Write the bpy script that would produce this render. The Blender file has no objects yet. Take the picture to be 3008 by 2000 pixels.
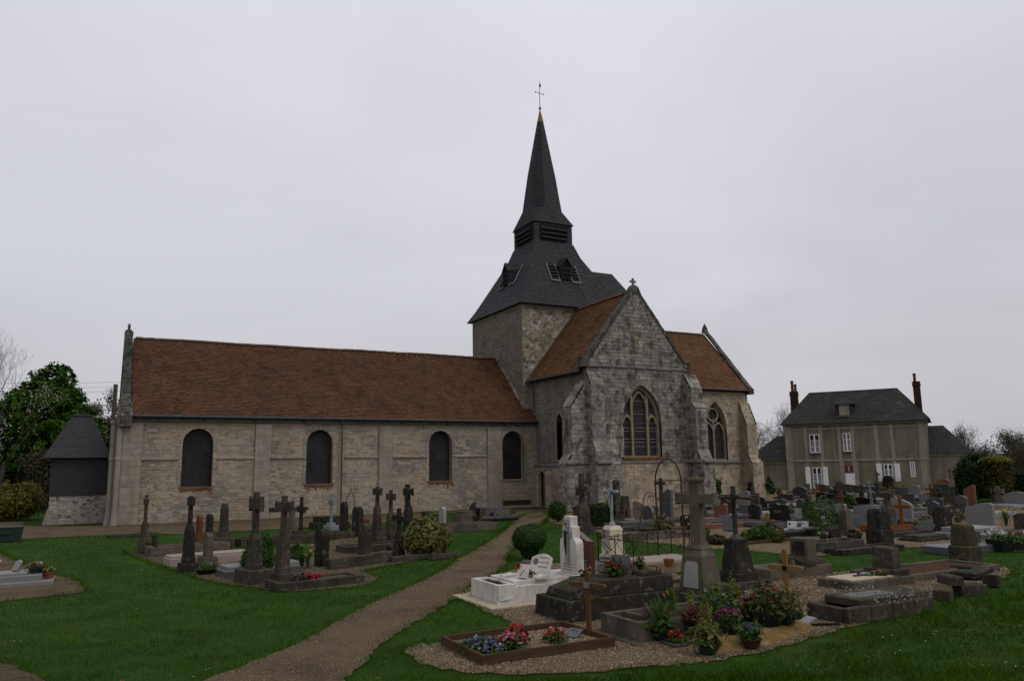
import bpy, bmesh, math, random
import numpy as np
from mathutils import Vector, Matrix
from mathutils.geometry import tessellate_polygon
R = random.Random(7)
NR = np.random.default_rng(5)
SC = bpy.context.scene
COL = SC.collection
# ------------------------------------------------------------------ camera
# world: X east along the nave, Y north, Z up; origin at the nave's south-west corner
F, PITCH, ROLL, TH, EYE = 2264.35, .1606, .015, .4859, 2.6
CT, ST = math.cos(TH), math.sin(TH)
CAMX, CAMY = -.7351, -43.2961
CP, SP, CR, SR = math.cos(PITCH), math.sin(PITCH), math.cos(ROLL), math.sin(ROLL)
fwd = Vector((ST * CP, CT * CP, SP)); rt0 = Vector((CT, -ST, 0)); up0 = Vector((-ST * SP, -CT * SP, CP))
rt = rt0 * CR - up0 * SR; upv = rt0 * SR + up0 * CR
cam_d = bpy.data.cameras.new('camera'); cam = bpy.data.objects.new('camera', cam_d); COL.objects.link(cam)
cam_d.sensor_width = 36; cam_d.lens = F / 3008 * 36; cam_d.clip_start = .1; cam_d.clip_end = 3000
mw = Matrix((rt, upv, -fwd)).transposed().to_4x4(); mw.translation = (CAMX, CAMY, EYE); cam.matrix_world = mw
SC.camera = cam
# ------------------------------------------------------------------ sky, sun, exposure
SUN_EL, SUN_AZ = math.radians(48), math.radians(150)      # azimuth clockwise from north (+Y)
W = bpy.data.worlds.new('World'); SC.world = W; W.use_nodes = True
wn = W.node_tree; wn.nodes.clear(); wl = wn.links
def WN(t, **k):
    n = wn.nodes.new(t)
    for a, v in k.items(): setattr(n, a, v)
    return n
sky = WN('ShaderNodeTexSky', sky_type='NISHITA', sun_disc=False)
sky.sun_elevation = SUN_EL; sky.sun_rotation = SUN_AZ; sky.air_density = 1.4; sky.dust_density = 4
tc = WN('ShaderNodeTexCoord'); sep = WN('ShaderNodeSeparateXYZ'); wl.new(tc.outputs['Generated'], sep.inputs[0])
zz = WN('ShaderNodeMath', operation='MAXIMUM'); wl.new(sep.outputs[2], zz.inputs[0]); zz.inputs[1].default_value = 0
za = WN('ShaderNodeMath', operation='ADD'); wl.new(zz.outputs[0], za.inputs[0]); za.inputs[1].default_value = .22
dv = WN('ShaderNodeVectorMath', operation='DIVIDE'); wl.new(tc.outputs['Generated'], dv.inputs[0])
cb = WN('ShaderNodeCombineXYZ')
for i in range(3): wl.new(za.outputs[0], cb.inputs[i])
wl.new(cb.outputs[0], dv.inputs[1])
nz = WN('ShaderNodeTexNoise'); nz.inputs['Scale'].default_value = .62; nz.inputs['Detail'].default_value = 5
nz.inputs['Roughness'].default_value = .5; nz.inputs['Distortion'].default_value = .6
mpw = WN('ShaderNodeMapping'); mpw.inputs['Location'].default_value = (5.3, 1.7, 0); wl.new(dv.outputs[0], mpw.inputs['Vector'])
wl.new(mpw.outputs[0], nz.inputs['Vector'])
# overcast: a little brighter towards the zenith, soft cloud bands
el = WN('ShaderNodeMapRange'); wl.new(zz.outputs[0], el.inputs['Value'])
el.inputs['From Min'].default_value = 0; el.inputs['From Max'].default_value = 1; el.inputs['To Min'].default_value = .60; el.inputs['To Max'].default_value = 1.02
cl = WN('ShaderNodeMapRange'); wl.new(nz.outputs['Fac'], cl.inputs['Value'])
cl.inputs['From Min'].default_value = .3; cl.inputs['From Max'].default_value = .7; cl.inputs['To Min'].default_value = .87; cl.inputs['To Max'].default_value = 1.09
mu = WN('ShaderNodeMath', operation='MULTIPLY'); wl.new(el.outputs[0], mu.inputs[0]); wl.new(cl.outputs[0], mu.inputs[1])
m10 = WN('ShaderNodeMath', operation='MULTIPLY'); wl.new(mu.outputs[0], m10.inputs[0]); m10.inputs[1].default_value = 9.0
tint = WN('ShaderNodeVectorMath', operation='SCALE'); tint.inputs[0].default_value = (.98, .973, 1.05); wl.new(m10.outputs[0], tint.inputs['Scale'])
sk = WN('ShaderNodeVectorMath', operation='SCALE'); wl.new(sky.outputs[0], sk.inputs[0]); sk.inputs['Scale'].default_value = .12
ad = WN('ShaderNodeVectorMath', operation='ADD'); wl.new(tint.outputs[0], ad.inputs[0]); wl.new(sk.outputs[0], ad.inputs[1])
bg = WN('ShaderNodeBackground'); bg.inputs['Strength'].default_value = .1; wl.new(ad.outputs[0], bg.inputs['Color'])
ow = WN('ShaderNodeOutputWorld'); wl.new(bg.outputs[0], ow.inputs[0])
sl = bpy.data.lights.new('sun', 'SUN'); sl.energy = .9; sl.angle = math.radians(26); sl.color = (1, .97, .92)
so = bpy.data.objects.new('sun', sl); COL.objects.link(so)
sd = Vector((math.sin(SUN_AZ) * math.cos(SUN_EL), math.cos(SUN_AZ) * math.cos(SUN_EL), math.sin(SUN_EL)))
so.rotation_euler = (-sd).to_track_quat('-Z', 'Y').to_euler(); so.location = (0, -60, 60)
SC.view_settings.view_transform = 'Standard'; SC.view_settings.look = 'None'
SC.view_settings.exposure = EXPOSURE = 0; SC.view_settings.gamma = 1; SC.view_settings.use_curve_mapping = False

# ------------------------------------------------------------------ survey helpers (photo pixel -> place on the ground)
def ray(px, py):
    jx, jy = (px - 1504) / F, -(py - 1000) / F
    ix = jx * CR + jy * SR; iy = -jx * SR + jy * CR
    y = CP - iy * SP; z = SP + iy * CP
    return ix * CT + y * ST, -(ix * ST - y * CT), z
def at(px, py, z=0.):
    a, b, d = ray(px, py); t = (z - EYE) / d
    return CAMX + a * t, CAMY + b * t
def proj(X, Y, Z):
    d3 = Vector((X - CAMX, Y - CAMY, Z - EYE)); d = d3.dot(fwd)
    return 1504 + d3.dot(rt) / d * F, 1000 - d3.dot(upv) / d * F
def hgt(x, y, py):
    lo, hi = -1., 40.
    for _ in range(40):
        m = (lo + hi) / 2
        if proj(x, y, m)[1] > py: lo = m
        else: hi = m
    return lo
def onY(px, py, Y):
    a, b, d = ray(px, py); t = (Y - CAMY) / b
    return CAMX + a * t, EYE + d * t
def onX(px, py, X):
    a, b, d = ray(px, py); t = (X - CAMX) / a
    return CAMY + b * t, EYE + d * t

# ------------------------------------------------------------------ materials
MATS = {}
REFL = .87        # overall reflectance trim
def mat(name, stops, scale=3., detail=6, rough=.88, bump=.25, bscale=None, isl=0., spots=(), moss=None, streak=None, spec=.08, metal=0., stretch=None, bdist=.02, warp=0., trans=0.):
    """procedural surface: noise colour ramp, per-piece variation, blotches, moss on top faces, vertical streaks, bump"""
    if name in MATS: return MATS[name]
    m = bpy.data.materials.new(name); m.use_nodes = True; nt = m.node_tree; nt.nodes.clear(); L = nt.links
    def N(t, **k):
        n = nt.nodes.new(t)
        for a, v in k.items(): setattr(n, a, v)
        return n
    geo = N('ShaderNodeNewGeometry'); pos = geo.outputs['Position']
    if stretch:
        mp = N('ShaderNodeMapping'); mp.inputs['Scale'].default_value = stretch; L.new(pos, mp.inputs['Vector']); vec = mp.outputs[0]
    else: vec = pos
    def noise(sc, v=None, det=detail, ro=.62):
        n = N('ShaderNodeTexNoise'); n.inputs['Scale'].default_value = sc; n.inputs['Detail'].default_value = det; n.inputs['Roughness'].default_value = ro
        n.inputs['Distortion'].default_value = warp
        L.new(v or vec, n.inputs['Vector']); return n.outputs['Fac']
    def ramp(fac, st):
        r = N('ShaderNodeValToRGB'); L.new(fac, r.inputs[0]); e = r.color_ramp.elements
        while len(e) < len(st): e.new(.5)
        for q, (p, c) in zip(e, st): q.position = p; q.color = (c if len(c) == 4 else (*c, 1))
        return r.outputs[0]
    def mixc(fac, a, b, blend='MIX'):
        n = N('ShaderNodeMix', data_type='RGBA', blend_type=blend)
        if isinstance(fac, float): n.inputs[0].default_value = fac
        else: L.new(fac, n.inputs[0])
        for i, q in ((6, a), (7, b)):
            if isinstance(q, tuple): n.inputs[i].default_value = (*q, 1)
            else: L.new(q, n.inputs[i])
        return n.outputs[2]
    def mth(op, a, b):
        n = N('ShaderNodeMath', operation=op)
        for i, q in ((0, a), (1, b)):
            if isinstance(q, (int, float)): n.inputs[i].default_value = q
            else: L.new(q, n.inputs[i])
        return n.outputs[0]
    tr_ = lambda c: tuple(q * REFL for q in c[:3])
    if not isinstance(stops[0][1], tuple): stops = [tr_(c) for c in stops]
    spots = [(tr_(q[0]), *q[1:]) for q in spots]; moss = moss and (tr_(moss[0]), moss[1]); streak = streak and (tr_(streak[0]), *streak[1:])
    nn = len(stops)
    st = [(.28 + .44 * i / max(1, nn - 1), c) for i, c in enumerate(stops)] if not isinstance(stops[0][1], tuple) else stops
    col = ramp(noise(scale), st)
    if isl:
        oi = N('ShaderNodeObjectInfo'); fr = mth('FRACT', mth('ADD', geo.outputs['Random Per Island'], oi.outputs['Random']), 0)
        v = mth('ADD', mth('MULTIPLY', fr, 2 * isl), 1 - isl)
        cx = N('ShaderNodeCombineXYZ')
        for i in range(3): L.new(v, cx.inputs[i])
        col = mixc(1., col, cx.outputs[0], 'MULTIPLY')
        if isl > .05:   # hue shift too
            w = mth('MULTIPLY', mth('FRACT', mth('MULTIPLY', fr, 7.31), 0), min(1, isl * 1.2))
            col = mixc(w, col, stops[-1] if not isinstance(stops[0][1], tuple) else stops[-1][1])
    for (c, sc, thr, wd, am) in spots:
        f = ramp(noise(sc, det=5), [(max(0, thr - wd), (0, 0, 0)), (min(1, thr + wd), (am, am, am))])
        col = mixc(f, col, c)
    if streak:
        c, sc, thr, am = streak
        mp = N('ShaderNodeMapping'); mp.inputs['Scale'].default_value = (1, 1, .09); L.new(pos, mp.inputs['Vector'])
        f = ramp(noise(sc, mp.outputs[0], 5), [(thr - .1, (0, 0, 0)), (thr + .12, (am, am, am))])
        col = mixc(f, col, c)
    if moss:
        c, am = moss
        sx = N('ShaderNodeSeparateXYZ'); L.new(geo.outputs['Normal'], sx.inputs[0])
        f = ramp(mth('ADD', mth('MULTIPLY', sx.outputs[2], .45), mth('MULTIPLY', noise(7.), .9)), [(.72, (0, 0, 0)), (.92, (am, am, am))])
        col = mixc(f, col, c)
    b = N('ShaderNodeBsdfPrincipled'); L.new(col, b.inputs['Base Color']); b.inputs['Roughness'].default_value = rough
    b.inputs['Specular IOR Level'].default_value = spec; b.inputs['Metallic'].default_value = metal
    if bump:
        bp = N('ShaderNodeBump'); bp.inputs['Strength'].default_value = bump; bp.inputs['Distance'].default_value = bdist
        L.new(noise(bscale or scale * 8, det=5), bp.inputs['Height']); L.new(bp.outputs[0], b.inputs['Normal'])
    out = N('ShaderNodeOutputMaterial')
    if trans:
        tr = N('ShaderNodeBsdfTranslucent'); L.new(col, tr.inputs[0]); ms = N('ShaderNodeMixShader'); ms.inputs[0].default_value = trans
        L.new(b.outputs[0], ms.inputs[1]); L.new(tr.outputs[0], ms.inputs[2]); L.new(ms.outputs[0], out.inputs[0])
    else: L.new(b.outputs[0], out.inputs[0])
    MATS[name] = m
    return m
LICH = ((.46, .45, .40), 9., .66, .05, .7)
DARK = ((.05, .048, .042), 2.2, .55, .14, .7)
M_NAVE = mat('nave_rubble', [(0.1707, 0.1421, 0.1093), (0.2821, 0.2369, 0.1759), (0.3478, 0.2829, 0.1998), (0.3084, 0.2764, 0.2398)], .9, isl=.2, bump=.6, bscale=26, spots=[((.32, .235, .13), .55, .56, .06, .6), ((.28, .265, .245), .7, .57, .06, .8), ((.14, .135, .125), .45, .54, .05, .75), ((.36, .345, .32), 3.4, .63, .03, .7), ((.05, .045, .038), 6., .63, .03, .8), ((.29, .195, .09), 1.6, .62, .06, .55), ((.09, .08, .066), 3.2, .62, .06, .6)], streak=((.10, .088, .073), 2.0, .62, .45))
M_NMORT = mat('nave_mortar', [(0.2223, 0.189, 0.1385), (0.3126, 0.27, 0.1953), (0.2987, 0.27, 0.2204)], 1.3, bump=.5, bscale=30, spots=[((.27, .255, .24), .8, .58, .06, .7)])
M_GABLE = mat('gable_stone', [(0.125, 0.115, 0.1004), (0.2084, 0.1906, 0.1651), (0.3001, 0.2662, 0.2185)], 1.1, isl=.28, bump=.6, bscale=22, spots=[((.27, .262, .25), 2.6, .60, .03, .85), ((.038, .037, .032), 2.1, .56, .06, .8)], streak=((.05, .047, .043), 2.2, .6, .5))
M_GMORT = mat('gable_mortar', [(0.1013, 0.0945, 0.0837), (0.162, 0.1512, 0.135)], 2., bump=.5, bscale=30)
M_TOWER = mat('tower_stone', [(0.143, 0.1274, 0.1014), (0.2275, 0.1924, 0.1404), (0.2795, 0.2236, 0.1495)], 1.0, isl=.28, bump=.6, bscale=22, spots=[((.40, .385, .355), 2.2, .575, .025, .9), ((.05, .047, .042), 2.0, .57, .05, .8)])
M_PLINTH = mat('plinth_stone', [(0.2039, 0.1611, 0.108), (0.3093, 0.2553, 0.1758), (0.3866, 0.3413, 0.27)], 1.2, isl=.24, bump=.5, bscale=22, spots=[((.07, .063, .053), 2.6, .60, .06, .75)], streak=((.085, .074, .06), 2.4, .60, .5))
M_DRESS = mat('dressed_stone', [(0.187, 0.1518, 0.1012), (0.2585, 0.209, 0.143)], 3., bump=.25, bscale=30, spots=[((.09, .08, .065), 3.5, .6, .08, .6)])
M_STRING = mat('string_course_stone', [(.08, .075, .065), (.16, .15, .135), (.25, .24, .22)], 3., bump=.5, bscale=26, spots=[((.035, .035, .03), 3., .55, .06, .8)])
M_PALE = mat('pale_ashlar', [(0.2263, 0.1956, 0.1512), (0.2935, 0.264, 0.2175)], 1.5, isl=.12, bump=.3, bscale=24, spots=[((.12, .108, .09), 3., .60, .07, .6)], streak=((.11, .098, .083), 2.2, .6, .45))
M_TILE = mat('clay_tile', [(0.0786, 0.0358, 0.0192), (0.104, 0.049, 0.0267), (0.1256, 0.0632, 0.0363)], .5, isl=.2, bump=.3, bscale=40, spots=[((.040, .027, .020), .5, .58, .09, .6), ((.17, .095, .045), .9, .66, .07, .4)], streak=((.028, .021, .017), 1.3, .59, .65), rough=.92)
M_TILE2 = mat('transept_clay_tile', [(0.0945, 0.0454, 0.0208), (0.1254, 0.0624, 0.029), (0.1472, 0.0785, 0.0394)], .6, isl=.24, bump=.3, bscale=40, spots=[((.05, .03, .022), 1.4, .60, .06, .6), ((.17, .108, .055), 2.2, .63, .05, .45)], streak=((.05, .028, .02), 1.2, .62, .5), rough=.92)
M_COPE = mat('coping_stone', [(.05, .048, .042), (.085, .08, .07), (.13, .122, .108)], 1.6, isl=.2, bump=.6, bscale=22, spots=[((.26, .255, .24), 4., .63, .03, .8), ((.03, .03, .026), 2.6, .55, .07, .8)])
M_RIDGE = mat('ridge_clay', [(.10, .05, .03), (.15, .085, .053)], 3., isl=.18, bump=.3, spots=[((.18, .15, .11), 5., .62, .06, .6)])
M_SLATE = mat('slate', [(0.0124, 0.0136, 0.0161), (0.0186, 0.0198, 0.0229), (0.026, 0.0273, 0.031)], 1.1, isl=.42, bump=.25, bscale=30, rough=.65, spec=.2, spots=[((.024, .024, .017), .5, .58, .09, .5)])
M_SLATE2 = mat('porch_slate', [(0.0103, 0.0107, 0.0137), (0.015, 0.0156, 0.0185)], 1.5, isl=.16, bump=.2, rough=.6, spec=.35)
M_HSLATE = mat('house_slate', [(0.0192, 0.0186, 0.0198), (0.03, 0.0288, 0.0288), (0.045, 0.0432, 0.042)], .9, isl=.2, bump=.25, rough=.75, spots=[((.11, .105, .09), 1.6, .64, .05, .6), ((.03, .03, .024), .7, .55, .1, .7)])
M_ZINC = mat('zinc', [(.045, .052, .062), (.075, .085, .098)], 4., rough=.6, metal=.1, bump=.05)
M_LEAD = mat('lead', [(.16, .165, .17), (.25, .255, .26)], 4., rough=.6, bump=.1)
M_BLACKW = mat('weathered_louvre_wood', [(.016, .016, .018), (.030, .029, .029)], 5., rough=.85, bump=.2)
M_DARKIN = mat('dark_interior', [(.008, .008, .008), (.012, .012, .012)], 5., rough=1, bump=0)
M_GLASS = mat('leaded_glass', [(.008, .008, .010), (.018, .017, .019), (.026, .023, .024)], 5., isl=.3, rough=.5, spec=.18, bump=.4, bscale=14, bdist=.006)
M_LEADBAR = mat('lead_bar', [(.04, .04, .042), (.06, .06, .062)], 5., rough=.7, bump=0)
M_PALEBAR = mat('saddle_bar', [(.22, .22, .21), (.30, .30, .29)], 5., rough=.7, bump=0)
M_RUST = mat('rust', [(.07, .028, .015), (.13, .05, .02), (.17, .075, .03)], 14., rough=.95, bump=.4, bscale=60)
M_RUSTSTAIN = mat('rust_stain', [(.075, .035, .015), (.15, .07, .028), (.20, .145, .095)], 9., rough=.95, bump=.3, stretch=(1, 1, .15))
M_GOLD = mat('ochre_lead_cap', [(.20, .12, .05), (.27, .17, .075)], 4., rough=.7, bump=.1)
M_DOOR = mat('old_oak_door', [(.055, .048, .040), (.095, .085, .070)], 3., rough=.85, bump=.4, stretch=(8, 8, .6))
M_BRICK = mat('old_brick', [(0.0295, 0.0167, 0.0125), (0.0472, 0.0259, 0.0187)], 6., isl=.25, rough=.92, bump=.3)
M_RENDER = mat('house_render', [(0.1315, 0.121, 0.0887), (0.1779, 0.1629, 0.1184), (0.2166, 0.1939, 0.1435)], .8, bump=.2, bscale=20, streak=((.055, .052, .042), 1.6, .58, .6))
M_QUOIN = mat('house_stone_band', [(0.2373, 0.21, 0.1623), (0.322, 0.2856, 0.2272)], 1.3, bump=.2, streak=((.09, .085, .072), 1.8, .58, .6))
M_WHITE = mat('white_paint', [(.66, .66, .65), (.74, .74, .73)], 4., rough=.55, bump=.03)
M_HGLASS = mat('house_window_glass', [(.012, .013, .015), (.02, .021, .023)], 4., rough=.12, spec=.6, bump=0)
M_CURTAIN = mat('net_curtain', [(.16, .16, .17), (.24, .24, .25)], 20., rough=.9, bump=.1)
M_REDPAINT = mat('dark_red_paint', [(.10, .025, .025), (.13, .035, .032)], 5., rough=.6, bump=0)
M_POT = mat('chimney_pot_clay', [(0.0854, 0.0295, 0.0174), (0.1024, 0.04, 0.0243)], 6., rough=.85, bump=.1)

# ------------------------------------------------------------------ mesh builder
def V(*a): return Vector(a)
class MB:
    def __init__(s): s.v = []; s.f = []
    def add(s, vs, fs):
        o = len(s.v); s.v += [tuple(p) for p in vs]; s.f += [tuple(i + o for i in f) for f in fs]; return s
    def box(s, x0, x1, y0, y1, z0, z1, tx=0, ty=0):
        s.add([(x0, y0, z0), (x1, y0, z0), (x1, y1, z0), (x0, y1, z0), (x0 + tx, y0 + ty, z1), (x1 - tx, y0 + ty, z1), (x1 - tx, y1 - ty, z1), (x0 + tx, y1 - ty, z1)],
              [(3, 2, 1, 0), (4, 5, 6, 7), (0, 1, 5, 4), (1, 2, 6, 5), (2, 3, 7, 6), (3, 0, 4, 7)]); return s
    def cbox(s, x0, x1, y0, y1, z0, z1, c=.012, tx=0, ty=0):
        """box with chamfered top and vertical edges"""
        def ring(z, i):
            a, b, e, g = x0 + i + tx * (z - z0) / max(1e-6, z1 - z0), x1 - i - tx * (z - z0) / max(1e-6, z1 - z0), y0 + i + ty * (z - z0) / max(1e-6, z1 - z0), y1 - i - ty * (z - z0) / max(1e-6, z1 - z0)
            k = c
            return [(a + k, e, z), (b - k, e, z), (b, e + k, z), (b, g - k, z), (b - k, g, z), (a + k, g, z), (a, g - k, z), (a, e + k, z)]
        r = [ring(z0, 0), ring(z1 - c, 0), ring(z1, c)]
        fs = [tuple(range(7, -1, -1)), tuple(range(16, 24))]
        for k in range(2):
            for i in range(8): j = (i + 1) % 8; fs.append((k * 8 + i, k * 8 + j, k * 8 + 8 + j, k * 8 + 8 + i))
        s.add(r[0] + r[1] + r[2], fs); return s
    def prism(s, poly, vec):
        """closed 3D polygon swept along vec"""
        n = len(poly); p = [Vector(q) for q in poly]; vec = Vector(vec); q = [a + vec for a in p]
        fs = [tuple(range(n - 1, -1, -1)), tuple(range(n, 2 * n))] + [(i, (i + 1) % n, n + (i + 1) % n, n + i) for i in range(n)]
        s.add(p + q, fs); return s
    def tess(s, loops, fn):
        """polygon with holes in 2D, placed by fn(u, v)"""
        tri = tessellate_polygon([[Vector((a, b, 0)) for a, b in lp] for lp in loops]); pts = [q for lp in loops for q in lp]
        s.add([fn(*q) for q in pts], [tuple(t) for t in tri]); return s
    def strip(s, a, b, closed=True):
        n = len(a); r = range(n if closed else n - 1)
        s.add(list(a) + list(b), [(i, (i + 1) % n, n + (i + 1) % n, n + i) for i in r]); return s
    def tube(s, pts, r, n=6, cap=True):
        pts = [Vector(p) for p in pts]; rings = []; prev = None
        for i, p in enumerate(pts):
            d = (pts[min(i + 1, len(pts) - 1)] - pts[max(i - 1, 0)])
            if d.length < 1e-9: d = Vector((0, 0, 1))
            d.normalize(); a = prev if prev is not None else (Vector((0, 0, 1)) if abs(d.z) < .9 else Vector((1, 0, 0)))
            u = (a - d * a.dot(d)); u = u.normalized() if u.length > 1e-6 else d.orthogonal().normalized(); w = d.cross(u); prev = u
            rr = r[i] if isinstance(r, (list, tuple)) else r
            rings.append([p + (u * math.cos(2 * math.pi * k / n) + w * math.sin(2 * math.pi * k / n)) * rr for k in range(n)])
        vs = [q for g in rings for q in g]; fs = []
        for i in range(len(rings) - 1):
            for k in range(n): fs.append((i * n + k, i * n + (k + 1) % n, (i + 1) * n + (k + 1) % n, (i + 1) * n + k))
        if cap: fs += [tuple(range(n - 1, -1, -1)), tuple(range((len(rings) - 1) * n, len(rings) * n))]
        s.add(vs, fs); return s
    def lathe(s, cx, cy, prof, n=16, sx=1, sy=1):
        """profile [(radius, z)] turned round a vertical axis"""
        vs = []; fs = []
        for r, z in prof: vs += [(cx + sx * r * math.cos(2 * math.pi * k / n), cy + sy * r * math.sin(2 * math.pi * k / n), z) for k in range(n)]
        for i in range(len(prof) - 1):
            for k in range(n): fs.append((i * n + k, i * n + (k + 1) % n, (i + 1) * n + (k + 1) % n, (i + 1) * n + k))
        fs += [tuple(range(n - 1, -1, -1)), tuple(range((len(prof) - 1) * n, len(prof) * n))]
        s.add(vs, fs); return s
    def loft(s, secs):
        """square sections [(cx, cy, hx, hy, z)] joined"""
        vs = []; fs = []
        for cx, cy, hx, hy, z in secs: vs += [(cx - hx, cy - hy, z), (cx + hx, cy - hy, z), (cx + hx, cy + hy, z), (cx - hx, cy + hy, z)]
        for i in range(len(secs) - 1):
            for k in range(4): fs.append((i * 4 + k, i * 4 + (k + 1) % 4, i * 4 + 4 + (k + 1) % 4, i * 4 + 4 + k))
        n = len(secs); fs += [(3, 2, 1, 0), tuple(range(4 * n - 4, 4 * n))]
        s.add(vs, fs); return s
    def ball(s, c, r, n=8, m=6, sz=1, jit=0):
        prof = []
        vs = []; fs = []
        for i in range(m + 1):
            a = math.pi * i / m - math.pi / 2
            for k in range(n):
                q = r * (1 + (R.random() - .5) * jit); vs.append((c[0] + q * math.cos(a) * math.cos(2 * math.pi * k / n), c[1] + q * math.cos(a) * math.sin(2 * math.pi * k / n), c[2] + sz * q * math.sin(a)))
        for i in range(m):
            for k in range(n): fs.append((i * n + k, i * n + (k + 1) % n, (i + 1) * n + (k + 1) % n, (i + 1) * n + k))
        s.add(vs, fs); return s
    def build(s, name, m, parent=None, smooth=False, bevel=0, xf=None, kind=None, label=None):
        me = bpy.data.meshes.new(name)
        off = Vector((0, 0, 0)) if parent is None else parent['_w']
        off = Vector(off)
        vs = [tuple(Vector(p) - off) for p in s.v] if off.length else s.v
        me.from_pydata(vs, [], s.f); me.materials.append(m)
        me.validate()
        if smooth: me.polygons.foreach_set('use_smooth', [True] * len(me.polygons))
        return link(name, me, parent, bevel, kind, label)
WPOS = {}
class Node(dict): pass
def link(name, me, parent=None, bevel=0, kind=None, label=None):
    o = bpy.data.objects.new(name, me); COL.objects.link(o)
    if parent is not None: o.parent = parent['o']
    if bevel:
        b = o.modifiers.new('bevel', 'BEVEL'); b.width = bevel; b.segments = 2; b.limit_method = 'ANGLE'
    if kind: o['kind'] = kind
    if label: o['label'] = label
    return Node(o=o, _w=(parent['_w'] if parent is not None else (0, 0, 0)))
def thing(name, label, cat, loc=(0, 0, 0), group=None):
    o = bpy.data.objects.new(name, None); COL.objects.link(o); o.location = loc; o.empty_display_size = .2
    o['label'] = label; o['category'] = cat
    if group: o['group'] = group
    return Node(o=o, _w=tuple(loc))
def tag(n, label, cat, group=None):
    n['o']['label'] = label; n['o']['category'] = cat
    if group: n['o']['group'] = group
    return n
def struct(n): n['o']['kind'] = 'structure'; return n

# ------------------------------------------------------------------ masonry and tile coverings
def scan(poly, z):
    xs = []
    n = len(poly)
    for i in range(n):
        (a, b), (c, d) = poly[i], poly[(i + 1) % n]
        if (b <= z < d) or (d <= z < b): xs.append(a + (z - b) / (d - b) * (c - a))
    xs.sort(); return [(xs[i], xs[i + 1]) for i in range(0, len(xs) - 1, 2)]
def isect(A, B): return [(max(a, c), min(b, d)) for a, b in A for c, d in B if min(b, d) > max(a, c)]
def subtr(A, B):
    for c, d in B:
        o = []
        for a, b in A:
            if d <= a or c >= b: o.append((a, b)); continue
            if c > a: o.append((a, c))
            if d < b: o.append((d, b))
        A = o
    return A
def courses(outline, holes, hr, z0=None, z1=None, margin=0.):
    zs = [p[1] for p in outline]; z = min(zs) if z0 is None else z0; top = max(zs) if z1 is None else z1
    while z < top - .03:
        h = R.uniform(*hr); h = min(h, top - z)
        iv = None
        for q in (z + .004, z + h / 2, z + h - .004):
            a = scan(outline, q)
            for hp in holes: a = subtr(a, [(c - margin, d + margin) for c, d in scan(hp, q)])
            iv = a if iv is None else isect(iv, a)
        yield z, h, iv
        z += h
STONES = []
def facing(name, parent, m, O, S, Nn, outline, holes, hr, wr, dr=(.012, .035), joint=.012, singles=False, jit=.006):
    """coursed stones standing proud of a wall face; O + S*s + Z*z, pushed out along Nn"""
    O, S, Nn = Vector(O), Vector(S), Vector(Nn); Z = Vector((0, 0, 1)); mb = MB(); g = joint / 2
    flip = S.cross(Z).dot(Nn) < 0
    for z, h, iv in courses(outline, holes, hr):
        for a, b in iv:
            s = a
            while s < b - .02:
                w = R.uniform(*wr) * (1 if R.random() > .12 else 1.5)
                if b - s - w < wr[0] * .6: w = b - s
                d = R.uniform(*dr); e = .010
                J = lambda: R.uniform(-jit, jit)
                x0, x1, y0, y1 = s + g, s + w - g, z + g, z + h - g
                base = [O + S * p + Z * q - Nn * .03 for p, q in ((x0, y0), (x1, y0), (x1, y1), (x0, y1))]
                fr = [O + S * (p + J()) + Z * (q + J()) + Nn * (d + J() * .5) for p, q in ((x0 + e, y0 + e), (x1 - e, y0 + e), (x1 - e, y1 - e), (x0 + e, y1 - e))]
                fs = [(4, 5, 6, 7), (0, 1, 5, 4), (1, 2, 6, 5), (2, 3, 7, 6), (3, 0, 4, 7)]
                if flip: fs = [f[::-1] for f in fs]
                if singles and w * h > .02: STONES.append((w * h / max(100, ((O + S * s + Z * z) - V(CAMX, CAMY, EYE)).length_squared), base + fr, fs, m, parent, mb))
                else: mb.add(base + fr, fs)
                s += w
    return mb
def arch_pts(c, hw, z0, zs, kind='round', n=14, k=1.0):
    """window outline centred on c: round or pointed head springing at zs"""
    p = [(c - hw, z0), (c + hw, z0), (c + hw, zs)]
    if kind == 'round':
        p += [(c + hw * math.cos(a), zs + k * hw * math.sin(a)) for a in [math.pi * i / n for i in range(1, n)]]
    else:   # pointed: arcs centred beyond the middle
        rad = hw * (1 + k); th = math.acos((rad - hw) / rad)
        p += [(c + hw - rad + rad * math.cos(th * i / n), zs + rad * math.sin(th * i / n)) for i in range(1, n + 1)]
        p += [(c - hw + rad - rad * math.cos(th * i / n), zs + rad * math.sin(th * i / n)) for i in range(n - 1, 0, -1)]
    p += [(c - hw, zs)]
    return p
def sag(q):
    return Vector((q[0], q[1], q[2] + .012 * math.sin(q[0] * .42 + 1.) + .010 * math.sin(q[0] * 1.3 + q[1] * .7) - .03))
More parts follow.
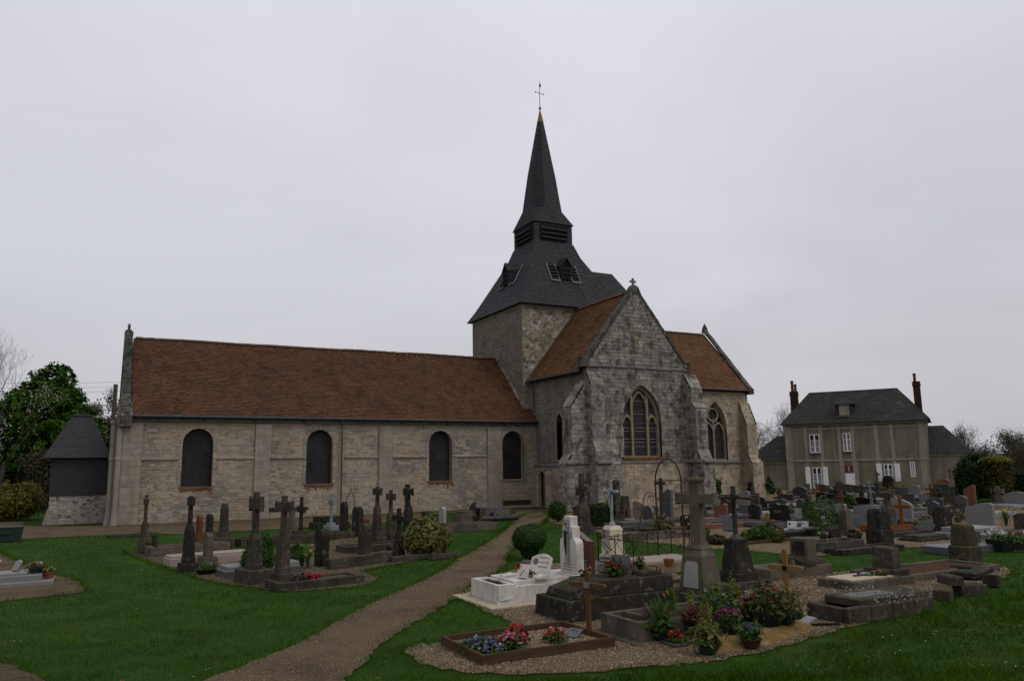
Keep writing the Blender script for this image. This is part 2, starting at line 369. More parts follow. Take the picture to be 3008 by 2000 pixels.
def tiles(name, parent, m, O, S, T, poly, ex, w, thick=.014, jit=.004, stagger=True, warp=None):
    """overlapping tiles on a sloping plane O + S*s + T*t (S along the eave, T up the slope)"""
    O, S, T = Vector(O), Vector(S).normalized(), Vector(T).normalized(); Nn = S.cross(T)
    if Nn.z < 0: Nn = -Nn
    mb = MB(); ts = [q[1] for q in poly]; t = min(ts); row = 0; up = S.cross(T).dot(Nn) > 0
    while t < max(ts) - ex * .3:
        iv = isect(scan(poly, t + .003), scan(poly, min(t + ex * .9, max(ts) - .004)))
        if not iv: iv = scan(poly, t + .003)
        for a, b in iv:
            s = a - (w * .5 if (row % 2 and stagger) else 0)
            while s < b - .01:
                s0, s1 = max(a, s), min(b, s + w)
                if s1 - s0 > .015:
                    h = thick * (1 + R.uniform(-.4, .8)); dt = R.uniform(-jit, jit); g = .003
                    p = [O + S * (s0 + g) + T * (t + dt) + Nn * h, O + S * (s1 - g) + T * (t + dt + R.uniform(-jit, jit)) + Nn * h * R.uniform(.8, 1.2),
                         O + S * (s1 - g) + T * (t + ex * 1.25) + Nn * .001, O + S * (s0 + g) + T * (t + ex * 1.25) + Nn * .001,
                         O + S * (s0 + g) + T * (t + dt) - Nn * .002, O + S * (s1 - g) + T * (t + dt) - Nn * .002]
                    fs = [(0, 1, 2, 3), (4, 5, 1, 0)]
                    if warp: p = [warp(q) for q in p]
                    if not up: fs = [f[::-1] for f in fs]
                    mb.add(p, fs)
                s += w
        t += ex; row += 1
    return mb.build(name, m, parent, kind='stuff')
# ================================================================== CHURCH
LN, HE, HR, RY, LT = 23.8, 5.36, 9.97, 4.52, 23.26
TX0, TX1, TY0, TY1, TZ = 23.26, 31.26, .68, 8.45, 13.25
GY, GX0, GX1, GZ, GA = -6.05, 23.8, 31.2, 8.35, 13.2
CY, CX1, CE, CRZ = .22, 42.4, 7.96, 12.9
church = thing('church', 'old stone village church with red tiled roofs and a slate spire', 'church', (21, 0, 0))
def clip(poly, x0, x1, z0, z1):
    for ax, lim, sg in ((0, x0, 1), (0, x1, -1), (1, z0, 1), (1, z1, -1)):
        out = []
        for i in range(len(poly)):
            a, b = poly[i], poly[(i + 1) % len(poly)]
            ia, ib = (a[ax] - lim) * sg >= 0, (b[ax] - lim) * sg >= 0
            if ia: out.append(a)
            if ia != ib:
                t = (lim - a[ax]) / (b[ax] - a[ax]); out.append((a[0] + t * (b[0] - a[0]), a[1] + t * (b[1] - a[1])))
        poly = out
        if len(poly) < 3: return []
    return poly
def area(p): return abs(sum(p[i][0] * p[(i + 1) % len(p)][1] - p[(i + 1) % len(p)][0] * p[i][1] for i in range(len(p)))) / 2
def glaze(win, P, outl, d, xs, zs, m=M_GLASS, bar=M_LEADBAR, br=.012):
    """panes cut from the opening by the bar grid, each its own piece"""
    sgn = 1
    for i in range(len(xs) - 1):
        for k in range(len(zs) - 1):
            q = clip(outl, xs[i] + .008, xs[i + 1] - .008, zs[k] + .008, zs[k + 1] - .008)
            if len(q) < 3 or area(q) < .004: continue
            t = R.uniform(-.006, .006)
            MB().add([P(a, b, d + t) for a, b in q], [tuple(range(len(q)))]).build('pane', m, win)
    bb = MB()
    for x in xs[1:-1]:
        c = clip(outl, x - .001, x + .001, -9, 99)
        if c: bb.tube([P(x, min(q[1] for q in c), d - .02), P(x, max(q[1] for q in c), d - .02)], br, 5)
    for z in zs[1:-1]:
        c = clip(outl, -99, 99, z - .001, z + .001)
        if c: bb.tube([P(min(q[0] for q in c), z, d - .02), P(max(q[0] for q in c), z, d - .02)], br, 5)
    bb.build('glazing_bars', bar, win, kind='stuff')
def ring_band(P, inner, outer, d0, d1):
    """flat band between two outlines with a face at depth d0 and sides to d1"""
    mb = MB(); n = len(inner)
    mb.strip([P(a, b, d0) for a, b in outer], [P(a, b, d0) for a, b in inner])
    mb.strip([P(a, b, d0) for a, b in inner], [P(a, b, d1) for a, b in inner])
    mb.strip([P(a, b, d1) for a, b in outer], [P(a, b, d0) for a, b in outer])
    return mb
def voussoirs(mb, P, outl, w, d0, d1, step=2, skip_base=True):
    """wedge stones round an opening"""
    n = len(outl); cx = sum(q[0] for q in outl) / n; cz = sum(q[1] for q in outl) / n
    pts = outl[1:] + ([] if skip_base else [outl[0]])
    pts = pts + [outl[0]]
    # resample by length
    L = [0]
    for a, b in zip(pts, pts[1:]): L.append(L[-1] + math.hypot(b[0] - a[0], b[1] - a[1]))
    def P_at(l):
        for i in range(len(L) - 1):
            if l <= L[i + 1]:
                t = (l - L[i]) / max(1e-9, L[i + 1] - L[i]); a, b = pts[i], pts[i + 1]
                dx, dz = b[0] - a[0], b[1] - a[1]; q = math.hypot(dx, dz)
                return (a[0] + dx * t, a[1] + dz * t), (dz / q, -dx / q)
        return pts[-1], (0, 0)
    l = 0
    while l < L[-1] - .05:
        e = min(L[-1], l + R.uniform(.24, .4)); ww = w * R.uniform(.75, 1.3); dd = d0 - R.uniform(0, .012)
        (a, na), (b, nb) = P_at(l + .006), P_at(e - .006)
        q = [a, b, (b[0] + nb[0] * ww, b[1] + nb[1] * ww), (a[0] + na[0] * ww, a[1] + na[1] * ww)]
        mb.add([P(x, z, dd) for x, z in q] + [P(x, z, d1) for x, z in q], [(0, 1, 2, 3), (0, 4, 5, 1), (1, 5, 6, 2), (2, 6, 7, 3), (3, 7, 4, 0)])
        l = e
def PS(Y): return lambda s, z, d: (s, Y + d, z)
def PW(X): return lambda s, z, d: (X + d, s, z)
# ---------------------------------------------------------------- nave
NW = [(3.62, .75), (9.93, .73), (17.16, .74), (22.08, .75)]
nh = [arch_pts(c, hw, 1.76, 4.0, 'round') for c, hw in NW]
P0 = PS(0)
wall = MB().tess([[(0, 0), (LN, 0), (LN, 5.2), (0, 5.2)]] + nh, lambda a, b: (a, 0, b))
for h in nh: wall.strip([P0(a, b, 0) for a, b in h], [P0(a, b, .5) for a, b in h])
wall.add([(0, 0, 0), (0, 9.04, 0), (0, 9.04, 5.2), (0, RY, HR), (0, 0, 5.2)], [(0, 1, 2, 3, 4)])          # west gable
wall.add([(0, 9.04, 0), (LN, 9.04, 0), (LN, 9.04, 5.2), (0, 9.04, 5.2)], [(0, 1, 2, 3)])
wall.add([(0, 0, 5.2), (LN, 0, 5.2), (LN, 4.5, 5.2), (0, 4.5, 5.2)], [(0, 1, 2, 3)])
nave = wall.build('nave_wall', M_NMORT, church)
pil = [(.1, 1.0), (6.46, 7.28), (13.33, 14.15), (20.28, 21.24)]
holes2 = [[(a, 0), (b, 0), (b, 5), (a, 5)] for a, b in pil]
mb = MB(); zx = [0, 1.0, 2.6, 4.9, 6.46, 7.28, 9.0, 11.1, 13.33, 14.15, 16.2, 18.3, 20.28, 21.24, 22.9, LN]
for za_, zb_ in zip(zx, zx[1:]):        # every bay laid with courses of its own
    for z0_, z1_ in ((.02, 1.6), (1.6, 3.15), (3.15, 5.05)):
        big = R.uniform(.8, 1.5); q = facing('rubble', nave, M_NAVE, (0, 0, 0), (1, 0, 0), (0, -1, 0), [(za_, z0_), (zb_, z0_), (zb_, z1_), (za_, z1_)], nh + holes2, (.085 * big, .17 * big), (.12 * big, .42 * big), (.0, .028), .016, jit=.012)
        n5 = len(q.v) // 8
        for i5 in range(n5):
            if R.random() > .16: mb.add(q.v[i5 * 8:i5 * 8 + 8], [(4, 5, 6, 7), (0, 1, 5, 4), (1, 2, 6, 5), (2, 3, 7, 6), (3, 0, 4, 7)])
mb.build('rubble_stone', M_NAVE, nave, kind='stuff')
vm = MB()
for h in nh: voussoirs(vm, P0, h, .17, -.032, .1)
vm.build('window_surround', M_NAVE, nave, kind='stuff')
pm = MB(); pf = MB()
for a, b in pil: MB().box(a, b, -.11, .05, 0, 5.0).build('pilaster', M_PALE, church)
for a, b in pil:
    q = facing('', None, M_PALE, (0, -.11, 0), (1, 0, 0), (0, -1, 0), [(a, .02), (b, .02), (b, 4.98), (a, 4.98)], [], (.24, .36), (.3, .55), (.004, .014), .008)
    pf.add(q.v, q.f)
pf.build('pilaster_stone', M_PALE, church, kind='stuff')
# cornice, string course in broken lengths, rust stained sills
cm = MB().box(0, LN, -.1, .02, 5.06, 5.30); cm.build('eaves_cornice', M_STRING, church)
stg = MB()
for a, b in [(-.02, 2.75), (4.5, 6.44), (7.0, 9.1), (11.35, 13.3), (14.17, 16.3), (18.0, 20.26), (21.26, 21.9 - .6)]:
    x = a
    while x < b - .05:
        e = min(b, x + R.uniform(.5, 1.1)); p = .075 + R.uniform(0, .03); z = 3.15 + R.uniform(-.012, .012)
        stg.add([(x + .006, -p, z), (e - .006, -p, z), (e - .006, -p, z + .09), (x + .006, -p, z + .09), (x + .006, .02, z), (e - .006, .02, z), (e - .006, .02, z + .16), (x + .006, .02, z + .16)],
                [(0, 1, 2, 3), (3, 2, 6, 7), (0, 4, 5, 1), (1, 5, 6, 2), (0, 3, 7, 4)]); x = e
stg.build('string_course', M_PALE, church, kind='stuff')
for i, (c, hw) in enumerate(NW):
    win = MB().box(c - hw - .06, c + hw + .06, -.06, .36, 1.64, 1.757).build('window', M_RUSTSTAIN if i < 3 else M_DRESS, church)
    st = MB()
    if i < 3:      # rust runs below the sill
        x = c - hw
        while x < c + hw:
            w = R.uniform(.03, .11); st.box(x, x + w, -.045, 0, 1.64 - abs(R.gauss(.05, .12)) - .03, 1.635); x += w + R.uniform(.01, .12)
        st.build('rust_run', M_RUSTSTAIN, win, kind='stuff')
    glaze(win, P0, nh[i], .33, [c - hw, c - hw / 3, c + hw / 3, c + hw], [1.76, 2.35, 2.95, 3.55, 4.15, 4.8])
# brick repair patches low in the wall
bp = MB()
for x0, x1, z0, n in [(7.2, 9.3, .35, 3), (21.25, 23.2, .18, 4)]:
    for r in range(n):
        x = x0 + (r % 2) * .11
        while x < x1: bp.box(x, x + .2, -.035, .0, z0 + r * .075, z0 + r * .075 + .062); x += .212
bp.build('brick_patch', M_BRICK, church, kind='stuff')
# roof
SL = Vector((0, RY + .3, HR - HE)); SLn = SL.length
def nroof(t): return V(0, -.3, HE) + SL.normalized() * t
tt = (TY0 + .3) / (RY + .3) * SLn
nr = MB()
nr.add([(.4, -.3, HE - .1), (LN, -.3, HE - .1), (LN, TY0, HE - .1 + (TY0 + .3) * (HR - HE) / (RY + .3)), (LT, TY0, HE - .1 + (TY0 + .3) * (HR - HE) / (RY + .3)), (LT, RY, HR - .1), (.4, RY, HR - .1), (.4, 9.34, HE - .1), (LT, 9.34, HE - .1)],
       [(0, 1, 2, 3, 4, 5), (5, 4, 7, 6)])
nr.add([(.4, -.3, HE), (LN, -.3, HE), (LN, -.3, HE - .07), (.4, -.3, HE - .07), (.4, 0, HE - .07), (LN, 0, HE - .07)], [(0, 3, 2, 1), (3, 4, 5, 2)])
nroofo = nr.build('nave_roof', M_TILE, church)
tiles('tile_covering', nroofo, M_TILE, (0, -.3, HE), (1, 0, 0), SL, [(.4, 0), (LN, 0), (LN, tt), (LT, tt), (LT, SLn), (.4, SLn)], .118, .17, .024, .008, warp=sag)
rt_me = MB()
n = 7
rt_me.add([(x, .13 * math.cos(math.pi * k / n) * (1 + .12 * (x > .3)), .12 * math.sin(math.pi * k / n) * (1 + .12 * (x > .3)) - .03) for x in (0, .27, .271, .315) for k in range(n + 1)],
          [(j * (n + 1) + k, (j + 1) * (n + 1) + k, (j + 1) * (n + 1) + k + 1, j * (n + 1) + k + 1) for j in range(3) for k in range(n)])
rme = bpy.data.meshes.new('ridge_tile'); rme.from_pydata(rt_me.v, [], rt_me.f); rme.materials.append(M_RIDGE)
def ridge(parent, p0, p1, wf=None):
    p0, p1 = Vector(p0), Vector(p1); d = p1 - p0; k = int(d.length / .31)
    for i in range(k):
        o = bpy.data.objects.new('ridge_tile', rme); COL.objects.link(o); o.parent = parent['o']
        q = p0 + d * (i / k); q = (wf(q) if wf else q) + V(R.uniform(-.005, .005), R.uniform(-.005, .005), R.uniform(-.006, .01)); o.location = q - Vector(parent['_w'])
        o.rotation_euler = (R.uniform(-.03, .03), R.uniform(-.02, .02), math.atan2(d.y, d.x))
ridge(nroofo, (.5, RY, HR + .04), (LT, RY, HR + .04), sag)
gt = MB().tube([(.45, -.38, HE - .03), (LN, -.38, HE - .05)], .062, 8); gt.tube([(11.13, -.38, HE - .06), (11.13, -.3, HE - .25), (11.13, -.2, HE - .4), (11.13, -.2, .1)], .045, 8)
gt.build('gutter', M_ZINC, church, kind='stuff')
# west gable parapet with finial
wg = MB()
for sgn in (-1, 1):
    y0, y1 = RY + sgn * (RY + .45), RY
    wg.prism([(-.06, y0, HE - .28), (-.06, y1, HR + .10), (-.06, y1, HR + .32), (-.06, y0, HE + .0)], (.4, 0, 0))
wg.prism([(-.2, -.42, HE - .55), (-.2, .4, HE - .55), (-.2, .4, HE + .75), (-.2, -.42, HE - .02)], (.66, 0, 0))
wg.loft([(.15, RY, .14, .14, HR + .15), (.15, RY, .13, .13, HR + .4), (.15, RY, .16, .15, HR + .41), (.15, RY, .15, .14, HR + .47), (.15, RY, .06, .06, HR + .48), (.15, RY, .08, .09, HR + .68), (.15, RY, .03, .03, HR + .85)])
gp = wg.build('gable_coping', M_COPE, church, kind='stuff')
cs = MB()
for i in range(26):        # rough coping stones up the verge
    t = i / 26; y = -.4 + t * (RY + .4); z = HE - .1 + t * (HR - HE + .45)
    cs.box(-.05 + R.uniform(-.02, .02), .36 + R.uniform(-.02, .03), y, y + .2, z + .0, z + .22 + R.uniform(-.05, .06))
cs.build('coping_stone', M_COPE, gp, kind='stuff')
# west corner shafts and sloping base
wb = MB()
for x, y, r in ((-.04, -.1, .13), (-.3, .35, .14)):
    wb.lathe(x, y, [(r * 1.5, 0), (r * 1.4, .2), (r * 1.05, .6), (r, 1.0), (r, 3.1), (r * 1.2, 3.15), (r * 1.2, 3.25), (r, 3.3), (r, 4.9), (r * 1.35, 5.0), (r * 1.35, 5.12)], 12)
wb.loft([(-.2, .8, .3, .6, 0), (-.18, .8, .24, .55, .9), (-.15, .8, .2, .55, 4.6), (-.05, .8, .1, .5, 5.3)])
wb.build('corner_buttress', M_PALE, church, kind='stuff')
# ---------------------------------------------------------------- buttress helper
def buttress(O, out, along, width, prof, m, mm, sides=(0, 1), hr=(.2, .32), wr=(.26, .5)):
    O, out, along = Vector(O), Vector(out), Vector(along); Z = Vector((0, 0, 1))
    pts = [(-.1, prof[0][1])] + prof + [(-.1, prof[-1][1])]
    bt = MB().prism([O + out * d + Z * z for d, z in pts], along * width).build('buttress', mm, church)
    fm = MB()
    for (d0, z0), (d1, z1) in zip(prof, prof[1:]):
        if z1 - z0 < .12: continue
        if abs(d1 - d0) < .02:
            q = facing('', None, m, O + out * d0, along, out, [(0, z0 + .01), (width, z0 + .01), (width, z1), (0, z1)], [], hr, wr, (.006, .02)); fm.add(q.v, q.f)
        else:      # weathering slope: overlapping slabs
            k = max(2, int((z1 - z0) / .16))
            for i in range(k):
                a, b = i / k, (i + 1) / k
                fm.prism([O + out * (d0 + (d1 - d0) * a + .03) + Z * (z0 + (z1 - z0) * a), O + out * (d0 + (d1 - d0) * b + .02) + Z * (z0 + (z1 - z0) * b + .02), O + out * (d0 + (d1 - d0) * b - .12) + Z * (z0 + (z1 - z0) * b), O + out * (d0 + (d1 - d0) * a - .1) + Z * (z0 + (z1 - z0) * a)], along * width)
    for sd_ in sides:
        ol = [(-.02, prof[0][1] + .01)] + [(d - .005, z) for d, z in prof] + [(-.02, prof[-1][1])]
        q = facing('', None, m, O + along * (width * sd_), out, along * (1 if sd_ else -1), ol, [], hr, wr, (.006, .02)); fm.add(q.v, q.f)
    fm.build('stone_facing', m, bt, kind='stuff')
    return bt
# ---------------------------------------------------------------- south transept
gw = arch_pts(27.62, 1.40, 2.98, 5.15, 'pointed', 14, .65)
PG = PS(GY)
gpoly = [(GX0, 0), (GX1, 0), (GX1, GZ), (27.5, GA), (GX0, GZ)]
wall = MB().tess([gpoly, gw], lambda a, b: (a, GY, b)); wall.strip([PG(a, b, 0) for a, b in gw], [PG(a, b, .55) for a, b in gw])
lw = arch_pts(-2.92, .36, 2.9, 5.15, 'pointed', 8, .6); dw = arch_pts(-.86, .34, .0, 1.86, 'round', 8)
PT = PW(GX0)
lw[0], lw[1] = (lw[0][0], 2.9), (lw[1][0], 2.9)
wall.tess([[(TY0, 0.02), (TY0, 8.1), (GY, 8.1), (GY, .02)], lw, [(a, max(b, .06)) for a, b in dw]], lambda a, b: (GX0, a, b))
for h, dp in ((lw, .45), (dw, .3)): wall.strip([PT(a, b, 0) for a, b in h], [PT(a, b, dp) for a, b in h])
wall.add([(GX1, GY, 0), (GX1, TY0, 0), (GX1, TY0, 8.1), (GX1, GY, 8.1)], [(0, 1, 2, 3)])
tw = wall.build('transept_wall', M_GMORT, church)
sbut = [(23.7, 24.72), (30.85, 31.75)]
up = facing('g', tw, M_GABLE, (0, GY, 0), (1, 0, 0), (0, -1, 0), [(24.6, 2.75), (30.9, 2.75), (30.9, 8.0), (GX1, 8.02), (GX1, 8.4), (27.5, 13.15), (GX0, 8.4), (GX0, 8.0), (24.6, 8.0)], [gw], (.17, .30), (.22, .55), (.004, .03), .014, singles=True)
up.build('wall_stone', M_GABLE, tw, kind='stuff')
W1 = facing('w', tw, M_PLINTH, (GX0, 0, 0), (0, 1, 0), (-1, 0, 0), [(-5.25, 2.75), (TY0, 2.75), (TY0, 8.0), (-5.25, 8.0)], [lw], (.17, .28), (.22, .5), (.004, .018), .012)
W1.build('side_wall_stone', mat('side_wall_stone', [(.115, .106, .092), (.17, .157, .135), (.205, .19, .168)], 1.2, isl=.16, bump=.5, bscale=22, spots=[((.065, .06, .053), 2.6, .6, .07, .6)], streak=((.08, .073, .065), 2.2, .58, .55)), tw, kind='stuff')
pl = MB().box(24.6, 30.9, GY - .14, GY, 0, 2.62).box(GX0 - .14, GX0, -5.25, -1.24, 0, 2.5).box(GX0 - .14, GX0, -.46, -.0, 0, 2.5).box(GX0 - .14, GX0, -1.24, -.46, 2.24, 2.5)
pl.build('plinth', M_NMORT, church, kind='stuff')
q = facing('p', None, M_PLINTH, (0, GY - .14, 0), (1, 0, 0), (0, -1, 0), [(24.6, .02), (30.9, .02), (30.9, 2.6), (24.6, 2.6)], [], (.16, .3), (.22, .6), (.004, .02), .012)
q2 = facing('p', None, M_PLINTH, (GX0 - .14, 0, 0), (0, 1, 0), (-1, 0, 0), [(-5.2, .02), (-.02, .02), (-.02, 2.48), (-5.2, 2.48)], [arch_pts(-.86, .42, -.1, 1.9, 'round', 8)], (.16, .28), (.2, .5), (.004, .02), .012)
q.add(q2.v, q2.f); q.build('plinth_stone', M_PLINTH, church, kind='stuff')
sc = MB()
def string_run(p0, p1, out, h=.16, pr=.16):
    p0, p1, out = Vector(p0), Vector(p1), Vector(out); d = p1 - p0; L = d.length; d.normalize(); x = 0
    while x < L - .03:
        e = min(L, x + R.uniform(.45, .9)); k = R.uniform(.85, 1.1); a, b = p0 + d * (x + .005), p0 + d * (e - .005); Z = V(0, 0, R.uniform(-.01, .01))
        sc.prism([a + Z, a + Z + out * pr * k, a + Z + out * pr * k + V(0, 0, h * .5), a + Z + V(0, 0, h * 1.3)], b - a); x = e
string_run((24.7, GY, 2.62), (30.9, GY, 2.62), (0, -1, 0), .16, .2)
string_run((GX0, -.02, 2.5), (GX0, -5.2, 2.5), (-1, 0, 0), .16, .2)
string_run((GX0, GY, 8.22), (GX1, GY, 8.22), (0, -1, 0), .12, .1)
# large window tracery
gwin = thing('window', '', '', (27.62, GY, 2.9)); 
for k_ in ('label', 'category'): del gwin['o'][k_]
gwin['o'].parent = church['o']; gwin['o'].location = Vector(gwin['_w']) - Vector(church['_w'])
inner = arch_pts(27.62, 1.24, 3.06, 5.15, 'pointed', 14, .66)
vs_ = MB(); voussoirs(vs_, PG, gw, .2, -.05, .1); vs_.build('window_surround', M_GABLE, gwin, kind='stuff')
ring_band(PG, inner, gw, .18, .42).build('window_frame', M_DRESS, gwin)
tr = MB()
def arc_strip(c, hw, zs, k, w, d0, d1, kind='pointed'):
    o = arch_pts(c, hw, zs - .02, zs, kind, 8, k)[2:]; i = arch_pts(c, hw - w, zs - .02, zs, kind, 8, k)[2:]
    o = o[:-1] if False else o
    tr.strip([PG_(a, b, d0) for a, b in o], [PG_(a, b, d0) for a, b in i], False)
    tr.strip([PG_(a, b, d0) for a, b in i], [PG_(a, b, d1) for a, b in i], False)
    tr.strip([PG_(a, b, d1) for a, b in o], [PG_(a, b, d0) for a, b in o], False)
PG_ = PG
def mull(x, w, z0, outl, d0, d1):
    c = clip(outl, x - w, x + w, z0, 99)
    if c: tr.prism([PG_(a, b, d0) for a, b in c], Vector(PG_(0, 0, d1)) - Vector(PG_(0, 0, d0)))
for x in (27.05, 28.19): mull(x, .075, 3.0, inner, .2, .40)
for c in (26.70, 28.54): arc_strip(c, .35, 4.95, .8, .09, .21, .38)
arc_strip(27.62, .56, 6.0, .9, .09, .21, .38)
tr.build('tracery', M_DRESS, gwin, kind='stuff')
glaze(gwin, PG, inner, .34, [26.3, 26.98], [3.0, 4.05, 4.98, 5.7, 6.6], bar=M_PALEBAR)
glaze(gwin, PG, inner, .34, [27.12, 28.12], [3.0, 3.85, 4.7, 5.55, 6.3, 7.4], bar=M_PALEBAR)
glaze(gwin, PG, inner, .34, [28.26, 28.94], [3.0, 3.6, 4.5, 4.98, 5.7, 6.6], bar=M_PALEBAR)
MB().box(26.15, 29.1, GY - .12, GY + .4, 2.84, 2.97).build('sill', M_RUSTSTAIN, gwin)
MB().tess([gw], lambda a, b: (a, GY + .43, b)).build('backing', M_DARKIN, gwin)
# west lancet and door
lwin = MB(); lo = arch_pts(-2.92, .52, 2.8, 5.15, 'pointed', 8, .6)
lwo = ring_band(PT, lw, lo, -.06, .3).build('window', M_DRESS, church)
glaze(lwo, PT, lw, .3, [-3.3, -2.54], [2.9, 3.5, 4.1, 4.7, 5.3, 6.2])
dr = MB().tess([[(a, max(.02, b)) for a, b in dw]], lambda a, b: (GX0 + .12, a, b)).build('door', M_DOOR, church)
for i in range(3): MB().box(GX0 + .085, GX0 + .118, -1.16 + i * .21, -.96 + i * .21, .06, 1.8).build('plank', M_DOOR, dr)
MB().ball((GX0 + .06, -1.1, 1.0), .03).build('handle', M_RUST, dr)
ring_band(PT, [(a, max(.02, b)) for a, b in dw], [(a + (a + .86) * .3, max(.015, b) + (.1 if b > 1.8 else 0)) for a, b in dw], -.17, .15).build('door_surround', M_DRESS, church)
# transept roof, parapets, finial cross
TS = V(4.0, 0, 13.05 - 8.05); tn = TS.length
ro = MB().add([(23.5, GY + .35, 8.05), (23.5, TY0, 8.05), (27.5, TY0, 13.05), (27.5, GY + .35, 13.05), (31.5, TY0, 8.05), (31.5, GY + .35, 8.05)], [(0, 3, 2, 1), (3, 5, 4, 2)])
ro.add([(23.5, GY + .35, 8.05), (23.5, TY0, 8.05), (23.5, TY0, 7.97), (23.5, GY + .35, 7.97), (GX0, TY0, 7.97), (GX0, GY + .35, 7.97)], [(0, 1, 2, 3), (3, 2, 4, 5)])
tro = ro.build('transept_roof', M_TILE2, church)
tiles('tile_covering', tro, M_TILE2, (23.5, TY0, 8.05), (0, -1, 0), TS, [(0, 0), (TY0 - GY - .35, 0), (TY0 - GY - .35, tn), (0, tn)], .118, .17, .024, .008)
ridge(tro, (27.5, GY + .45, 13.07), (27.5, TY0, 13.07))
MB().tube([(23.42, TY0, 7.98), (23.42, GY + .3, 7.95)], .055, 8).tube([(23.45, .4, 7.9), (23.6, .1, 7.7), (23.68, .1, 7.5), (23.68, .1, 5.4)], .04, 8).build('gutter', M_ZINC, church, kind='stuff')
MB().prism([(23.45, TY0 - .02, 8.1), (23.75, TY0 - .02, 8.1), (27.6, TY0 - .02, 12.95), (27.6, TY0 - .02, 13.2)], (0, -.09, 0)).build('flashing', M_STRING, church)
gc = MB()
for sg in (-1, 1):
    N_ = 18
    for i in range(N_):
        a, b = i / N_, (i + 1) / N_ - .008
        xa, xb = 27.5 + sg * 3.95 * (1 - a), 27.5 + sg * 3.95 * (1 - b); za, zb = 8.42 + 4.95 * a, 8.42 + 4.95 * b; j = R.uniform(-.02, .03) + .06
        gc.prism([(xa, GY - .1 + j, za - .25), (xb, GY - .1 + j, zb - .25), (xb, GY - .1 + j, zb + .02), (xa, GY - .1 + j, za + .02)], (0, .56, 0))
gc.box(23.5, 24.0, GY - .04, GY + .45, 8.2, 8.72).box(31.0, 31.5, GY - .04, GY + .45, 8.2, 8.72).box(23.46, 23.95, GY - .07, GY + .5, 8.72, 8.78).box(31.05, 31.54, GY - .07, GY + .5, 8.72, 8.78)
gc.loft([(27.5, GY + .18, .46, .22, 12.8), (27.5, GY + .18, .26, .2, 13.28), (27.5, GY + .18, .12, .12, 13.42)])
gc.build('gable_coping', M_COPE, church, kind='stuff')
MB().box(27.44, 27.56, GY + .12, GY + .24, 13.4, 13.86).box(27.28, 27.72, GY + .125, GY + .235, 13.58, 13.71).build('finial_cross', M_STRING, church, bevel=.02)
# blocked niche scar on the gable
q = facing('n', None, M_TOWER, (0, GY - .02, 0), (1, 0, 0), (0, -1, 0), [(27.25, 9.2), (27.85, 9.2), (27.85, 11.0), (27.25, 11.0)], [], (.2, .3), (.2, .4), (.01, .03), .012); q.build('niche_block', M_TOWER, church, kind='stuff')
# buttresses of the transept
buttress((GX0, GY, 0), (-1, 0, 0), (0, 1, 0), .85, [(1.57, 0), (1.57, 2.6), (1.5, 2.75), (1.17, 3.2), (1.17, 5.9), (.25, 7.2), (.25, 7.4)], M_GABLE, M_GMORT, (0,))
buttress((GX0 - .05, GY, 0), (0, -1, 0), (1, 0, 0), .95, [(.85, 0), (.85, 2.62), (.7, 2.8), (.7, 3.3), (.45, 3.9), (.45, 7.1), (.05, 7.9)], M_GABLE, M_GMORT, (0, 1))
buttress((24.88, GY, 0), (0, -1, 0), (1, 0, 0), .75, [(.55, 0), (.55, 2.62), (.45, 2.75), (.45, 3.1), (.05, 3.95)], M_GABLE, M_GMORT, (1,))
buttress((30.85, GY, 0), (0, -1, 0), (1, 0, 0), .9, [(1.5, 0), (1.5, 2.62), (1.3, 2.85), (1.05, 3.35), (1.05, 5.9), (.75, 6.2), (.75, 7.1), (.15, 8.0)], M_GABLE, M_GMORT, (0, 1))
string_run((GX0 - .05, GY - .85, 2.62), (24.7, GY - .85, 2.62), (0, -1, 0)); string_run((30.85, GY - 1.5, 2.62), (31.75, GY - 1.5, 2.62), (0, -1, 0)); string_run((30.85, GY - .1, 2.62), (30.85, GY - 1.5, 2.62), (-1, 0, 0))
string_run((GX0 - 1.57, GY, 2.62), (GX0 - .1, GY, 2.62), (0, -1, 0))
# ---------------------------------------------------------------- chancel
cw = arch_pts(39.05, 1.06, 2.78, 5.2, 'pointed', 12, .95)
PC = PS(CY)
wall = MB().tess([[(31.2, 0), (CX1, 0), (CX1, 7.8), (31.2, 7.8)], cw], lambda a, b: (a, CY, b)); wall.strip([PC(a, b, 0) for a, b in cw], [PC(a, b, .5) for a, b in cw])
wall.add([(CX1, CY, 0), (CX1, 8.8, 0), (CX1, 8.8, 7.8), (CX1, RY, CRZ), (CX1, CY, 7.8)], [(0, 1, 2, 3, 4)]); wall.add([(31.2, 8.8, 0), (CX1, 8.8, 0), (CX1, 8.8, 7.8), (31.2, 8.8, 7.8)], [(0, 1, 2, 3)])
cwl = wall.build('chancel_wall', M_NMORT, church)
q = facing('c', cwl, M_PLINTH, (0, CY, 0), (1, 0, 0), (0, -1, 0), [(31.3, .02), (CX1, .02), (CX1, 7.7), (31.3, 7.7)], [cw], (.18, .3), (.25, .55), (.004, .02), .012); q.build('wall_stone', M_PLINTH, cwl, kind='stuff')
cwin = MB(); voussoirs(cwin, PC, cw, .18, -.05, .1); cwo = cwin.build('window', M_PLINTH, church)
ci = arch_pts(39.05, .94, 2.86, 5.2, 'pointed', 12, .96); ring_band(PC, ci, cw, .15, .4).build('window_frame', M_DRESS, cwo)
tr = MB(); PG_ = PC
mull(39.05, .065, 2.85, [(38, 2.85), (40, 2.85), (40, 5.75), (38, 5.75)], .17, .38)
for c in (38.56, 39.54): arc_strip(c, .47, 4.85, .7, .09, .18, .36)
no = 14; cc = lambda r, d: [PC(39.05 + r * math.cos(2 * math.pi * k / no), 6.08 + r * math.sin(2 * math.pi * k / no), d) for k in range(no)]
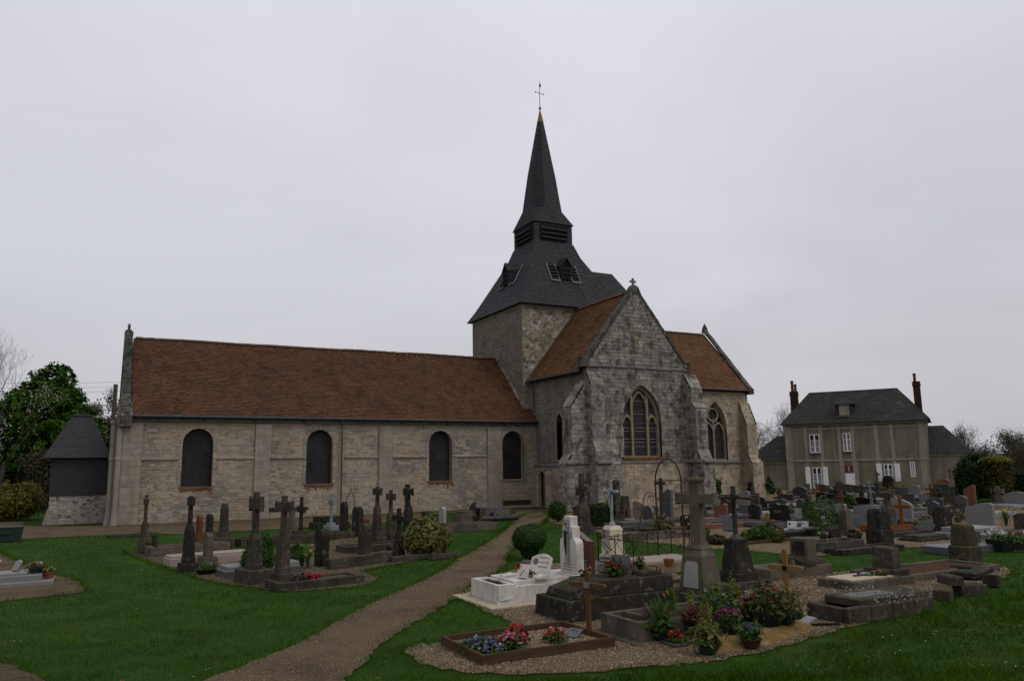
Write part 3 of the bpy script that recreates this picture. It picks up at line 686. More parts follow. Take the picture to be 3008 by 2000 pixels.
tr.strip(cc(.55, .18), cc(.42, .18)); tr.strip(cc(.42, .18), cc(.42, .36)); tr.strip(cc(.55, .36), cc(.55, .18))
tr.build('tracery', M_DRESS, cwo, kind='stuff')
for a, b in ((38.1, 38.98), (39.12, 40.0)): glaze(cwo, PC, [q for q in ci], .32, [a, b], [2.85, 3.5, 4.2, 4.9, 5.62])
circ = [(39.05 + .43 * math.cos(2 * math.pi * k / 16), 6.08 + .43 * math.sin(2 * math.pi * k / 16)) for k in range(16)]
glaze(cwo, PC, circ, .31, [38.6, 39.05, 39.5], [5.6, 6.08, 6.6])
MB().tess([cw], lambda a, b: (a, CY + .43, b)).build('backing', M_DARKIN, cwo)
pm = MB()
for pts in (arch_pts(39.05, .95, 5.25, 5.3, 'pointed', 10, .96),):
    lan = [arch_pts(c, .42, 5.26, 5.3, 'pointed', 6, .7) for c in (38.56, 39.54)]
pm.prism([PC(a, b, .25) for a, b in [(38.98, 5.5), (39.12, 5.5), (39.35, 5.72), (39.05, 5.62), (38.75, 5.72)]], (0, .1, 0)); pm.build('tracery_web', M_DRESS, cwo)
string_run((31.8, CY, 2.55), (CX1, CY, 2.55), (0, -1, 0)); 
CS_ = V(0, RY - CY + .3, CRZ - CE); cn = CS_.length
ro = MB().add([(30.5, CY - .3, CE), (CX1 + .0, CY - .3, CE), (CX1, RY, CRZ), (30.5, RY, CRZ), (30.5, 9.1, CE), (CX1, 9.1, CE)], [(0, 1, 2, 3), (3, 2, 5, 4)])
ro.add([(31, CY - .3, CE), (CX1, CY - .3, CE), (CX1, CY - .3, CE - .09), (31, CY - .3, CE - .09), (31, CY, CE - .09), (CX1, CY, CE - .09)], [(0, 3, 2, 1), (3, 4, 5, 2)])
cro = ro.build('chancel_roof', M_TILE2, church)
tiles('tile_covering', cro, M_TILE2, (0, CY - .3, CE), (1, 0, 0), CS_, [(30.9, 0), (CX1 - .05, 0), (CX1 - .05, cn), (30.9, cn)], .12, .18, .024, .008)
ridge(cro, (31.4, RY, CRZ + .02), (CX1 - .1, RY, CRZ + .02))
MB().tube([(31.2, CY - .38, CE - .04), (CX1 + .1, CY - .38, CE - .04)], .06, 8).build('gutter', M_ZINC, church, kind='stuff')
gc = MB()
for i in range(22):
    a, b = i / 22, (i + 1) / 22 - .006; j = R.uniform(-.03, .03)
    gc.prism([(CX1 - .12 + j, CY - .35 + (RY - CY + .35) * a, CE - .1 + (CRZ - CE + .35) * a), (CX1 - .12 + j, CY - .35 + (RY - CY + .35) * b, CE - .1 + (CRZ - CE + .35) * b), (CX1 - .12 + j, CY - .35 + (RY - CY + .35) * b, CE + .16 + (CRZ - CE + .35) * b), (CX1 - .12 + j, CY - .35 + (RY - CY + .35) * a, CE + .16 + (CRZ - CE + .35) * a)], (.36, 0, 0))
gc.box(CX1 - .15, CX1 + .32, CY - .42, CY + .15, CE - .3, CE + .14).loft([(CX1 + .05, RY, .2, .2, CRZ + .2), (CX1 + .05, RY, .14, .14, CRZ + .6), (CX1 + .05, RY, .03, .03, CRZ + .95)])
gc.build('gable_coping', M_COPE, church, kind='stuff')
buttress((CX1, CY - .02, 0), (1, 0, 0), (0, 1, 0), .9, [(1.3, 0), (1.3, .5), (1.2, .62), (1.2, 2.6), (1.0, 2.8), (.78, 3.1), (.78, 5.4), (.1, 7.0)], M_PLINTH, M_NMORT, (0,))
buttress((CX1 - .95, CY, 0), (0, -1, 0), (1, 0, 0), .8, [(1.1, 0), (1.1, 2.55), (.9, 2.75), (.75, 3.1), (.75, 5.3), (.1, 7.0)], M_PLINTH, M_NMORT, (0, 1))
sc.build('string_course', M_STRING, church, kind='stuff')
# ---------------------------------------------------------------- tower
TCX, TCY = 27.26, 4.565
tb = MB().box(TX0, TX1, TY0, TY1, 0, TZ).build('tower_wall', M_NMORT, church)
zr = lambda y: HE + (y + .3) * (HR - HE) / (RY + .3)
q = facing('t', tb, M_TOWER, (0, TY0, 0), (1, 0, 0), (0, -1, 0), [(TX0, 6.25), (23.72, 6.25), (23.72, 8.3), (27.6, 13.1), (28.3, 13.1), (TX0, 13.1)], [], (.17, .30), (.25, .6), (.004, .03), .014, singles=True); q.build('wall_stone', M_TOWER, tb, kind='stuff')
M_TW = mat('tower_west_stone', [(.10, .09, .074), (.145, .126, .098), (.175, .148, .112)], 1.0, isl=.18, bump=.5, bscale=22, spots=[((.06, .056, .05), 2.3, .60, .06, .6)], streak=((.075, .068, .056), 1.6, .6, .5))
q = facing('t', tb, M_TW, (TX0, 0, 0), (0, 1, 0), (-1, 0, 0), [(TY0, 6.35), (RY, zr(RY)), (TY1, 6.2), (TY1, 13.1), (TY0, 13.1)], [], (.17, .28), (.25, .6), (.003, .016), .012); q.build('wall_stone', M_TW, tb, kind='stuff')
MB().prism([(TX0 - .02, TY0, 6.3), (TX0 - .02, RY, HR + .02), (TX0 - .02, RY, HR + .22), (TX0 - .02, TY0, 6.55)], (-.07, 0, 0)).build('flashing', M_TOWER, church)
# slate roof: eaves -> belfry -> broach spire
def sq(h, z): return [V(TCX - h, TCY - h, z), V(TCX + h, TCY - h, z), V(TCX + h, TCY + h, z), V(TCX - h, TCY + h, z)]
lv = [(4.28, 13.2), (3.75, 14.05), (1.98, 17.4), (1.63, 18.4)]
rm = MB()
for (h0, z0), (h1, z1) in zip(lv, lv[1:]): rm.strip(sq(h0, z0), sq(h1, z1))
rm.add(sq(4.28, 13.2) + sq(3.8, 13.2), [(0, 1, 5, 4), (1, 2, 6, 5), (2, 3, 7, 6), (3, 0, 4, 7)])
rm.strip(sq(1.57, 18.3), sq(1.57, 20.0))
troof = rm.build('tower_roof', M_SLATE, church)
def slate_face(par, a, b, c, d, ex=.14, w=.2):
    """slates on a planar quad a-b (lower edge) to d-c (upper edge)"""
    S = (b - a).normalized(); m_ = (c + d) / 2 - (a + b) / 2; T = (m_ - S * m_.dot(S)).normalized()
    tiles('slate_covering', par, M_SLATE, a, S, T, [((q - a).dot(S), (q - a).dot(T)) for q in (a, b, c, d)], ex, w, .018, .005)
for (h0, z0), (h1, z1) in zip(lv, lv[1:]):
    s0, s1 = sq(h0, z0), sq(h1, z1)
    slate_face(troof, s0[0], s0[1], s1[1], s1[0]); slate_face(troof, s0[3], s0[0], s1[0], s1[3])
hips = MB()
for i in (0, 1, 3): hips.tube([sq(h, z)[i] + V(0, 0, .01) for h, z in lv], .02, 5)
hips.build('hip_roll', M_SLATE, troof, kind='stuff')
# belfry louvres
for k, (S, Nn) in enumerate(((V(1, 0, 0), V(0, -1, 0)), (V(0, 1, 0), V(-1, 0, 0)))):
    C0 = V(TCX, TCY, 0) + Nn * 1.57
    bel = MB(); a = C0 - S * 1.06 + Nn * .012; 
    bel.prism([a + V(0, 0, 18.72), a + S * 2.12 + V(0, 0, 18.72), a + S * 2.12 + V(0, 0, 19.72), a + V(0, 0, 19.72)], Nn * .01)
    bo = bel.build('belfry_opening', M_DARKIN, church)
    for i in range(3):
        z = 18.72 + i * .33; p = C0 - S * 1.08 + V(0, 0, z)
        MB().prism([p + Nn * .20, p + Nn * .02 + V(0, 0, .27), p + Nn * .0 + V(0, 0, .24), p + Nn * .19 - V(0, 0, .035)], S * 2.16).build('louvre', M_BLACKW, bo)
    for e in (-1.12, 1.06): MB().prism([C0 + S * e + Nn * .02 + V(0, 0, 18.7), C0 + S * (e + .06) + Nn * .02 + V(0, 0, 18.7), C0 + S * (e + .06) + Nn * .02 + V(0, 0, 19.75), C0 + S * e + Nn * .02 + V(0, 0, 19.75)], Nn * .1).build('jamb', M_BLACKW, bo)
    s0, s1 = sq(1.5, 18.3), sq(1.5, 20.0); i0 = 0 if k == 0 else 3
    for (u0, u1, z0, z1) in ((-1.57, -1.13, 18.3, 20), (1.13, 1.57, 18.3, 20), (-1.13, 1.13, 18.3, 18.72), (-1.13, 1.13, 19.74, 20)):
        cc_ = V(TCX, TCY, 0) + Nn * 1.575
        tiles('slate_covering', troof, M_SLATE, cc_ + S * u0 * (1 if k == 0 else 1) + V(0, 0, z0), S, V(0, 0, 1), [(0, 0), (u1 - u0, 0), (u1 - u0, z1 - z0), (0, z1 - z0)], .14, .2, .01)
# broach spire
e4 = sq(1.66, 19.92); zb_, ro_ = 21.3, .98
oc = lambda r, z: [V(TCX + r * math.cos(math.radians(-112.5 + 45 * k)), TCY + r * math.sin(math.radians(-112.5 + 45 * k)), z) for k in range(8)]
OB, OM, OT = oc(1.46, 21.25), oc(1.06, 23.9), oc(.22, 28.4); spm = MB()
for i in range(4):
    j = (i + 1) % 4
    # cardinal face of side i: octagon edge (2i, 2i+1)
    spm.add([e4[i], e4[j], OB[2 * i + 1], OB[2 * i]], [(0, 1, 2, 3)]); spm.add([e4[j], OB[(2 * i + 2) % 8], OB[2 * i + 1]], [(0, 1, 2)])
spm.strip(OB, OM); spm.strip(OM, OT); spm.add(e4 + sq(1.4, 19.92), [(1, 0, 4, 5), (2, 1, 5, 6), (3, 2, 6, 7), (0, 3, 7, 4)])
spire = spm.build('spire', M_SLATE, church)
for i in (0, 3): slate_face(spire, e4[i], e4[(i + 1) % 4], OB[2 * i + 1], OB[2 * i], .13, .18)
for i in (3, 0):
    j = (i + 1) % 4; a, b, c = e4[j], OB[(2 * i + 2) % 8], OB[2 * i + 1]
    S = (b - c).normalized(); m_ = c - a; T = (m_ - S * m_.dot(S)).normalized()
    tiles('slate_covering', spire, M_SLATE, a, S, T, [((q - a).dot(S), (q - a).dot(T)) for q in (a, b, c)], .13, .18, .01)
for k in (6, 7, 0, 1, 2): slate_face(spire, OB[k], OB[(k + 1) % 8], OM[(k + 1) % 8], OM[k], .13, .16); slate_face(spire, OM[k], OM[(k + 1) % 8], OT[(k + 1) % 8], OT[k], .13, .16)
sh = MB()
for k in range(8): sh.tube([OB[k], OM[k], OT[k]], .02, 4)
for i in range(4): sh.tube([e4[i], e4[(i + 1) % 4]], .03, 4)
sh.build('hip_roll', M_SLATE, spire, kind='stuff')
MB().lathe(TCX, TCY, [(.26, 28.35), (.24, 28.45), (.03, 29.4), (.03, 29.45)], 8).build('spire_cap', M_GOLD, church)
fc = MB().tube([(TCX, TCY, 29.3), (TCX, TCY, 31.75)], [.035, .015], 6).ball((TCX, TCY, 29.5), .1).tube([(TCX - .42, TCY - .1, 30.72), (TCX + .42, TCY + .1, 30.78)], .022, 6)
fc.ball((TCX - .42, TCY - .1, 30.72), .05).ball((TCX + .42, TCY + .1, 30.78), .05).add([(TCX, TCY, 31.2), (TCX + .1, TCY, 31.25), (TCX + .16, TCY + .01, 31.4), (TCX + .05, TCY, 31.55), (TCX, TCY, 31.62), (TCX - .03, TCY, 31.4)], [(0, 1, 2, 3, 4, 5)])
fc.build('weather_cross', M_BLACKW, church, kind='stuff')
MB().tube([(TCX + .35, TCY - 1.8, 19.95), (TCX + .3, TCY - 1.6, 18.9), (TCX + .38, TCY - 2.0, 17.5), (TCX + .75, TCY - 3.0, 15.6), (TCX + 1.3, TCY - 4.2, 13.3), (TCX + 1.4, TCY - 3.95, 12.4)], .016, 5).tube([(TCX + .12, TCY - .25, 28), (TCX + .33, TCY - .95, 21.4), (TCX + .35, TCY - 1.8, 19.95)], .014, 5).build('lightning_cable', M_ZINC, church, kind='stuff')
# dormers with slanted louvres on the south and west slopes
for S, Nn in ((V(1, 0, 0), V(0, -1, 0)), (V(0, 1, 0), V(-1, 0, 0))):
    C0 = V(TCX, TCY, 0); slope = (3.75 - 1.98) / (17.4 - 14.05)
    hz = lambda z: 3.75 - (z - 14.05) * slope
    sgn = -1 if S.y else 1
    def Q(s, z, o=0): return C0 + S * s + Nn * (hz(z) + o) + V(0, 0, z)
    for s0 in (-1.18, .52):
        lp = MB().add([Q(s0, 15.3, .03), Q(s0 + .62, 15.3, .03), Q(s0 + .62, 16.6, .03), Q(s0, 16.6, .03)], [(0, 1, 2, 3)]).build('louvre_panel', M_DARKIN, troof)
        for i in range(5):
            z = 15.32 + i * .26
            MB().prism([Q(s0, z, .16), Q(s0, z + .2, .05), Q(s0, z + .17, .03), Q(s0, z - .02, .13)], S * .62).build('louvre', M_BLACKW, lp)
        fr = MB()
        for e in (s0 - .05, s0 + .62): fr.prism([Q(e, 15.25, 0), Q(e, 15.25, .1), Q(e, 16.65, .1), Q(e, 16.65, 0)], S * .05)
        fr.prism([Q(s0 - .05, 15.2, 0), Q(s0 - .05, 15.2, .12), Q(s0 - .05, 15.28, .12), Q(s0 - .05, 15.28, 0)], S * .72); fr.build('frame', M_LEAD, lp, kind='stuff')
    dm = MB(); b0 = hz(15.25) + .02; wz = 16.45; rz = 17.0
    for e in (-.42, .36): dm.prism([C0 + S * e + Nn * b0 + V(0, 0, 15.3), C0 + S * e + Nn * b0 + V(0, 0, wz), C0 + S * e + Nn * (hz(wz) - .1) + V(0, 0, wz)], S * .06)
    dobj = dm.build('dormer', M_SLATE, troof, kind='stuff')
    rfm = MB()
    for e in (-1, 1):
        rfm.add([C0 + S * e * .5 + Nn * (b0 + .1) + V(0, 0, wz - .12), C0 + Nn * (b0 + .1) + V(0, 0, rz), C0 + Nn * (hz(rz) - .1) + V(0, 0, rz), C0 + S * e * .5 + Nn * (hz(wz) - .1) + V(0, 0, wz - .12)], [(0, 1, 2, 3)])
        rfm.add([C0 + S * e * .5 + Nn * (b0 + .1) + V(0, 0, wz - .20), C0 + Nn * (b0 + .1) + V(0, 0, rz - .09), C0 + Nn * (b0 + .1) + V(0, 0, rz), C0 + S * e * .5 + Nn * (b0 + .1) + V(0, 0, wz - .12)], [(0, 1, 2, 3)])
    rfm.build('dormer_roof', M_SLATE, dobj)
    MB().add([C0 + S * -.38 + Nn * b0 + V(0, 0, 15.3), C0 + S * .38 + Nn * b0 + V(0, 0, 15.3), C0 + S * .38 + Nn * b0 + V(0, 0, wz), C0 + Nn * b0 + V(0, 0, rz - .1), C0 - S * .38 + Nn * b0 + V(0, 0, wz)], [(0, 1, 2, 3, 4)]).build('dormer_opening', M_DARKIN, dobj)
    fr = MB()
    for e in (-.36, .28): fr.prism([C0 + S * e + Nn * b0 + V(0, 0, 15.3), C0 + S * (e + .08) + Nn * b0 + V(0, 0, 15.3), C0 + S * (e + .08) + Nn * b0 + V(0, 0, wz + .1), C0 + S * e + Nn * b0 + V(0, 0, wz + .1)], Nn * .06)
    for i in range(3): fr.prism([C0 - S * .3 + Nn * b0 + V(0, 0, 15.45 + i * .33), C0 + S * .3 + Nn * b0 + V(0, 0, 15.45 + i * .33), C0 + S * .3 + Nn * b0 + V(0, 0, 15.6 + i * .33), C0 - S * .3 + Nn * b0 + V(0, 0, 15.6 + i * .33)], Nn * .03)
    fr.build('dormer_frame', M_BLACKW, dobj, kind='stuff')
# stair turret roof on the east side
TU = [V(29.0, 3.0, onY(1751, 800, 3.0)[1]), V(onY(1797, 799, 3.0)[0], 3.0, onY(1751, 800, 3.0)[1])]
a0, a1, b0_, b1_ = V(29.0, .9, 13.3), V(33.9, .9, 13.3), V(33.9, 5.1, 13.3), V(29, 5.1, 13.3)
tu = MB().add([a0, a1, TU[1], TU[0], b0_, b1_], [(0, 1, 2, 3), (1, 4, 2), (4, 5, 3, 2)]).build('stair_turret_roof', M_SLATE, church)
slate_face(tu, a0, a1, TU[1], TU[0])
MB().box(31.3, 33.6, 1.2, 4.8, 0, 13.35).build('stair_turret_wall', M_NMORT, church)
# stones that can be told apart become pieces of their own
STONES.sort(key=lambda q: -q[0]); NS = 290
rest = {}
for i, (a, vs, fs, m_, par, mb_) in enumerate(STONES):
    if i < NS: MB().add(vs, fs).build('stone', m_, par)
    else: rest.setdefault(id(par), (par, m_, MB()))[2].add(vs, fs)
for par, m_, q in rest.values(): q.build('wall_stone', m_, par, kind='stuff')
# ---------------------------------------------------------------- west porch
PY, PX0, PX1 = 2.57, -3.0, -.42
porch = thing('slate_hung_porch', 'small dark slate-hung porch with hipped roof at west end of nave', 'porch', ((PX0 + PX1) / 2, PY, 0))
pw = MB().box(PX0 + .02, PX1, PY, PY + 4, 0, 1.42).build('base_wall', M_NMORT, porch)
M_FLINT = mat('flint_rubble', [(.12, .11, .10), (.28, .26, .235), (.36, .335, .30)], 2.2, isl=.4, bump=.5, bscale=24, spots=[((.035, .033, .032), 4.5, .60, .03, .95)])
q = facing('f', pw, M_FLINT, (0, PY, 0), (1, 0, 0), (0, -1, 0), [(PX0 + .02, .02), (PX1, .02), (PX1, 1.38), (PX0 + .02, 1.38)], [], (.08, .14), (.1, .28), (.005, .03), .014); q.build('flint_stone', M_FLINT, pw, kind='stuff')
MB().loft([((PX0 + .0), PY + .3, .22, .35, 0), (PX0 + .08, PY + .3, .1, .3, .8)]).build('foot_buttress', M_PALE, porch)
ps = MB().box(PX0 - .02, PX1, PY - .05, PY + 4, 1.42, 3.36).build('slate_wall', M_SLATE2, porch)
tiles('slate_covering', ps, M_SLATE2, (PX0 - .02, PY - .055, 1.42), (1, 0, 0), (0, 0, 1), [(0, 0), (PX1 - PX0 + .02, 0), (PX1 - PX0 + .02, 1.94), (0, 1.94)], .11, .2, .008)
e = [V(PX0 - .38, PY - .4, 3.32), V(PX1 + .1, PY - .4, 3.32), V(PX1 + .1, PY + 4.3, 3.32), V(PX0 - .38, PY + 4.3, 3.32)]; r0, r1 = V(PX0 + .72, PY + 1.5, 5.55), V(-1.35, PY + 1.5, 5.55)
pr = MB().add(e + [r0, r1], [(0, 1, 5, 4), (3, 0, 4), (1, 2, 5), (2, 3, 4, 5), (3, 2, 1, 0)]).build('roof', M_SLATE2, porch)
S = V(1, 0, 0); T = ((r0 + r1) / 2 - (e[0] + e[1]) / 2); T = (T - S * T.x).normalized()
tiles('slate_covering', pr, M_SLATE2, e[0], S, T, [((q - e[0]).dot(S), (q - e[0]).dot(T)) for q in (e[0], e[1], r1, r0)], .12, .22, .01)
MB().tube([r0 + V(0, 0, .02), r1 + V(0, 0, .02)], .07, 6).build('ridge_cap', M_SLATE2, pr)
MB().tube([(PX1 - .15, PY - .1, 4.05), (PX1 - .15, PY - .25, 4.3), (PX1 - .02, PY - .3, 4.35)], .05, 8).build('flue', M_ZINC, porch)
tag(MB().tube([(-.25, 14, 0), (-.25, 14, 8.3)], .13, 8).build('wooden_pole', M_DOOR, None), 'tall weathered pole rising behind the west gable', 'pole')
# ================================================================== GROUND
def W2(l): return [at(*p) for p in l]
BANK = [(3.2, -60.), (2.6, -36.5)] + W2([(1180, 1972), (1250, 1985), (1330, 1992), (1450, 1996), (1600, 1994), (1900, 1965), (2200, 1932), (2370, 1881), (2506, 1843), (2698, 1782), (2778, 1763), (2905, 1726), (2990, 1680), (3200, 1640)]) + [(60., -34.)]
BK = np.array(BANK); BKP = np.array(BANK + [(60., -90.), (3.2, -90.)])
def inpoly(P, poly):
    x, y = P[:, 0], P[:, 1]; r = np.zeros(len(P), bool); a = poly; b = np.roll(poly, -1, 0)
    for (x0, y0), (x1, y1) in zip(a, b):
        if y0 == y1: continue
        c = ((y0 > y) != (y1 > y)) & (x < (x1 - x0) * (y - y0) / (y1 - y0) + x0); r ^= c
    return r
def bank_d(P):
    """distance in from the foot of the grass bank (0 off the bank)"""
    best = np.full(len(P), 1e9)
    for a, b in zip(BK, BK[1:]):
        d = b - a; t = np.clip(((P - a) @ d) / (d @ d), 0, 1); q = P - (a + t[:, None] * d); best = np.minimum(best, np.hypot(q[:, 0], q[:, 1]))
    return np.where(inpoly(P, BKP), best, 0)
def ground_z(P):
    P = np.atleast_2d(np.asarray(P, float)); d = np.maximum(bank_d(P), 0)
    return .85 * (1 - np.exp(-(d / 6.) ** 1.35)) + .02 * np.sin(P[:, 0] * 1.3 + P[:, 1]) * np.minimum(d, 1)
def gz(x, y): return float(ground_z([(x, y)])[0])
gxs = np.unique(np.concatenate([np.linspace(-400, -30, 12), np.linspace(-30, 60, 181), np.linspace(60, 500, 14)])); gys = np.unique(np.concatenate([np.linspace(-400, -60, 8), np.linspace(-60, -10, 126), np.linspace(-10, 60, 36), np.linspace(60, 900, 14)]))
GXX, GYY = np.meshgrid(gxs, gys); GP = np.stack([GXX.ravel(), GYY.ravel()], 1); GZZ = ground_z(GP) - .012
nx = len(gxs); gf = [(j * nx + i, j * nx + i + 1, (j + 1) * nx + i + 1, (j + 1) * nx + i) for j in range(len(gys) - 1) for i in range(nx - 1)]
M_GRASS = mat('grass_turf', [(.014, .038, .002), (.024, .062, .003), (.042, .085, .006)], 1.1, bump=.8, bscale=45, bdist=.04, rough=.95, spec=.1, spots=[((.045, .048, .012), 1.6, .62, .07, .55), ((.014, .040, .006), .35, .5, .15, .6)])
M_GRAVEL = mat('gravel', [(.062, .044, .025), (.105, .076, .045), (.150, .113, .070)], 22., detail=8, bump=1., bscale=60, bdist=.02, rough=.95, spec=.1, spots=[((.045, .032, .02), .9, .56, .10, .7), ((.25, .20, .14), 60., .66, .03, .6), ((.04, .035, .02), .5, .63, .06, .4)])
M_GRAVEL2 = mat('pale_gravel', [(.08, .058, .032), (.135, .10, .058), (.185, .142, .088)], 22., detail=8, bump=1., bscale=60, bdist=.02, rough=.95, spec=.1, spots=[((.08, .06, .042), 1.6, .62, .09, .5), ((.33, .28, .23), 60., .66, .03, .6)])
M_DIRT = mat('bare_earth', [(.045, .031, .02), (.075, .053, .034), (.11, .083, .058)], 9., detail=8, bump=1., bscale=40, bdist=.02, rough=.97, spec=.1, spots=[((.025, .035, .012), 1.2, .60, .08, .5), ((.17, .14, .11), 45., .69, .03, .5)])
gme = bpy.data.meshes.new('ground'); gme.from_pydata([(a, b, c) for (a, b), c in zip(GP, GZZ)], [], gf); gme.materials.append(M_GRASS); gme.polygons.foreach_set('use_smooth', [True] * len(gme.polygons))
struct(link('ground', gme))
def rough_poly(pts, j=.12, step=.45):
    for _ in range(2):      # round the corners
        pts = [q for i in range(len(pts)) for q in ((pts[i][0] * .75 + pts[(i + 1) % len(pts)][0] * .25, pts[i][1] * .75 + pts[(i + 1) % len(pts)][1] * .25), (pts[i][0] * .25 + pts[(i + 1) % len(pts)][0] * .75, pts[i][1] * .25 + pts[(i + 1) % len(pts)][1] * .75))]
    out = []
    for i in range(len(pts)):
        a, b = Vector(pts[i]), Vector(pts[(i + 1) % len(pts)]); n = max(1, int((b - a).length / step))
        for k in range(n):
            q = a + (b - a) * (k / n); out.append((q.x + R.uniform(-j, j), q.y + R.uniform(-j, j)))
    return out
SURF = []
def surface(name, pts, m, z, j=.06, step=.13, grass=False):
    p = rough_poly(pts, j, step); SURF.append((np.array(p), grass, m))
    mb = MB()
    tri = tessellate_polygon([[Vector((a, b, 0)) for a, b in p]])
    zs = ground_z(p)
    mb.add([(a, b, zz_ + z) for (a, b), zz_ in zip(p, zs)], [tuple(t) if (Vector(p[t[1]]) - Vector(p[t[0]])).cross(Vector(p[t[2]]) - Vector(p[t[0]])) > 0 else tuple(t[::-1]) for t in tri])
    return struct(mb.build(name, m))
k2 = 1.2757
# gravel round the church, path, and the plots
surface('church_path', [(-40, 6.), (-8, 7), (-4.2, 8), (-4.2, 4), (-3.2, 1.8), (0, -.0), (23.6, .0), (23.6, -6.8), (25, -7.5), (23.4, -9.0), (20.6, -9.6)] + W2([(1495, 1520), (1420, 1508), (1300, 1506), (1200, 1530), (1000, 1545), (800, 1556), (640, 1562), (500, 1572), (420, 1563), (330, 1572), (250, 1575), (160, 1578), (60, 1585), (-100, 1590)]) + [(-40, -6)], M_GRAVEL, .0)
surface('gravel_path', W2([(1525, 1512), (1500, 1540), (1465, 1570), (1395, 1615), (1330, 1648), (1322, 1664), (1225, 1714), (1110, 1760), (995, 1822), (880, 1888), (715, 1952), (560, 2010), (380, 2100), (900, 2200), (1010, 2000), (1060, 1952), (1125, 1888), (1225, 1824), (1290, 1782), (1350, 1752), (1400, 1700), (1440, 1690), (1480, 1668), (1490, 1640), (1500, 1610), (1545, 1560), (1575, 1548), (1620, 1520), (1600, 1500)]), M_GRAVEL, .004)
surface('corner_dirt', W2([(-60, 1940), (0, 1946), (70, 1966), (150, 2000), (180, 2080), (-100, 2080)]), M_DIRT, .002)
surface('left_grave_gravel', W2([(-120, 1560), (0, 1622), (40, 1645), (90, 1665), (140, 1682), (215, 1700), (258, 1728), (230, 1740), (130, 1752), (0, 1766), (-150, 1780)]), M_GRAVEL, .002)
surface('old_plot_earth', W2([(352, 1612), (420, 1642), (470, 1662), (545, 1682), (600, 1702), (660, 1716), (760, 1726), (835, 1738), (960, 1730), (1060, 1720), (1118, 1700), (1095, 1688), (1065, 1680), (1070, 1672), (1200, 1650), (1240, 1640), (1200, 1590), (1220, 1560), (1060, 1566), (960, 1590), (900, 1600), (860, 1592), (780, 1625), (700, 1630), (640, 1618), (560, 1600), (450, 1622)]), M_DIRT, .002)
surface('front_plot_gravel', W2([(1195, 1902), (1190, 1918), (1235, 1945), (1300, 1968), (1450, 1978), (1600, 1978), (1760, 1972), (1900, 1957), (2060, 1944), (2200, 1925), (2370, 1876), (2506, 1839), (2698, 1778), (2778, 1759), (2905, 1722), (2985, 1676), (2960, 1664), (2880, 1668), (2790, 1650), (2700, 1655), (2620, 1668), (2440, 1680), (2240, 1700), (2130, 1705), (2030, 1700), (1900, 1660), (1800, 1640), (1660, 1650), (1560, 1660), (1450, 1690), (1400, 1712), (1330, 1750), (1470, 1812), (1535, 1845), (1500, 1868), (1400, 1876), (1290, 1884)]), M_GRAVEL, .002)
surface('rear_plot_gravel', W2([(1590, 1530), (1640, 1540), (1722, 1555), (1835, 1586), (2000, 1602), (2060, 1613), (2140, 1611), (2310, 1629), (2400, 1633), (2470, 1626), (2560, 1612), (2700, 1606), (2800, 1610), (2860, 1620), (3100, 1618), (3300, 1480), (2700, 1418), (2300, 1428), (2255, 1462), (2000, 1470), (1700, 1500), (1640, 1512)]), M_GRAVEL2, .002)
surface('grass_patch', W2([(2640, 1470), (2700, 1470), (2720, 1480), (2650, 1484)]), M_GRASS, .006, .05, .3, True)
# church foreground grass inside the old plot rows
surface('grass_strip', W2([(455, 1592), (520, 1568), (600, 1566), (560, 1598), (500, 1604)]), M_GRASS, .006, .05, .3, True)
surface('grass_strip', W2([(745, 1556), (850, 1556), (845, 1590), (800, 1600), (745, 1585)]), M_GRASS, .006, .05, .3, True)
surface('grass_strip', W2([(855, 1605), (920, 1600), (925, 1640), (870, 1640)]), M_GRASS, .006, .05, .3, True)
def surf_mask(P):
    """0 grass, 1 gravel or earth"""
    m = np.zeros(len(P), int)
    for p, g, mm in SURF: m[inpoly(P, p)] = 0 if g else 1
    return m
def polar(n, r0, r1, a0=-36, a1=37, pw=1.):
    u = NR.random(n); r = r0 * (r1 / r0) ** (u ** pw); a = math.radians(90 - math.degrees(TH)) - np.radians(NR.uniform(a0, a1, n))
    return np.stack([CAMX + r * np.cos(a), CAMY + r * np.sin(a)], 1), r
def leaf_np0(C, Nrm, size, aspect=.5):
    n = len(C); a = NR.normal(size=(n, 3)); Nn = Nrm + NR.normal(0, .25, (n, 3)); Nn /= np.linalg.norm(Nn, axis=1)[:, None]; u = a - (a * Nn).sum(1)[:, None] * Nn; u /= np.linalg.norm(u, axis=1)[:, None]; w = np.cross(Nn, u); s = size * NR.uniform(.6, 1.4, n)[:, None]
    return np.stack([C - u * s, C + w * s * aspect, C + u * s, C - w * s * aspect], 1).reshape(-1, 3), np.arange(n)[:, None] * 4 + np.array([[0, 1, 2, 3]])
# grass blades, thinning with distance
def blades(P, r, h0, w0, name, m):
    n = len(P); h = h0 * NR.uniform(.5, 1.3, n); w = w0 * np.maximum(1, r / 11.) * NR.uniform(.7, 1.3, n); an = NR.uniform(0, 2 * np.pi, n)
    dx, dy = np.cos(an) * w, np.sin(an) * w; lean = NR.uniform(0, .75, n) * h; la = NR.uniform(0, 2 * np.pi, n); z = ground_z(P) - .012
    v = np.zeros((n, 4, 3)); v[:, 0] = np.stack([P[:, 0] - dx, P[:, 1] - dy, z], 1); v[:, 1] = np.stack([P[:, 0] + dx, P[:, 1] + dy, z], 1)
    mx, my = P[:, 0] + np.cos(la) * lean * .4, P[:, 1] + np.sin(la) * lean * .4
    v[:, 2] = np.stack([mx + dx * .7, my + dy * .7, z + h * .6], 1); tip = np.stack([P[:, 0] + np.cos(la) * lean, P[:, 1] + np.sin(la) * lean, z + h], 1); v[:, 3] = tip
    return mesh_np(name, v.reshape(-1, 3), (np.arange(n)[:, None] * 4 + np.array([[0, 1, 2, 3]])), m)
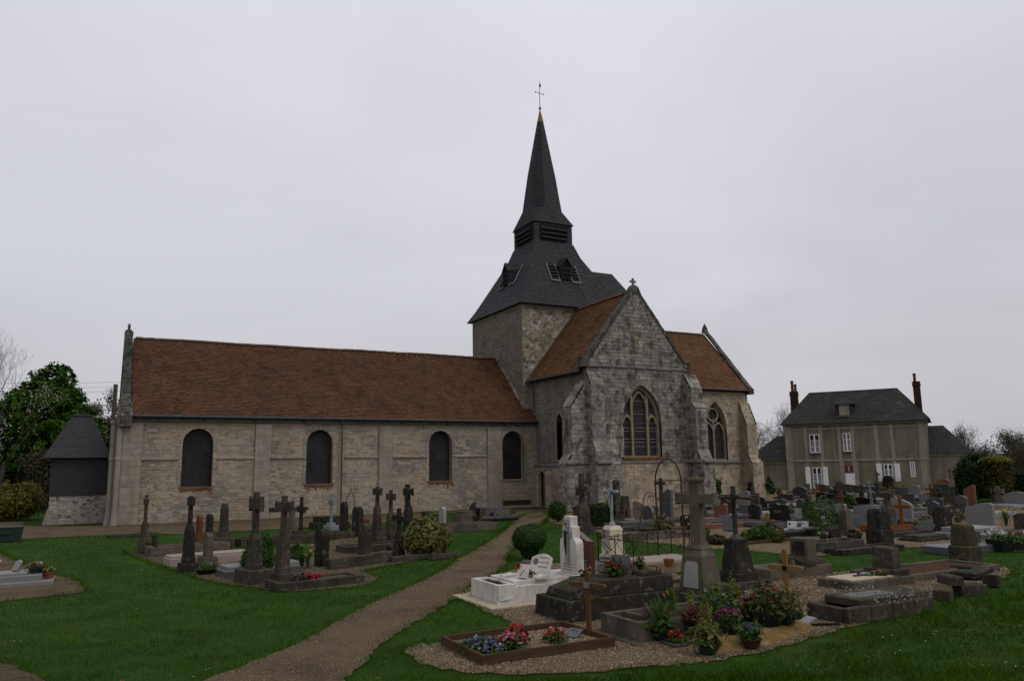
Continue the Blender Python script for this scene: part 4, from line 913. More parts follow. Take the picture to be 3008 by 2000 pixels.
def mesh_np(name, v, f, m, parent=None, smooth=False, kind=None):
    me = bpy.data.meshes.new(name); nv, nf, k = len(v), len(f), f.shape[1]
    if parent is not None: v = v - np.array(parent['_w'])
    me.vertices.add(nv); me.vertices.foreach_set('co', np.ascontiguousarray(v, np.float32).ravel()); me.loops.add(nf * k); me.loops.foreach_set('vertex_index', np.ascontiguousarray(f, np.int32).ravel())
    me.polygons.add(nf); me.polygons.foreach_set('loop_start', np.arange(nf, dtype=np.int32) * k); me.polygons.foreach_set('loop_total', np.full(nf, k, np.int32)); me.update(calc_edges=True); me.materials.append(m)
    return link(name, me, parent, kind=kind)
M_BLADE = mat('grass_blade', [(.019, .056, .002), (.034, .090, .004), (.064, .122, .008)], 1.2, spots=[((.075, .082, .012), .7, .60, .08, .55), ((.010, .032, .002), .45, .56, .1, .55)], isl=.4, bump=0, rough=1., spec=0., trans=.2)
P_, r_ = polar(330000, 5., 62.); k_ = surf_mask(P_) == 0; P_, r_ = P_[k_], r_[k_]; d_ = bank_d(P_)
k_ = P_[:, 1] < -1.5
P_, r_, d_ = P_[k_], r_[k_], d_[k_]
cl_ = .75 + .35 * np.sin(P_[:, 0] * 2.1 + np.sin(P_[:, 1] * 1.7) * 2) * np.sin(P_[:, 1] * 2.6 + np.sin(P_[:, 0] * 1.3) * 2) + .25 * np.sin(P_[:, 0] * 7.3) * np.sin(P_[:, 1] * 6.1)
gb = blades(P_, r_, np.where(d_ > .3, .10, .055) * cl_, .0034, 'grass', M_BLADE); gb['o']['kind'] = 'stuff'; gb['o']['label'] = 'short green grass over bank and lawns'
# ragged tufts creeping over the edges of the gravel
ed = []
for p, gr, mm in SURF:
    if gr: continue
    for i in range(len(p)):
        a, b = p[i], p[(i + 1) % len(p)]
        if math.hypot(a[0] - CAMX, a[1] - CAMY) > 48: continue
        for k in range(16): u = R.random(); ed.append((a[0] + (b[0] - a[0]) * u + R.gauss(0, .09), a[1] + (b[1] - a[1]) * u + R.gauss(0, .09)))
ed = np.array(ed); re_ = np.hypot(ed[:, 0] - CAMX, ed[:, 1] - CAMY); ge = blades(ed, re_, .06, .0036, 'edge_grass', M_BLADE); ge['o']['kind'] = 'stuff'; ge['o']['label'] = 'ragged grass along the edges of path and plots'
# broad-leaved weeds on the bank
P_, r_ = polar(9000, 5., 26., -10, 37); d_ = bank_d(P_); k_ = (d_ > .5) & (np.sin(P_[:, 0] * 1.9) * np.sin(P_[:, 1] * 1.4 + 1) > .1); P_ = P_[k_][:2600]
C_ = np.stack([P_[:, 0], P_[:, 1], ground_z(P_) + NR.uniform(.02, .06, len(P_))], 1); n = len(C_); an = NR.uniform(0, 6.28, n); u_ = np.stack([np.cos(an), np.sin(an), NR.uniform(-.1, .5, n)], 1); w_ = np.stack([-np.sin(an), np.cos(an), np.zeros(n)], 1); s_ = NR.uniform(.015, .04, n)[:, None]
wv = np.stack([C_ - u_ * s_, C_ + w_ * s_ * .45, C_ + u_ * s_, C_ - w_ * s_ * .45], 1).reshape(-1, 3); wd_ = mesh_np('weeds', wv, np.arange(n)[:, None] * 4 + np.array([[0, 1, 2, 3]]), mat('weed_leaf', [(.018, .042, .008), (.04, .075, .016)], 3., isl=.3, bump=0, rough=.6), kind='stuff'); wd_['o']['label'] = 'broad-leaved weeds scattered over the grass bank'
# loose pebbles on the near gravel
P_, r_ = polar(190000, 8., 34., -22, 36); fp_ = [q for q in SURF if len(q[0])][5][0]; k_ = (surf_mask(P_) == 1) & (inpoly(P_, fp_) | (NR.random(len(P_)) < .4)); P_, r_ = P_[k_], r_[k_]
n = len(P_); s_ = .0060 * np.maximum(1, r_ / 13.) * NR.uniform(.5, 2.0, n) * np.where(inpoly(P_, fp_), 1., .7); rad = np.stack([NR.uniform(.7, 1.5, n), NR.uniform(.7, 1.5, n), NR.uniform(.4, .8, n)], 1) * s_[:, None]
oct_ = np.array([[1, 0, 0], [0, 1, 0], [-1, 0, 0], [0, -1, 0], [0, 0, 1], [0, 0, -1]], float); an = NR.uniform(0, 6.28, n); v = oct_[None] * rad[:, None, :]; c_, s2 = np.cos(an)[:, None], np.sin(an)[:, None]
v = np.stack([v[:, :, 0] * c_ - v[:, :, 1] * s2, v[:, :, 0] * s2 + v[:, :, 1] * c_, v[:, :, 2]], 2) + np.stack([P_[:, 0], P_[:, 1], .006 + s_ * .3], 1)[:, None, :] + NR.normal(0, .0012, (n, 6, 3))
f_ = (np.arange(n)[:, None, None] * 6 + np.array([[0, 1, 4], [1, 2, 4], [2, 3, 4], [3, 0, 4]])[None]).reshape(-1, 3)
M_PEB = mat('pebble', [(.10, .068, .034), (.20, .145, .082), (.36, .29, .20)], 9., isl=.5, bump=0, rough=.85, spec=.2)
pb = mesh_np('pebbles', v.reshape(-1, 3), f_, M_PEB, kind='stuff'); pb['o']['label'] = 'loose tan pebbles over path and plots'
# a few fallen leaves on path and lawn
P_, r_ = polar(420, 8., 40., -30, 30); n = len(P_); C_ = np.stack([P_[:, 0], P_[:, 1], ground_z(P_) + .03], 1); v, f = leaf_np0(C_, np.tile([0, 0, 1.], (n, 1)), .03, .6); fl = mesh_np('fallen_leaves', v, f, mat('fallen_leaf', [(.05, .03, .012), (.12, .07, .025)], 9., isl=.4, bump=0), kind='stuff'); fl['o']['label'] = 'scattered brown fallen leaves on path and lawn'
# daisies
P_, r_ = polar(900, 7., 40., -36, 37); k_ = (surf_mask(P_) == 0) & (np.sin(P_[:, 0] * 1.1 + 1) * np.sin(P_[:, 1] * .9) > .35); P_, r_ = P_[k_], r_[k_]; mb = MB()
for (x, y), r in zip(P_, r_):
    z = gz(x, y) + .05; q = R.uniform(.007, .012) * max(1, r / 16)
    mb.add([(x + q * math.cos(a), y + q * math.sin(a), z) for a in [k * 1.047 for k in range(6)]], [(0, 1, 2, 3, 4, 5)])
dz = mb.build('daisies', M_WHITE, kind='stuff'); dz['o']['label'] = 'tiny white daisies dotted over the grass'

# ================================================================== HOUSE
HX, HYN, HROT, HEV = 55.3, 8.7, math.radians(33), 6.0
def hpl(px, py, depth=0.):
    """sight line met with a plane parallel to the facade: (local Y, z)"""
    f = Vector((-math.sin(HROT), math.cos(HROT))); nn = Vector((math.cos(HROT), math.sin(HROT))); a, b, d = ray(px, py)
    A = Vector((HX, HYN)) + nn * depth; c = Vector((CAMX, CAMY)); t = (A - c).dot(nn) / (a * nn.x + b * nn.y)
    q = c + Vector((a, b)) * t; return HYN + (q - A).dot(f), EYE + d * t
def hx(x, y): return hpl(2200 + x / 3.92, 1080 + y / 3.92)     # place on the facade
HYS = hpl(2718, 1219)[0]
def hturn(t):
    o = t['o']; v = o.location - V(HX, HYN, 0); o.location = V(HX, HYN, 0) + Matrix.Rotation(HROT, 3, 'Z') @ v; o.rotation_euler.z = HROT
house = thing('house', 'two-storey rendered house with slate hipped roof beyond the churchyard', 'house', (HX + 4, 2, 0))
hw_ = MB().box(HX, HX + 8, HYS, HYN, 0, HEV).build('wall', M_RENDER, house)
def hq(mb, x0, x1, y0, y1, pr=.03):
    (ya, zt), (yb, zb) = hx(x0, y0), hx(x1, y1); mb.box(HX - pr, HX + .01, min(ya, yb), max(ya, yb), min(zt, zb), max(zt, zb)); return mb
def zat(y): return hx(1200, y)[1]
for x0, x1 in ((415, 500), (632, 670), (808, 848), (1018, 1056), (1165, 1210), (1440, 1485), (1625, 1668), (1945, 2035)):
    ya, yb = hx(x0, 800)[0], hx(x1, 800)[0]
    MB().box(HX - .04, HX + .01, min(ya, yb), max(ya, yb), 0, HEV - .05).build('stone_band', M_QUOIN, hw_)
zs1 = hx(1200, 1058)[1]; zs2 = hx(1200, 690)[1]
MB().box(HX - .08, HX, HYS, HYN, zs1 - .1, zs1 + .06).build('string_course', M_QUOIN, hw_)
MB().box(HX - .05, HX, HYS, HYN, zs2 - .07, zs2 + .05).build('frieze_band', M_QUOIN, hw_)
MB().box(HX - .22, HX, HYS - .15, HYN + .1, HEV - .22, HEV).build('cornice', M_QUOIN, hw_)
def hwin(x0, x1, y0, y1, cols=2, rows=2, half=True, sill=True):
    (ya, zt), (yb, zb) = hx(x0, y0), hx(x1, y1); zt2 = hx((x0 + x1) / 2, y0)[1]; zb2 = hx((x0 + x1) / 2, y1)[1]; y0_, y1_ = min(ya, yb), max(ya, yb)
    fr = MB(); t = .07
    fr.box(HX - .05, HX + .0, y0_, y0_ + t, zb2, zt2).box(HX - .05, HX, y1_ - t, y1_, zb2, zt2).box(HX - .05, HX, y0_ + t, y1_ - t, zt2 - t, zt2).box(HX - .05, HX, y0_ + t, y1_ - t, zb2, zb2 + t)
    ym = (y0_ + y1_) / 2; fr.box(HX - .055, HX, ym - t * (.9 if half else .4), ym + t * (.9 if half else .4), zb2 + t, zt2 - t)
    for k in range(1, rows): z = zb2 + (zt2 - zb2) * k / rows; fr.box(HX - .05, HX, y0_ + t, y1_ - t, z - .02, z + .02)
    w = fr.build('window', M_WHITE, house, kind=None)
    for c in range(2):
        a, b = (y0_ + t, ym - .03) if c == 0 else (ym + .03, y1_ - t)
        for k in range(rows):
            za, zb_ = zb2 + (zt2 - zb2) * k / rows + .02, zb2 + (zt2 - zb2) * (k + 1) / rows - .02
            MB().box(HX - .02, HX - .015, a, b, za, zb_).build('pane', M_HGLASS if k == rows - 1 else M_CURTAIN, w)
    if sill: MB().box(HX - .1, HX, y0_ - .06, y1_ + .06, zb2 - .12, zb2 - .01).build('sill', M_REDPAINT, w)
    return y0_, y1_, zb2, zt2
hwin(692, 826, 765, 980, rows=3); hwin(1075, 1182, 750, 965, rows=3); hwin(1850, 1925, 1082, 1255, rows=4, half=False, sill=False)
for x0, x1, y0, y1, sh in ((728, 852, 1145, 1385, ((648, 724), (848, 926))), (1547, 1670, 1105, 1300, ((1464, 1545), (1672, 1756)))):
    hwin(x0, x1, y0, y1, rows=3)
    for a, b in sh:
        ya, zt = hx(a, y0 - 4); yb, zb = hx(b, y0 + (y1 - y0) + 4); zt = hx((x0 + x1) / 2, y0 - 5)[1]; zb = hx((x0 + x1) / 2, y1 + 8)[1]
        s_o = MB().box(HX - .10, HX - .06, min(ya, yb), max(ya, yb), zb, zt).build('shutter', M_WHITE, house)
        MB().box(HX - .115, HX - .101, min(ya, yb) + .03, max(ya, yb) - .03, zb + .25, zb + .31).build('ledge', M_WHITE, s_o); MB().box(HX - .115, HX - .101, min(ya, yb) + .03, max(ya, yb) - .03, zt - .33, zt - .27).build('ledge', M_WHITE, s_o)
(ya, zt), (yb, _) = hx(1110, 1215), hx(1218, 1215)
hd = MB().box(HX - .05, HX, min(ya, yb), max(ya, yb), 0, zt).build('door', M_WHITE, house); MB().ball((HX - .08, min(ya, yb) + .12, 1.0), .04).build('handle', M_BLACKW, hd)
dm_ = MB(); 
for a in (1062, 1222): 
    y_a, y_b = hx(a, 1200)[0], hx(a + 42, 1200)[0]; dm_.box(HX - .06, HX, min(y_a, y_b), max(y_a, y_b), 0, zs1 - .12)
dm_.build('door_surround', M_QUOIN, house, kind='stuff')
nb = hq(MB(), 1103, 1202, 1118, 1195, .05).build('niche', M_REDPAINT, house); hq(MB(), 1138, 1166, 1128, 1192, .09).build('figure_panel', M_QUOIN, nb)
# hipped roof
HO = .32; e = [V(HX - HO, HYS - HO, HEV), V(HX - HO, HYN + HO, HEV), V(HX + 8 + HO, HYN + HO, HEV), V(HX + 8 + HO, HYS - HO, HEV)]
rx = HX + 4; (ryn, rzn), (rys, rzs) = hpl(2200 + 692 / 3.92, 1080 + 310 / 3.92, 4.), hpl(2200 + 1705 / 3.92, 1080 + 228 / 3.92, 4.); rz_ = (rzn + rzs) / 2
r0, r1 = V(rx, rys, rz_), V(rx, ryn, rz_)
hr_ = MB().add(e + [r0, r1], [(1, 0, 4, 5), (0, 3, 4), (3, 2, 5, 4), (2, 1, 5), (0, 1, 2, 3)]).build('roof', M_HSLATE, house)
S = V(0, -1, 0); T = (r1 - e[1]); T = (T - S * T.dot(S)).normalized()
tiles('slate_covering', hr_, M_HSLATE, e[1], S, T, [((q - e[1]).dot(S), (q - e[1]).dot(T)) for q in (e[1], e[0], r0, r1)], .16, .25, .012)
MB().tube([r0, r1], .08, 6).tube([e[0], r0], .05, 5).tube([e[1], r1], .05, 5).tube([e[0] + V(-.05, 0, -.05), e[1] + V(-.05, 0, -.05)], .06, 6).build('ridge_and_gutter', M_HSLATE, hr_, kind='stuff')
# dormer
yd = hpl(2200 + 1100 / 3.92, 1080 + 480 / 3.92, .6)[0]; zd0 = hpl(2200 + 1100 / 3.92, 1080 + 555 / 3.92, .4)[1]; zd1 = hpl(2200 + 1100 / 3.92, 1080 + 415 / 3.92, .4)[1]
dmo = MB().box(HX + .3, HX + 3, yd - .62, yd + .62, zd0, zd1).build('dormer', M_HSLATE, house)
MB().add([V(HX + .1, yd - .85, zd1 - .05), V(HX + .1, yd + .85, zd1 - .05), V(HX + 1.3, yd, zd1 + .75), V(HX + 3, yd, zd1 + .75), V(HX + 3, yd + .85, zd1 - .05), V(HX + 3, yd - .85, zd1 - .05)], [(0, 2, 1), (0, 5, 3, 2), (1, 2, 3, 4), (0, 1, 4, 5)]).build('dormer_roof', M_HSLATE, dmo)
MB().box(HX + .27, HX + .295, yd - .42, yd + .42, zd0 + .08, zd1 - .08).build('dormer_shutter', M_QUOIN, dmo)
MB().box(HX + .2, HX + .3, yd - .66, yd + .66, zd0 - .06, zd0).build('sill', M_LEAD, dmo)
# chimneys
def chimney(x, yc, w, zt, pots):
    c = MB().box(x - .3, x + .3, yc - w, yc + w, 4, zt).box(x - .35, x + .35, yc - w - .05, yc + w + .05, zt - .32, zt - .1).box(x - .34, x + .34, yc - w - .04, yc + w + .05, zt, zt + .08).build('chimney', M_BRICK, house)
    for dy, h in pots: MB().lathe(x, yc + dy, [(.14, zt), (.12, zt + h * .8), (.15, zt + h * .82), (.14, zt + h)], 10).build('chimney_pot', M_POT, c)
yl, zl = hpl(2200 + 517 / 3.92, 1080 + 285 / 3.92, 4); chimney(HX + 4, yl, .34, zl, ((.12, 1.15), (-.16, .8)))
yl, zl = hpl(2200 + 1925 / 3.92, 1080 + 170 / 3.92, 5); chimney(HX + 5, yl, .3, zl, ((.1, .85),))
hturn(house)
# wings
def wing(name, lab, y0, y1, he, x1, zr, inner):
    t = thing(name, lab, 'building', (HX + 3, (y0 + y1) / 2, 0))
    w = MB().box(HX + .25, x1, y0, y1, 0, he).build('wall', M_RENDER, t); MB().box(HX + .15, HX + .25, y0, y1, he - .2, he).build('cornice', M_QUOIN, t)
    o = .3; lo_, hi_ = (y0 - o, y1) if inner == 'n' else (y0, y1 + o)
    xm = (HX + x1) / 2 + .2; rA, rB = (V(xm, y1, zr), V(xm, y0 + (y1 - y0) * .58, zr)) if inner == 'n' else (V(xm, y0, zr), V(xm, y0 + (y1 - y0) * .42, zr))
    b = [V(HX - .05, lo_, he), V(HX - .05, hi_, he), V(x1 + .3, hi_, he), V(x1 + .3, lo_, he)]
    rn, rs = (rA, rB) if rA.y > rB.y else (rB, rA)
    rf = MB().add(b + [rs, rn], [(1, 0, 4, 5), (0, 3, 4), (3, 2, 5, 4), (2, 1, 5)]).build('roof', M_HSLATE, t)
    S = V(0, -1, 0); T = rn - b[1]; T = (T - S * T.dot(S)).normalized()
    tiles('slate_covering', rf, M_HSLATE, b[1], S, T, [((q - b[1]).dot(S), (q - b[1]).dot(T)) for q in (b[1], b[0], rs, rn)], .18, .28, .012)
    hturn(t)
yn = hpl(2200 + 165 / 3.92, 1080 + 1085 / 3.92)[0]; wing('house_wing', 'low slate-roofed wing of the house, just right of the church', HYN, yn + 1.5, hx(300, 1078)[1], HX + 7, hpl(2200 + 390 / 3.92, 1080 + 790 / 3.92, 3.6)[1], 's')
ys = hpl(2849, 1324)[0]; wing('house_wing', 'low slate-roofed wing at right end of the house', ys, HYS, hx(2200, 985)[1], HX + 7, hpl(2200 + 2200 / 3.92, 1080 + 668 / 3.92, 3.6)[1], 'n')
# ================================================================== VEGETATION
def leaf_np(C, Nrm, size, aspect=.5, fold=.25):
    """diamond leaves centred on C facing roughly Nrm"""
    n = len(C); a = NR.normal(size=(n, 3)); Nn = Nrm + NR.normal(0, .55, (n, 3)); Nn /= np.linalg.norm(Nn, axis=1)[:, None] + 1e-9
    u = a - (a * Nn).sum(1)[:, None] * Nn; u /= np.linalg.norm(u, axis=1)[:, None] + 1e-9; w = np.cross(Nn, u); s = size * NR.uniform(.6, 1.4, n)[:, None]
    v = np.stack([C - u * s, C + w * s * aspect + Nn * s * fold * .3, C + u * s, C - w * s * aspect + Nn * s * fold * .3], 1)
    return v.reshape(-1, 3), np.arange(n)[:, None] * 4 + np.array([[0, 1, 2, 3]])
def foliage(name, m, parent, blobs, n, size, aspect=.5, shell=.55, clump=22, cs=.22, flat=0., kind=None):
    """blobs: (x, y, z, rx, ry, rz); leaves gathered in clumps through the outer part of each"""
    B = np.array(blobs, float); wt = (B[:, 3] * B[:, 4] * B[:, 5]) ** .66; wt /= wt.sum(); nc = max(1, n // clump); bi = NR.choice(len(B), nc, p=wt)
    d = NR.normal(size=(nc, 3)); d /= np.linalg.norm(d, axis=1)[:, None]; r = shell + (1 - shell) * NR.random(nc) ** .6; cc = B[bi, :3] + d * r[:, None] * B[bi, 3:]
    ci = np.repeat(np.arange(nc), clump); C = cc[ci] + NR.normal(0, 1, (len(ci), 3)) * (B[bi[ci], 3:] * cs); Nn = d[ci] + np.array([0, 0, .35])
    k = C[:, 2] > .01; v, f = leaf_np(C[k], Nn[k], size, aspect)
    return mesh_np(name, v, f, m, parent, kind=kind)
def branch(mb, p, d, L, r, lev, maxl, spread=.55, up=.12, n=4, kids=(2, 4), taper=.62, curl=.18):
    p = Vector(p); d = Vector(d).normalized(); pts = [p.copy()]; rs = [r]; k = 4 if lev < 2 else 3
    for i in range(k):
        d = (d + V(R.gauss(0, curl), R.gauss(0, curl), R.gauss(0, curl) + up * .4)).normalized(); p = p + d * (L / k); pts.append(p.copy()); rs.append(max(.004, r * (1 - (1 - taper) * (i + 1) / k)))
    mb.tube(pts, rs, n if lev < 2 else 3, cap=False)
    if lev >= maxl: return
    for j in range(R.randint(*kids) + (1 if lev == 0 else 0)):
        t = R.uniform(.35, 1.) if lev else R.uniform(.55, 1.); i = min(k, max(1, int(t * k + .5))); q = pts[i]
        nd = (d + V(R.gauss(0, spread), R.gauss(0, spread), R.gauss(up, spread * .6))).normalized(); branch(mb, q, nd, L * R.uniform(.58, .82), rs[i] * R.uniform(.5, .75), lev + 1, maxl, spread, up, n, kids, taper, curl)
M_BARK = mat('bark', [(.030, .026, .021), (.060, .053, .043)], 6., bump=.5, rough=.95, stretch=(2, 2, .5))
M_TWIG = mat('twig_bark', [(.048, .038, .032), (.075, .060, .050)], 3., bump=0, rough=.95)
M_CHEST = mat('chestnut_leaf', [(.018, .052, .005), (.036, .086, .009), (.062, .122, .015)], .35, isl=.22, bump=0, rough=.7, trans=.2)
M_BROWNLEAF = mat('budding_twigs', [(.042, .034, .022), (.06, .052, .032), (.066, .066, .034)], .4, isl=.4, bump=0, rough=.9, trans=.1)
M_BLOSSOM = mat('blossom', [(.40, .36, .33), (.52, .48, .45)], 3., isl=.2, bump=0, rough=.8, trans=.3)
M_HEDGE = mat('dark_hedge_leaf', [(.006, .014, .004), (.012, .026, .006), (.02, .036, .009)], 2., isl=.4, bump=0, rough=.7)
M_BOX = mat('box_leaf', [(.012, .035, .005), (.022, .058, .008), (.042, .085, .013)], 3., isl=.4, bump=0, rough=.6, trans=.15)
M_GOLDL = mat('golden_leaf', [(.05, .06, .010), (.10, .105, .018), (.16, .14, .03)], 3., isl=.4, bump=0, rough=.7, trans=.2)
M_VARIEG = mat('variegated_leaf', [(.035, .05, .010), (.085, .095, .024), (.17, .15, .055)], 5., isl=.45, bump=0, rough=.55, trans=.15)
M_LIME = mat('lime_leaf', [(.06, .09, .012), (.11, .14, .02), (.15, .17, .03)], 6., isl=.3, bump=0, rough=.6, trans=.2)
M_LEAF = mat('green_leaf', [(0.0156, 0.039, 0.0078), (0.0325, 0.0715, 0.0143), (0.065, 0.1105, 0.026)], 6., isl=.4, bump=0, rough=.6, trans=.2)
def place(px, D):
    a, b, c = ray(px, 1300); L = math.hypot(a, b); return CAMX + a / L * D, CAMY + b / L * D
def top(x, y, py): return hgt(x, y, py)
def span(x, y, px): return px * math.hypot(x - CAMX, y - CAMY) / F
# big green chestnut on the left
x, y = place(138, 64); zt = top(x, y, 1066); t = thing('chestnut_tree', 'full green round-crowned tree behind the porch on the left', 'tree', (x, y, 0)); mb = MB(); branch(mb, (x, y, 0), (0, 0, 1), zt * .27, .45, 0, 3, up=.3); mb.build('trunk', M_BARK, t)
w = span(x, y, 112)
lobes = [(x + w * math.cos(k * 2.4) * q, y + w * math.sin(k * 2.4) * q, zt * (.86 - .42 * q * q - .05 * (k % 3)), w * .36, w * .36, zt * .13) for k, q in [(k, (k + .5) ** .5 / 4.7) for k in range(22)]]
foliage('crown', M_CHEST, t, lobes + [(x, y, zt * .60, w * .8, w * .8, zt * .28), (x + w * .42, y, zt * .55, w * .5, w * .6, zt * .22), (x - w * .5, y, zt * .58, w * .5, w * .6, zt * .25), (x, y, zt * .80, w * .5, w * .5, zt * .18), (x + w * .2, y - 2, zt * .42, w * .6, w * .5, zt * .2), (x + w * .70, y, zt * .46, w * .32, w * .4, zt * .18)], 56000, .15, .5, .66, 40, .075)
# bare trees, brush and blossom on the left
def bare_tree(px, D, py, lab, r=.3, maxl=5, sp=.5, m=M_TWIG, leaves=0, group=None, dirx=(0, 0, 1), leafm=M_BROWNLEAF, frac=.36, cat='tree', lsize=.1, kids=(2, 3)):
    x, y = place(px, D); zt = top(x, y, py); t = thing('bare_tree', lab, cat, (x, y, 0), group); mb = MB(); branch(mb, (x, y, 0), dirx, zt * frac, r, 0, maxl, sp, .25, kids=kids); o = mb.build('trunk', m, t)
    zm = max(q[2] for q in mb.v)
    if leaves:
        P = np.array([q for q in mb.v if q[2] > zt * .3]); k = NR.choice(len(P), leaves); v, f = leaf_np(P[k] + NR.normal(0, .25, (leaves, 3)), NR.normal(size=(leaves, 3)), lsize); mesh_np('crown', v, f, leafm, t)
    s = zt / zm; t['o'].scale = (s, s, s)
    return t
bare_tree(-45, 92, 950, 'bare-branched tree at far left edge, taller than the chestnut', .2, 6, .5, kids=(2, 4))
bare_tree(-8, 50, 1125, 'small tree in white blossom at the far left', .14, 5, .6, M_BARK, 900, leafm=M_BLOSSOM, lsize=.05)
for i, (px, D, py, lab) in enumerate(((300, 90, 1140, 'brown leafless tree between chestnut and nave gable'), (235, 84, 1200, 'brown leafless tree directly behind the slate porch roof'), (40, 74, 1300, 'low brown leafless tree under the chestnut'), (160, 60, 1330, 'dull brown leafless tree in front of the chestnut trunk'), (330, 80, 1200, 'bushy brown leafless tree half hidden by the west gable'), (0, 70, 1280, 'low brown leafless tree at left edge behind the yellow shrub'))):
    bare_tree(px, D, py, lab, .16, 6, .6, M_TWIG, 9000, 'brown leafless trees at left', lsize=.10)
hb = [(place(p, 72)[0], place(p, 72)[1], 1.6, 3.2, 2.2, R.uniform(2.2, 3.6)) for p in range(-60, 345, 30)]
hd_ = foliage('undergrowth', M_BROWNLEAF, None, hb, 24000, .14, .5, .4, 20, .2, kind='stuff'); hd_['o']['label'] = 'dull brown-green undergrowth below the left trees'
hb = [(place(p, 74)[0], place(p, 74)[1], 1.2, 3.0, 1.5, 2.0) for p in range(-60, 345, 28)]
hd_ = foliage('dark_thicket', M_HEDGE, None, hb, 9000, .3, .5, .4, 20, .2, kind='stuff'); hd_['o']['label'] = 'dark thicket at the foot of the left trees'
# shrubs
def shrub(name, lab, px, py, wpx, hpx, m, n, size, cat='shrub', blobs=None, aspect=.5, shell=.6, trunk=True, depth=1., clump=14, cs=.12, core=0):
    x, y = at(px, py); z0 = gz(x, y); w = span(x, y, wpx) / 2; h = hgt(x, y, py - hpx); t = thing(name, lab, cat, (x, y, z0))
    bl = blobs or [(0, 0, .5, 1, 1, .5)]
    if trunk:
        mb = MB()
        for k in range(5): a = R.uniform(0, 6.28); mb.tube([(x + .03 * math.cos(a), y + .03 * math.sin(a), z0), (x + w * .5 * math.cos(a), y + w * .5 * math.sin(a), z0 + h * .55)], [.02, .008], 4)
        mb.build('stem', M_BARK, t)
    bb_ = [(x + a * w, y + b * w, z0 + c * h, d * w, e * w * depth, f * h) for a, b, c, d, e, f in bl]
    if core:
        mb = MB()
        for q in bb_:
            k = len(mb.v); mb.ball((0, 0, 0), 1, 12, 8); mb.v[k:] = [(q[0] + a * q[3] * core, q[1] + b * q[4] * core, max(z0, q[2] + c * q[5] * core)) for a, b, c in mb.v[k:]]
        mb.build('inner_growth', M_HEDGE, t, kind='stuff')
    foliage('foliage', m, t, bb_, n, size, aspect, shell, clump, cs)
    return t
shrub('yellow_green_shrub', 'rounded yellow-green variegated shrub at far left on the lawn', 35, 1528, 125, 118, M_GOLDL, 6500, .09, blobs=[(0, 0, .42, 1, 1, .42), (.35, 0, .62, .55, .6, .36), (-.4, 0, .55, .6, .6, .4)])
x, y = at(78, 1500); shrub('forsythia_shrub', 'small yellow forsythia behind the yellow-green shrub', 75, 1505, 40, 95, M_GOLDL, 900, .06, blobs=[(0, 0, .6, 1, 1, .4)])
BOXB = [(0, 0, .5, 1, 1, .48), (.25, .1, .72, .55, .5, .28), (-.45, 0, .52, .55, .6, .36)]
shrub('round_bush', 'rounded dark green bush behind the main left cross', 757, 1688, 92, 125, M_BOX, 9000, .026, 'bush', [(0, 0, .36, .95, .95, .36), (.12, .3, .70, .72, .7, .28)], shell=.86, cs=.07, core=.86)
shrub('dark_green_bush', 'small dark bush right behind the left cross pedestal', 870, 1668, 44, 70, M_BOX, 1800, .03, 'bush', shell=.7)
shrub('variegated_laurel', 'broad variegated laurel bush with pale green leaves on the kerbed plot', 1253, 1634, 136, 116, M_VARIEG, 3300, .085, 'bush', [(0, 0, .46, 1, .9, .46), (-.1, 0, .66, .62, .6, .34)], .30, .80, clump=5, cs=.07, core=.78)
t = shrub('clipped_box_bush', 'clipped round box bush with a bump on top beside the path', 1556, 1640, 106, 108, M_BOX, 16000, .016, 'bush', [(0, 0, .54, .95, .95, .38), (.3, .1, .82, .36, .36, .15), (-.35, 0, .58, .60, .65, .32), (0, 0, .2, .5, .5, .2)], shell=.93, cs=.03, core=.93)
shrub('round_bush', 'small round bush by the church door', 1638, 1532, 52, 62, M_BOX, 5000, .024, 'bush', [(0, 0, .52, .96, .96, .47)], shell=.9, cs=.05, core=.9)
# clipped hedges
def hedge(name, lab, p0, p1, hz_, wid, m, n, size, cat='hedge'):
    (x0, y0), (x1, y1) = p0, p1; L = math.hypot(x1 - x0, y1 - y0); t = thing(name, lab, cat, ((x0 + x1) / 2, (y0 + y1) / 2, 0)); d = Vector((x1 - x0, y1 - y0, 0)) / L; nn = Vector((-d.y, d.x, 0))
    MB().prism([V(x0, y0, 0) - nn * wid * .42, V(x0, y0, 0) + nn * wid * .42, V(x0, y0, hz_ - .05) + nn * wid * .4, V(x0, y0, hz_ - .05) - nn * wid * .4], d * L).build('core', M_HEDGE, t)
    s_ = NR.random(n) * L; side = NR.integers(0, 5, n); u = np.where(side == 0, 1, np.where(side == 1, -1, NR.uniform(-1, 1, n))) * wid / 2; z = np.where(side == 2, hz_, NR.random(n) * hz_); s_ = np.where(side == 3, 0, np.where(side == 4, L, s_))
    C = np.stack([x0 + d.x * s_ + nn.x * u, y0 + d.y * s_ + nn.y * u, z], 1) + NR.normal(0, .03, (n, 3)); Nn = np.stack([nn.x * np.sign(u), nn.y * np.sign(u), (side == 2) * 1.], 1); v, f = leaf_np(C, Nn, size); mesh_np('foliage', v, f, m, t); return t
hedge('clipped_hedge', 'short dark square-clipped hedge near the transept', at(1716, 1553), at(1785, 1546), hgt(*at(1740, 1552), 1488), 1.1, M_HEDGE, 7000, .045)
shrub('golden_shrub', 'yellow-green shrub behind the square hedge', 1790, 1530, 84, 62, M_GOLDL, 2600, .05, blobs=[(0, 0, .55, 1, .5, .45)])
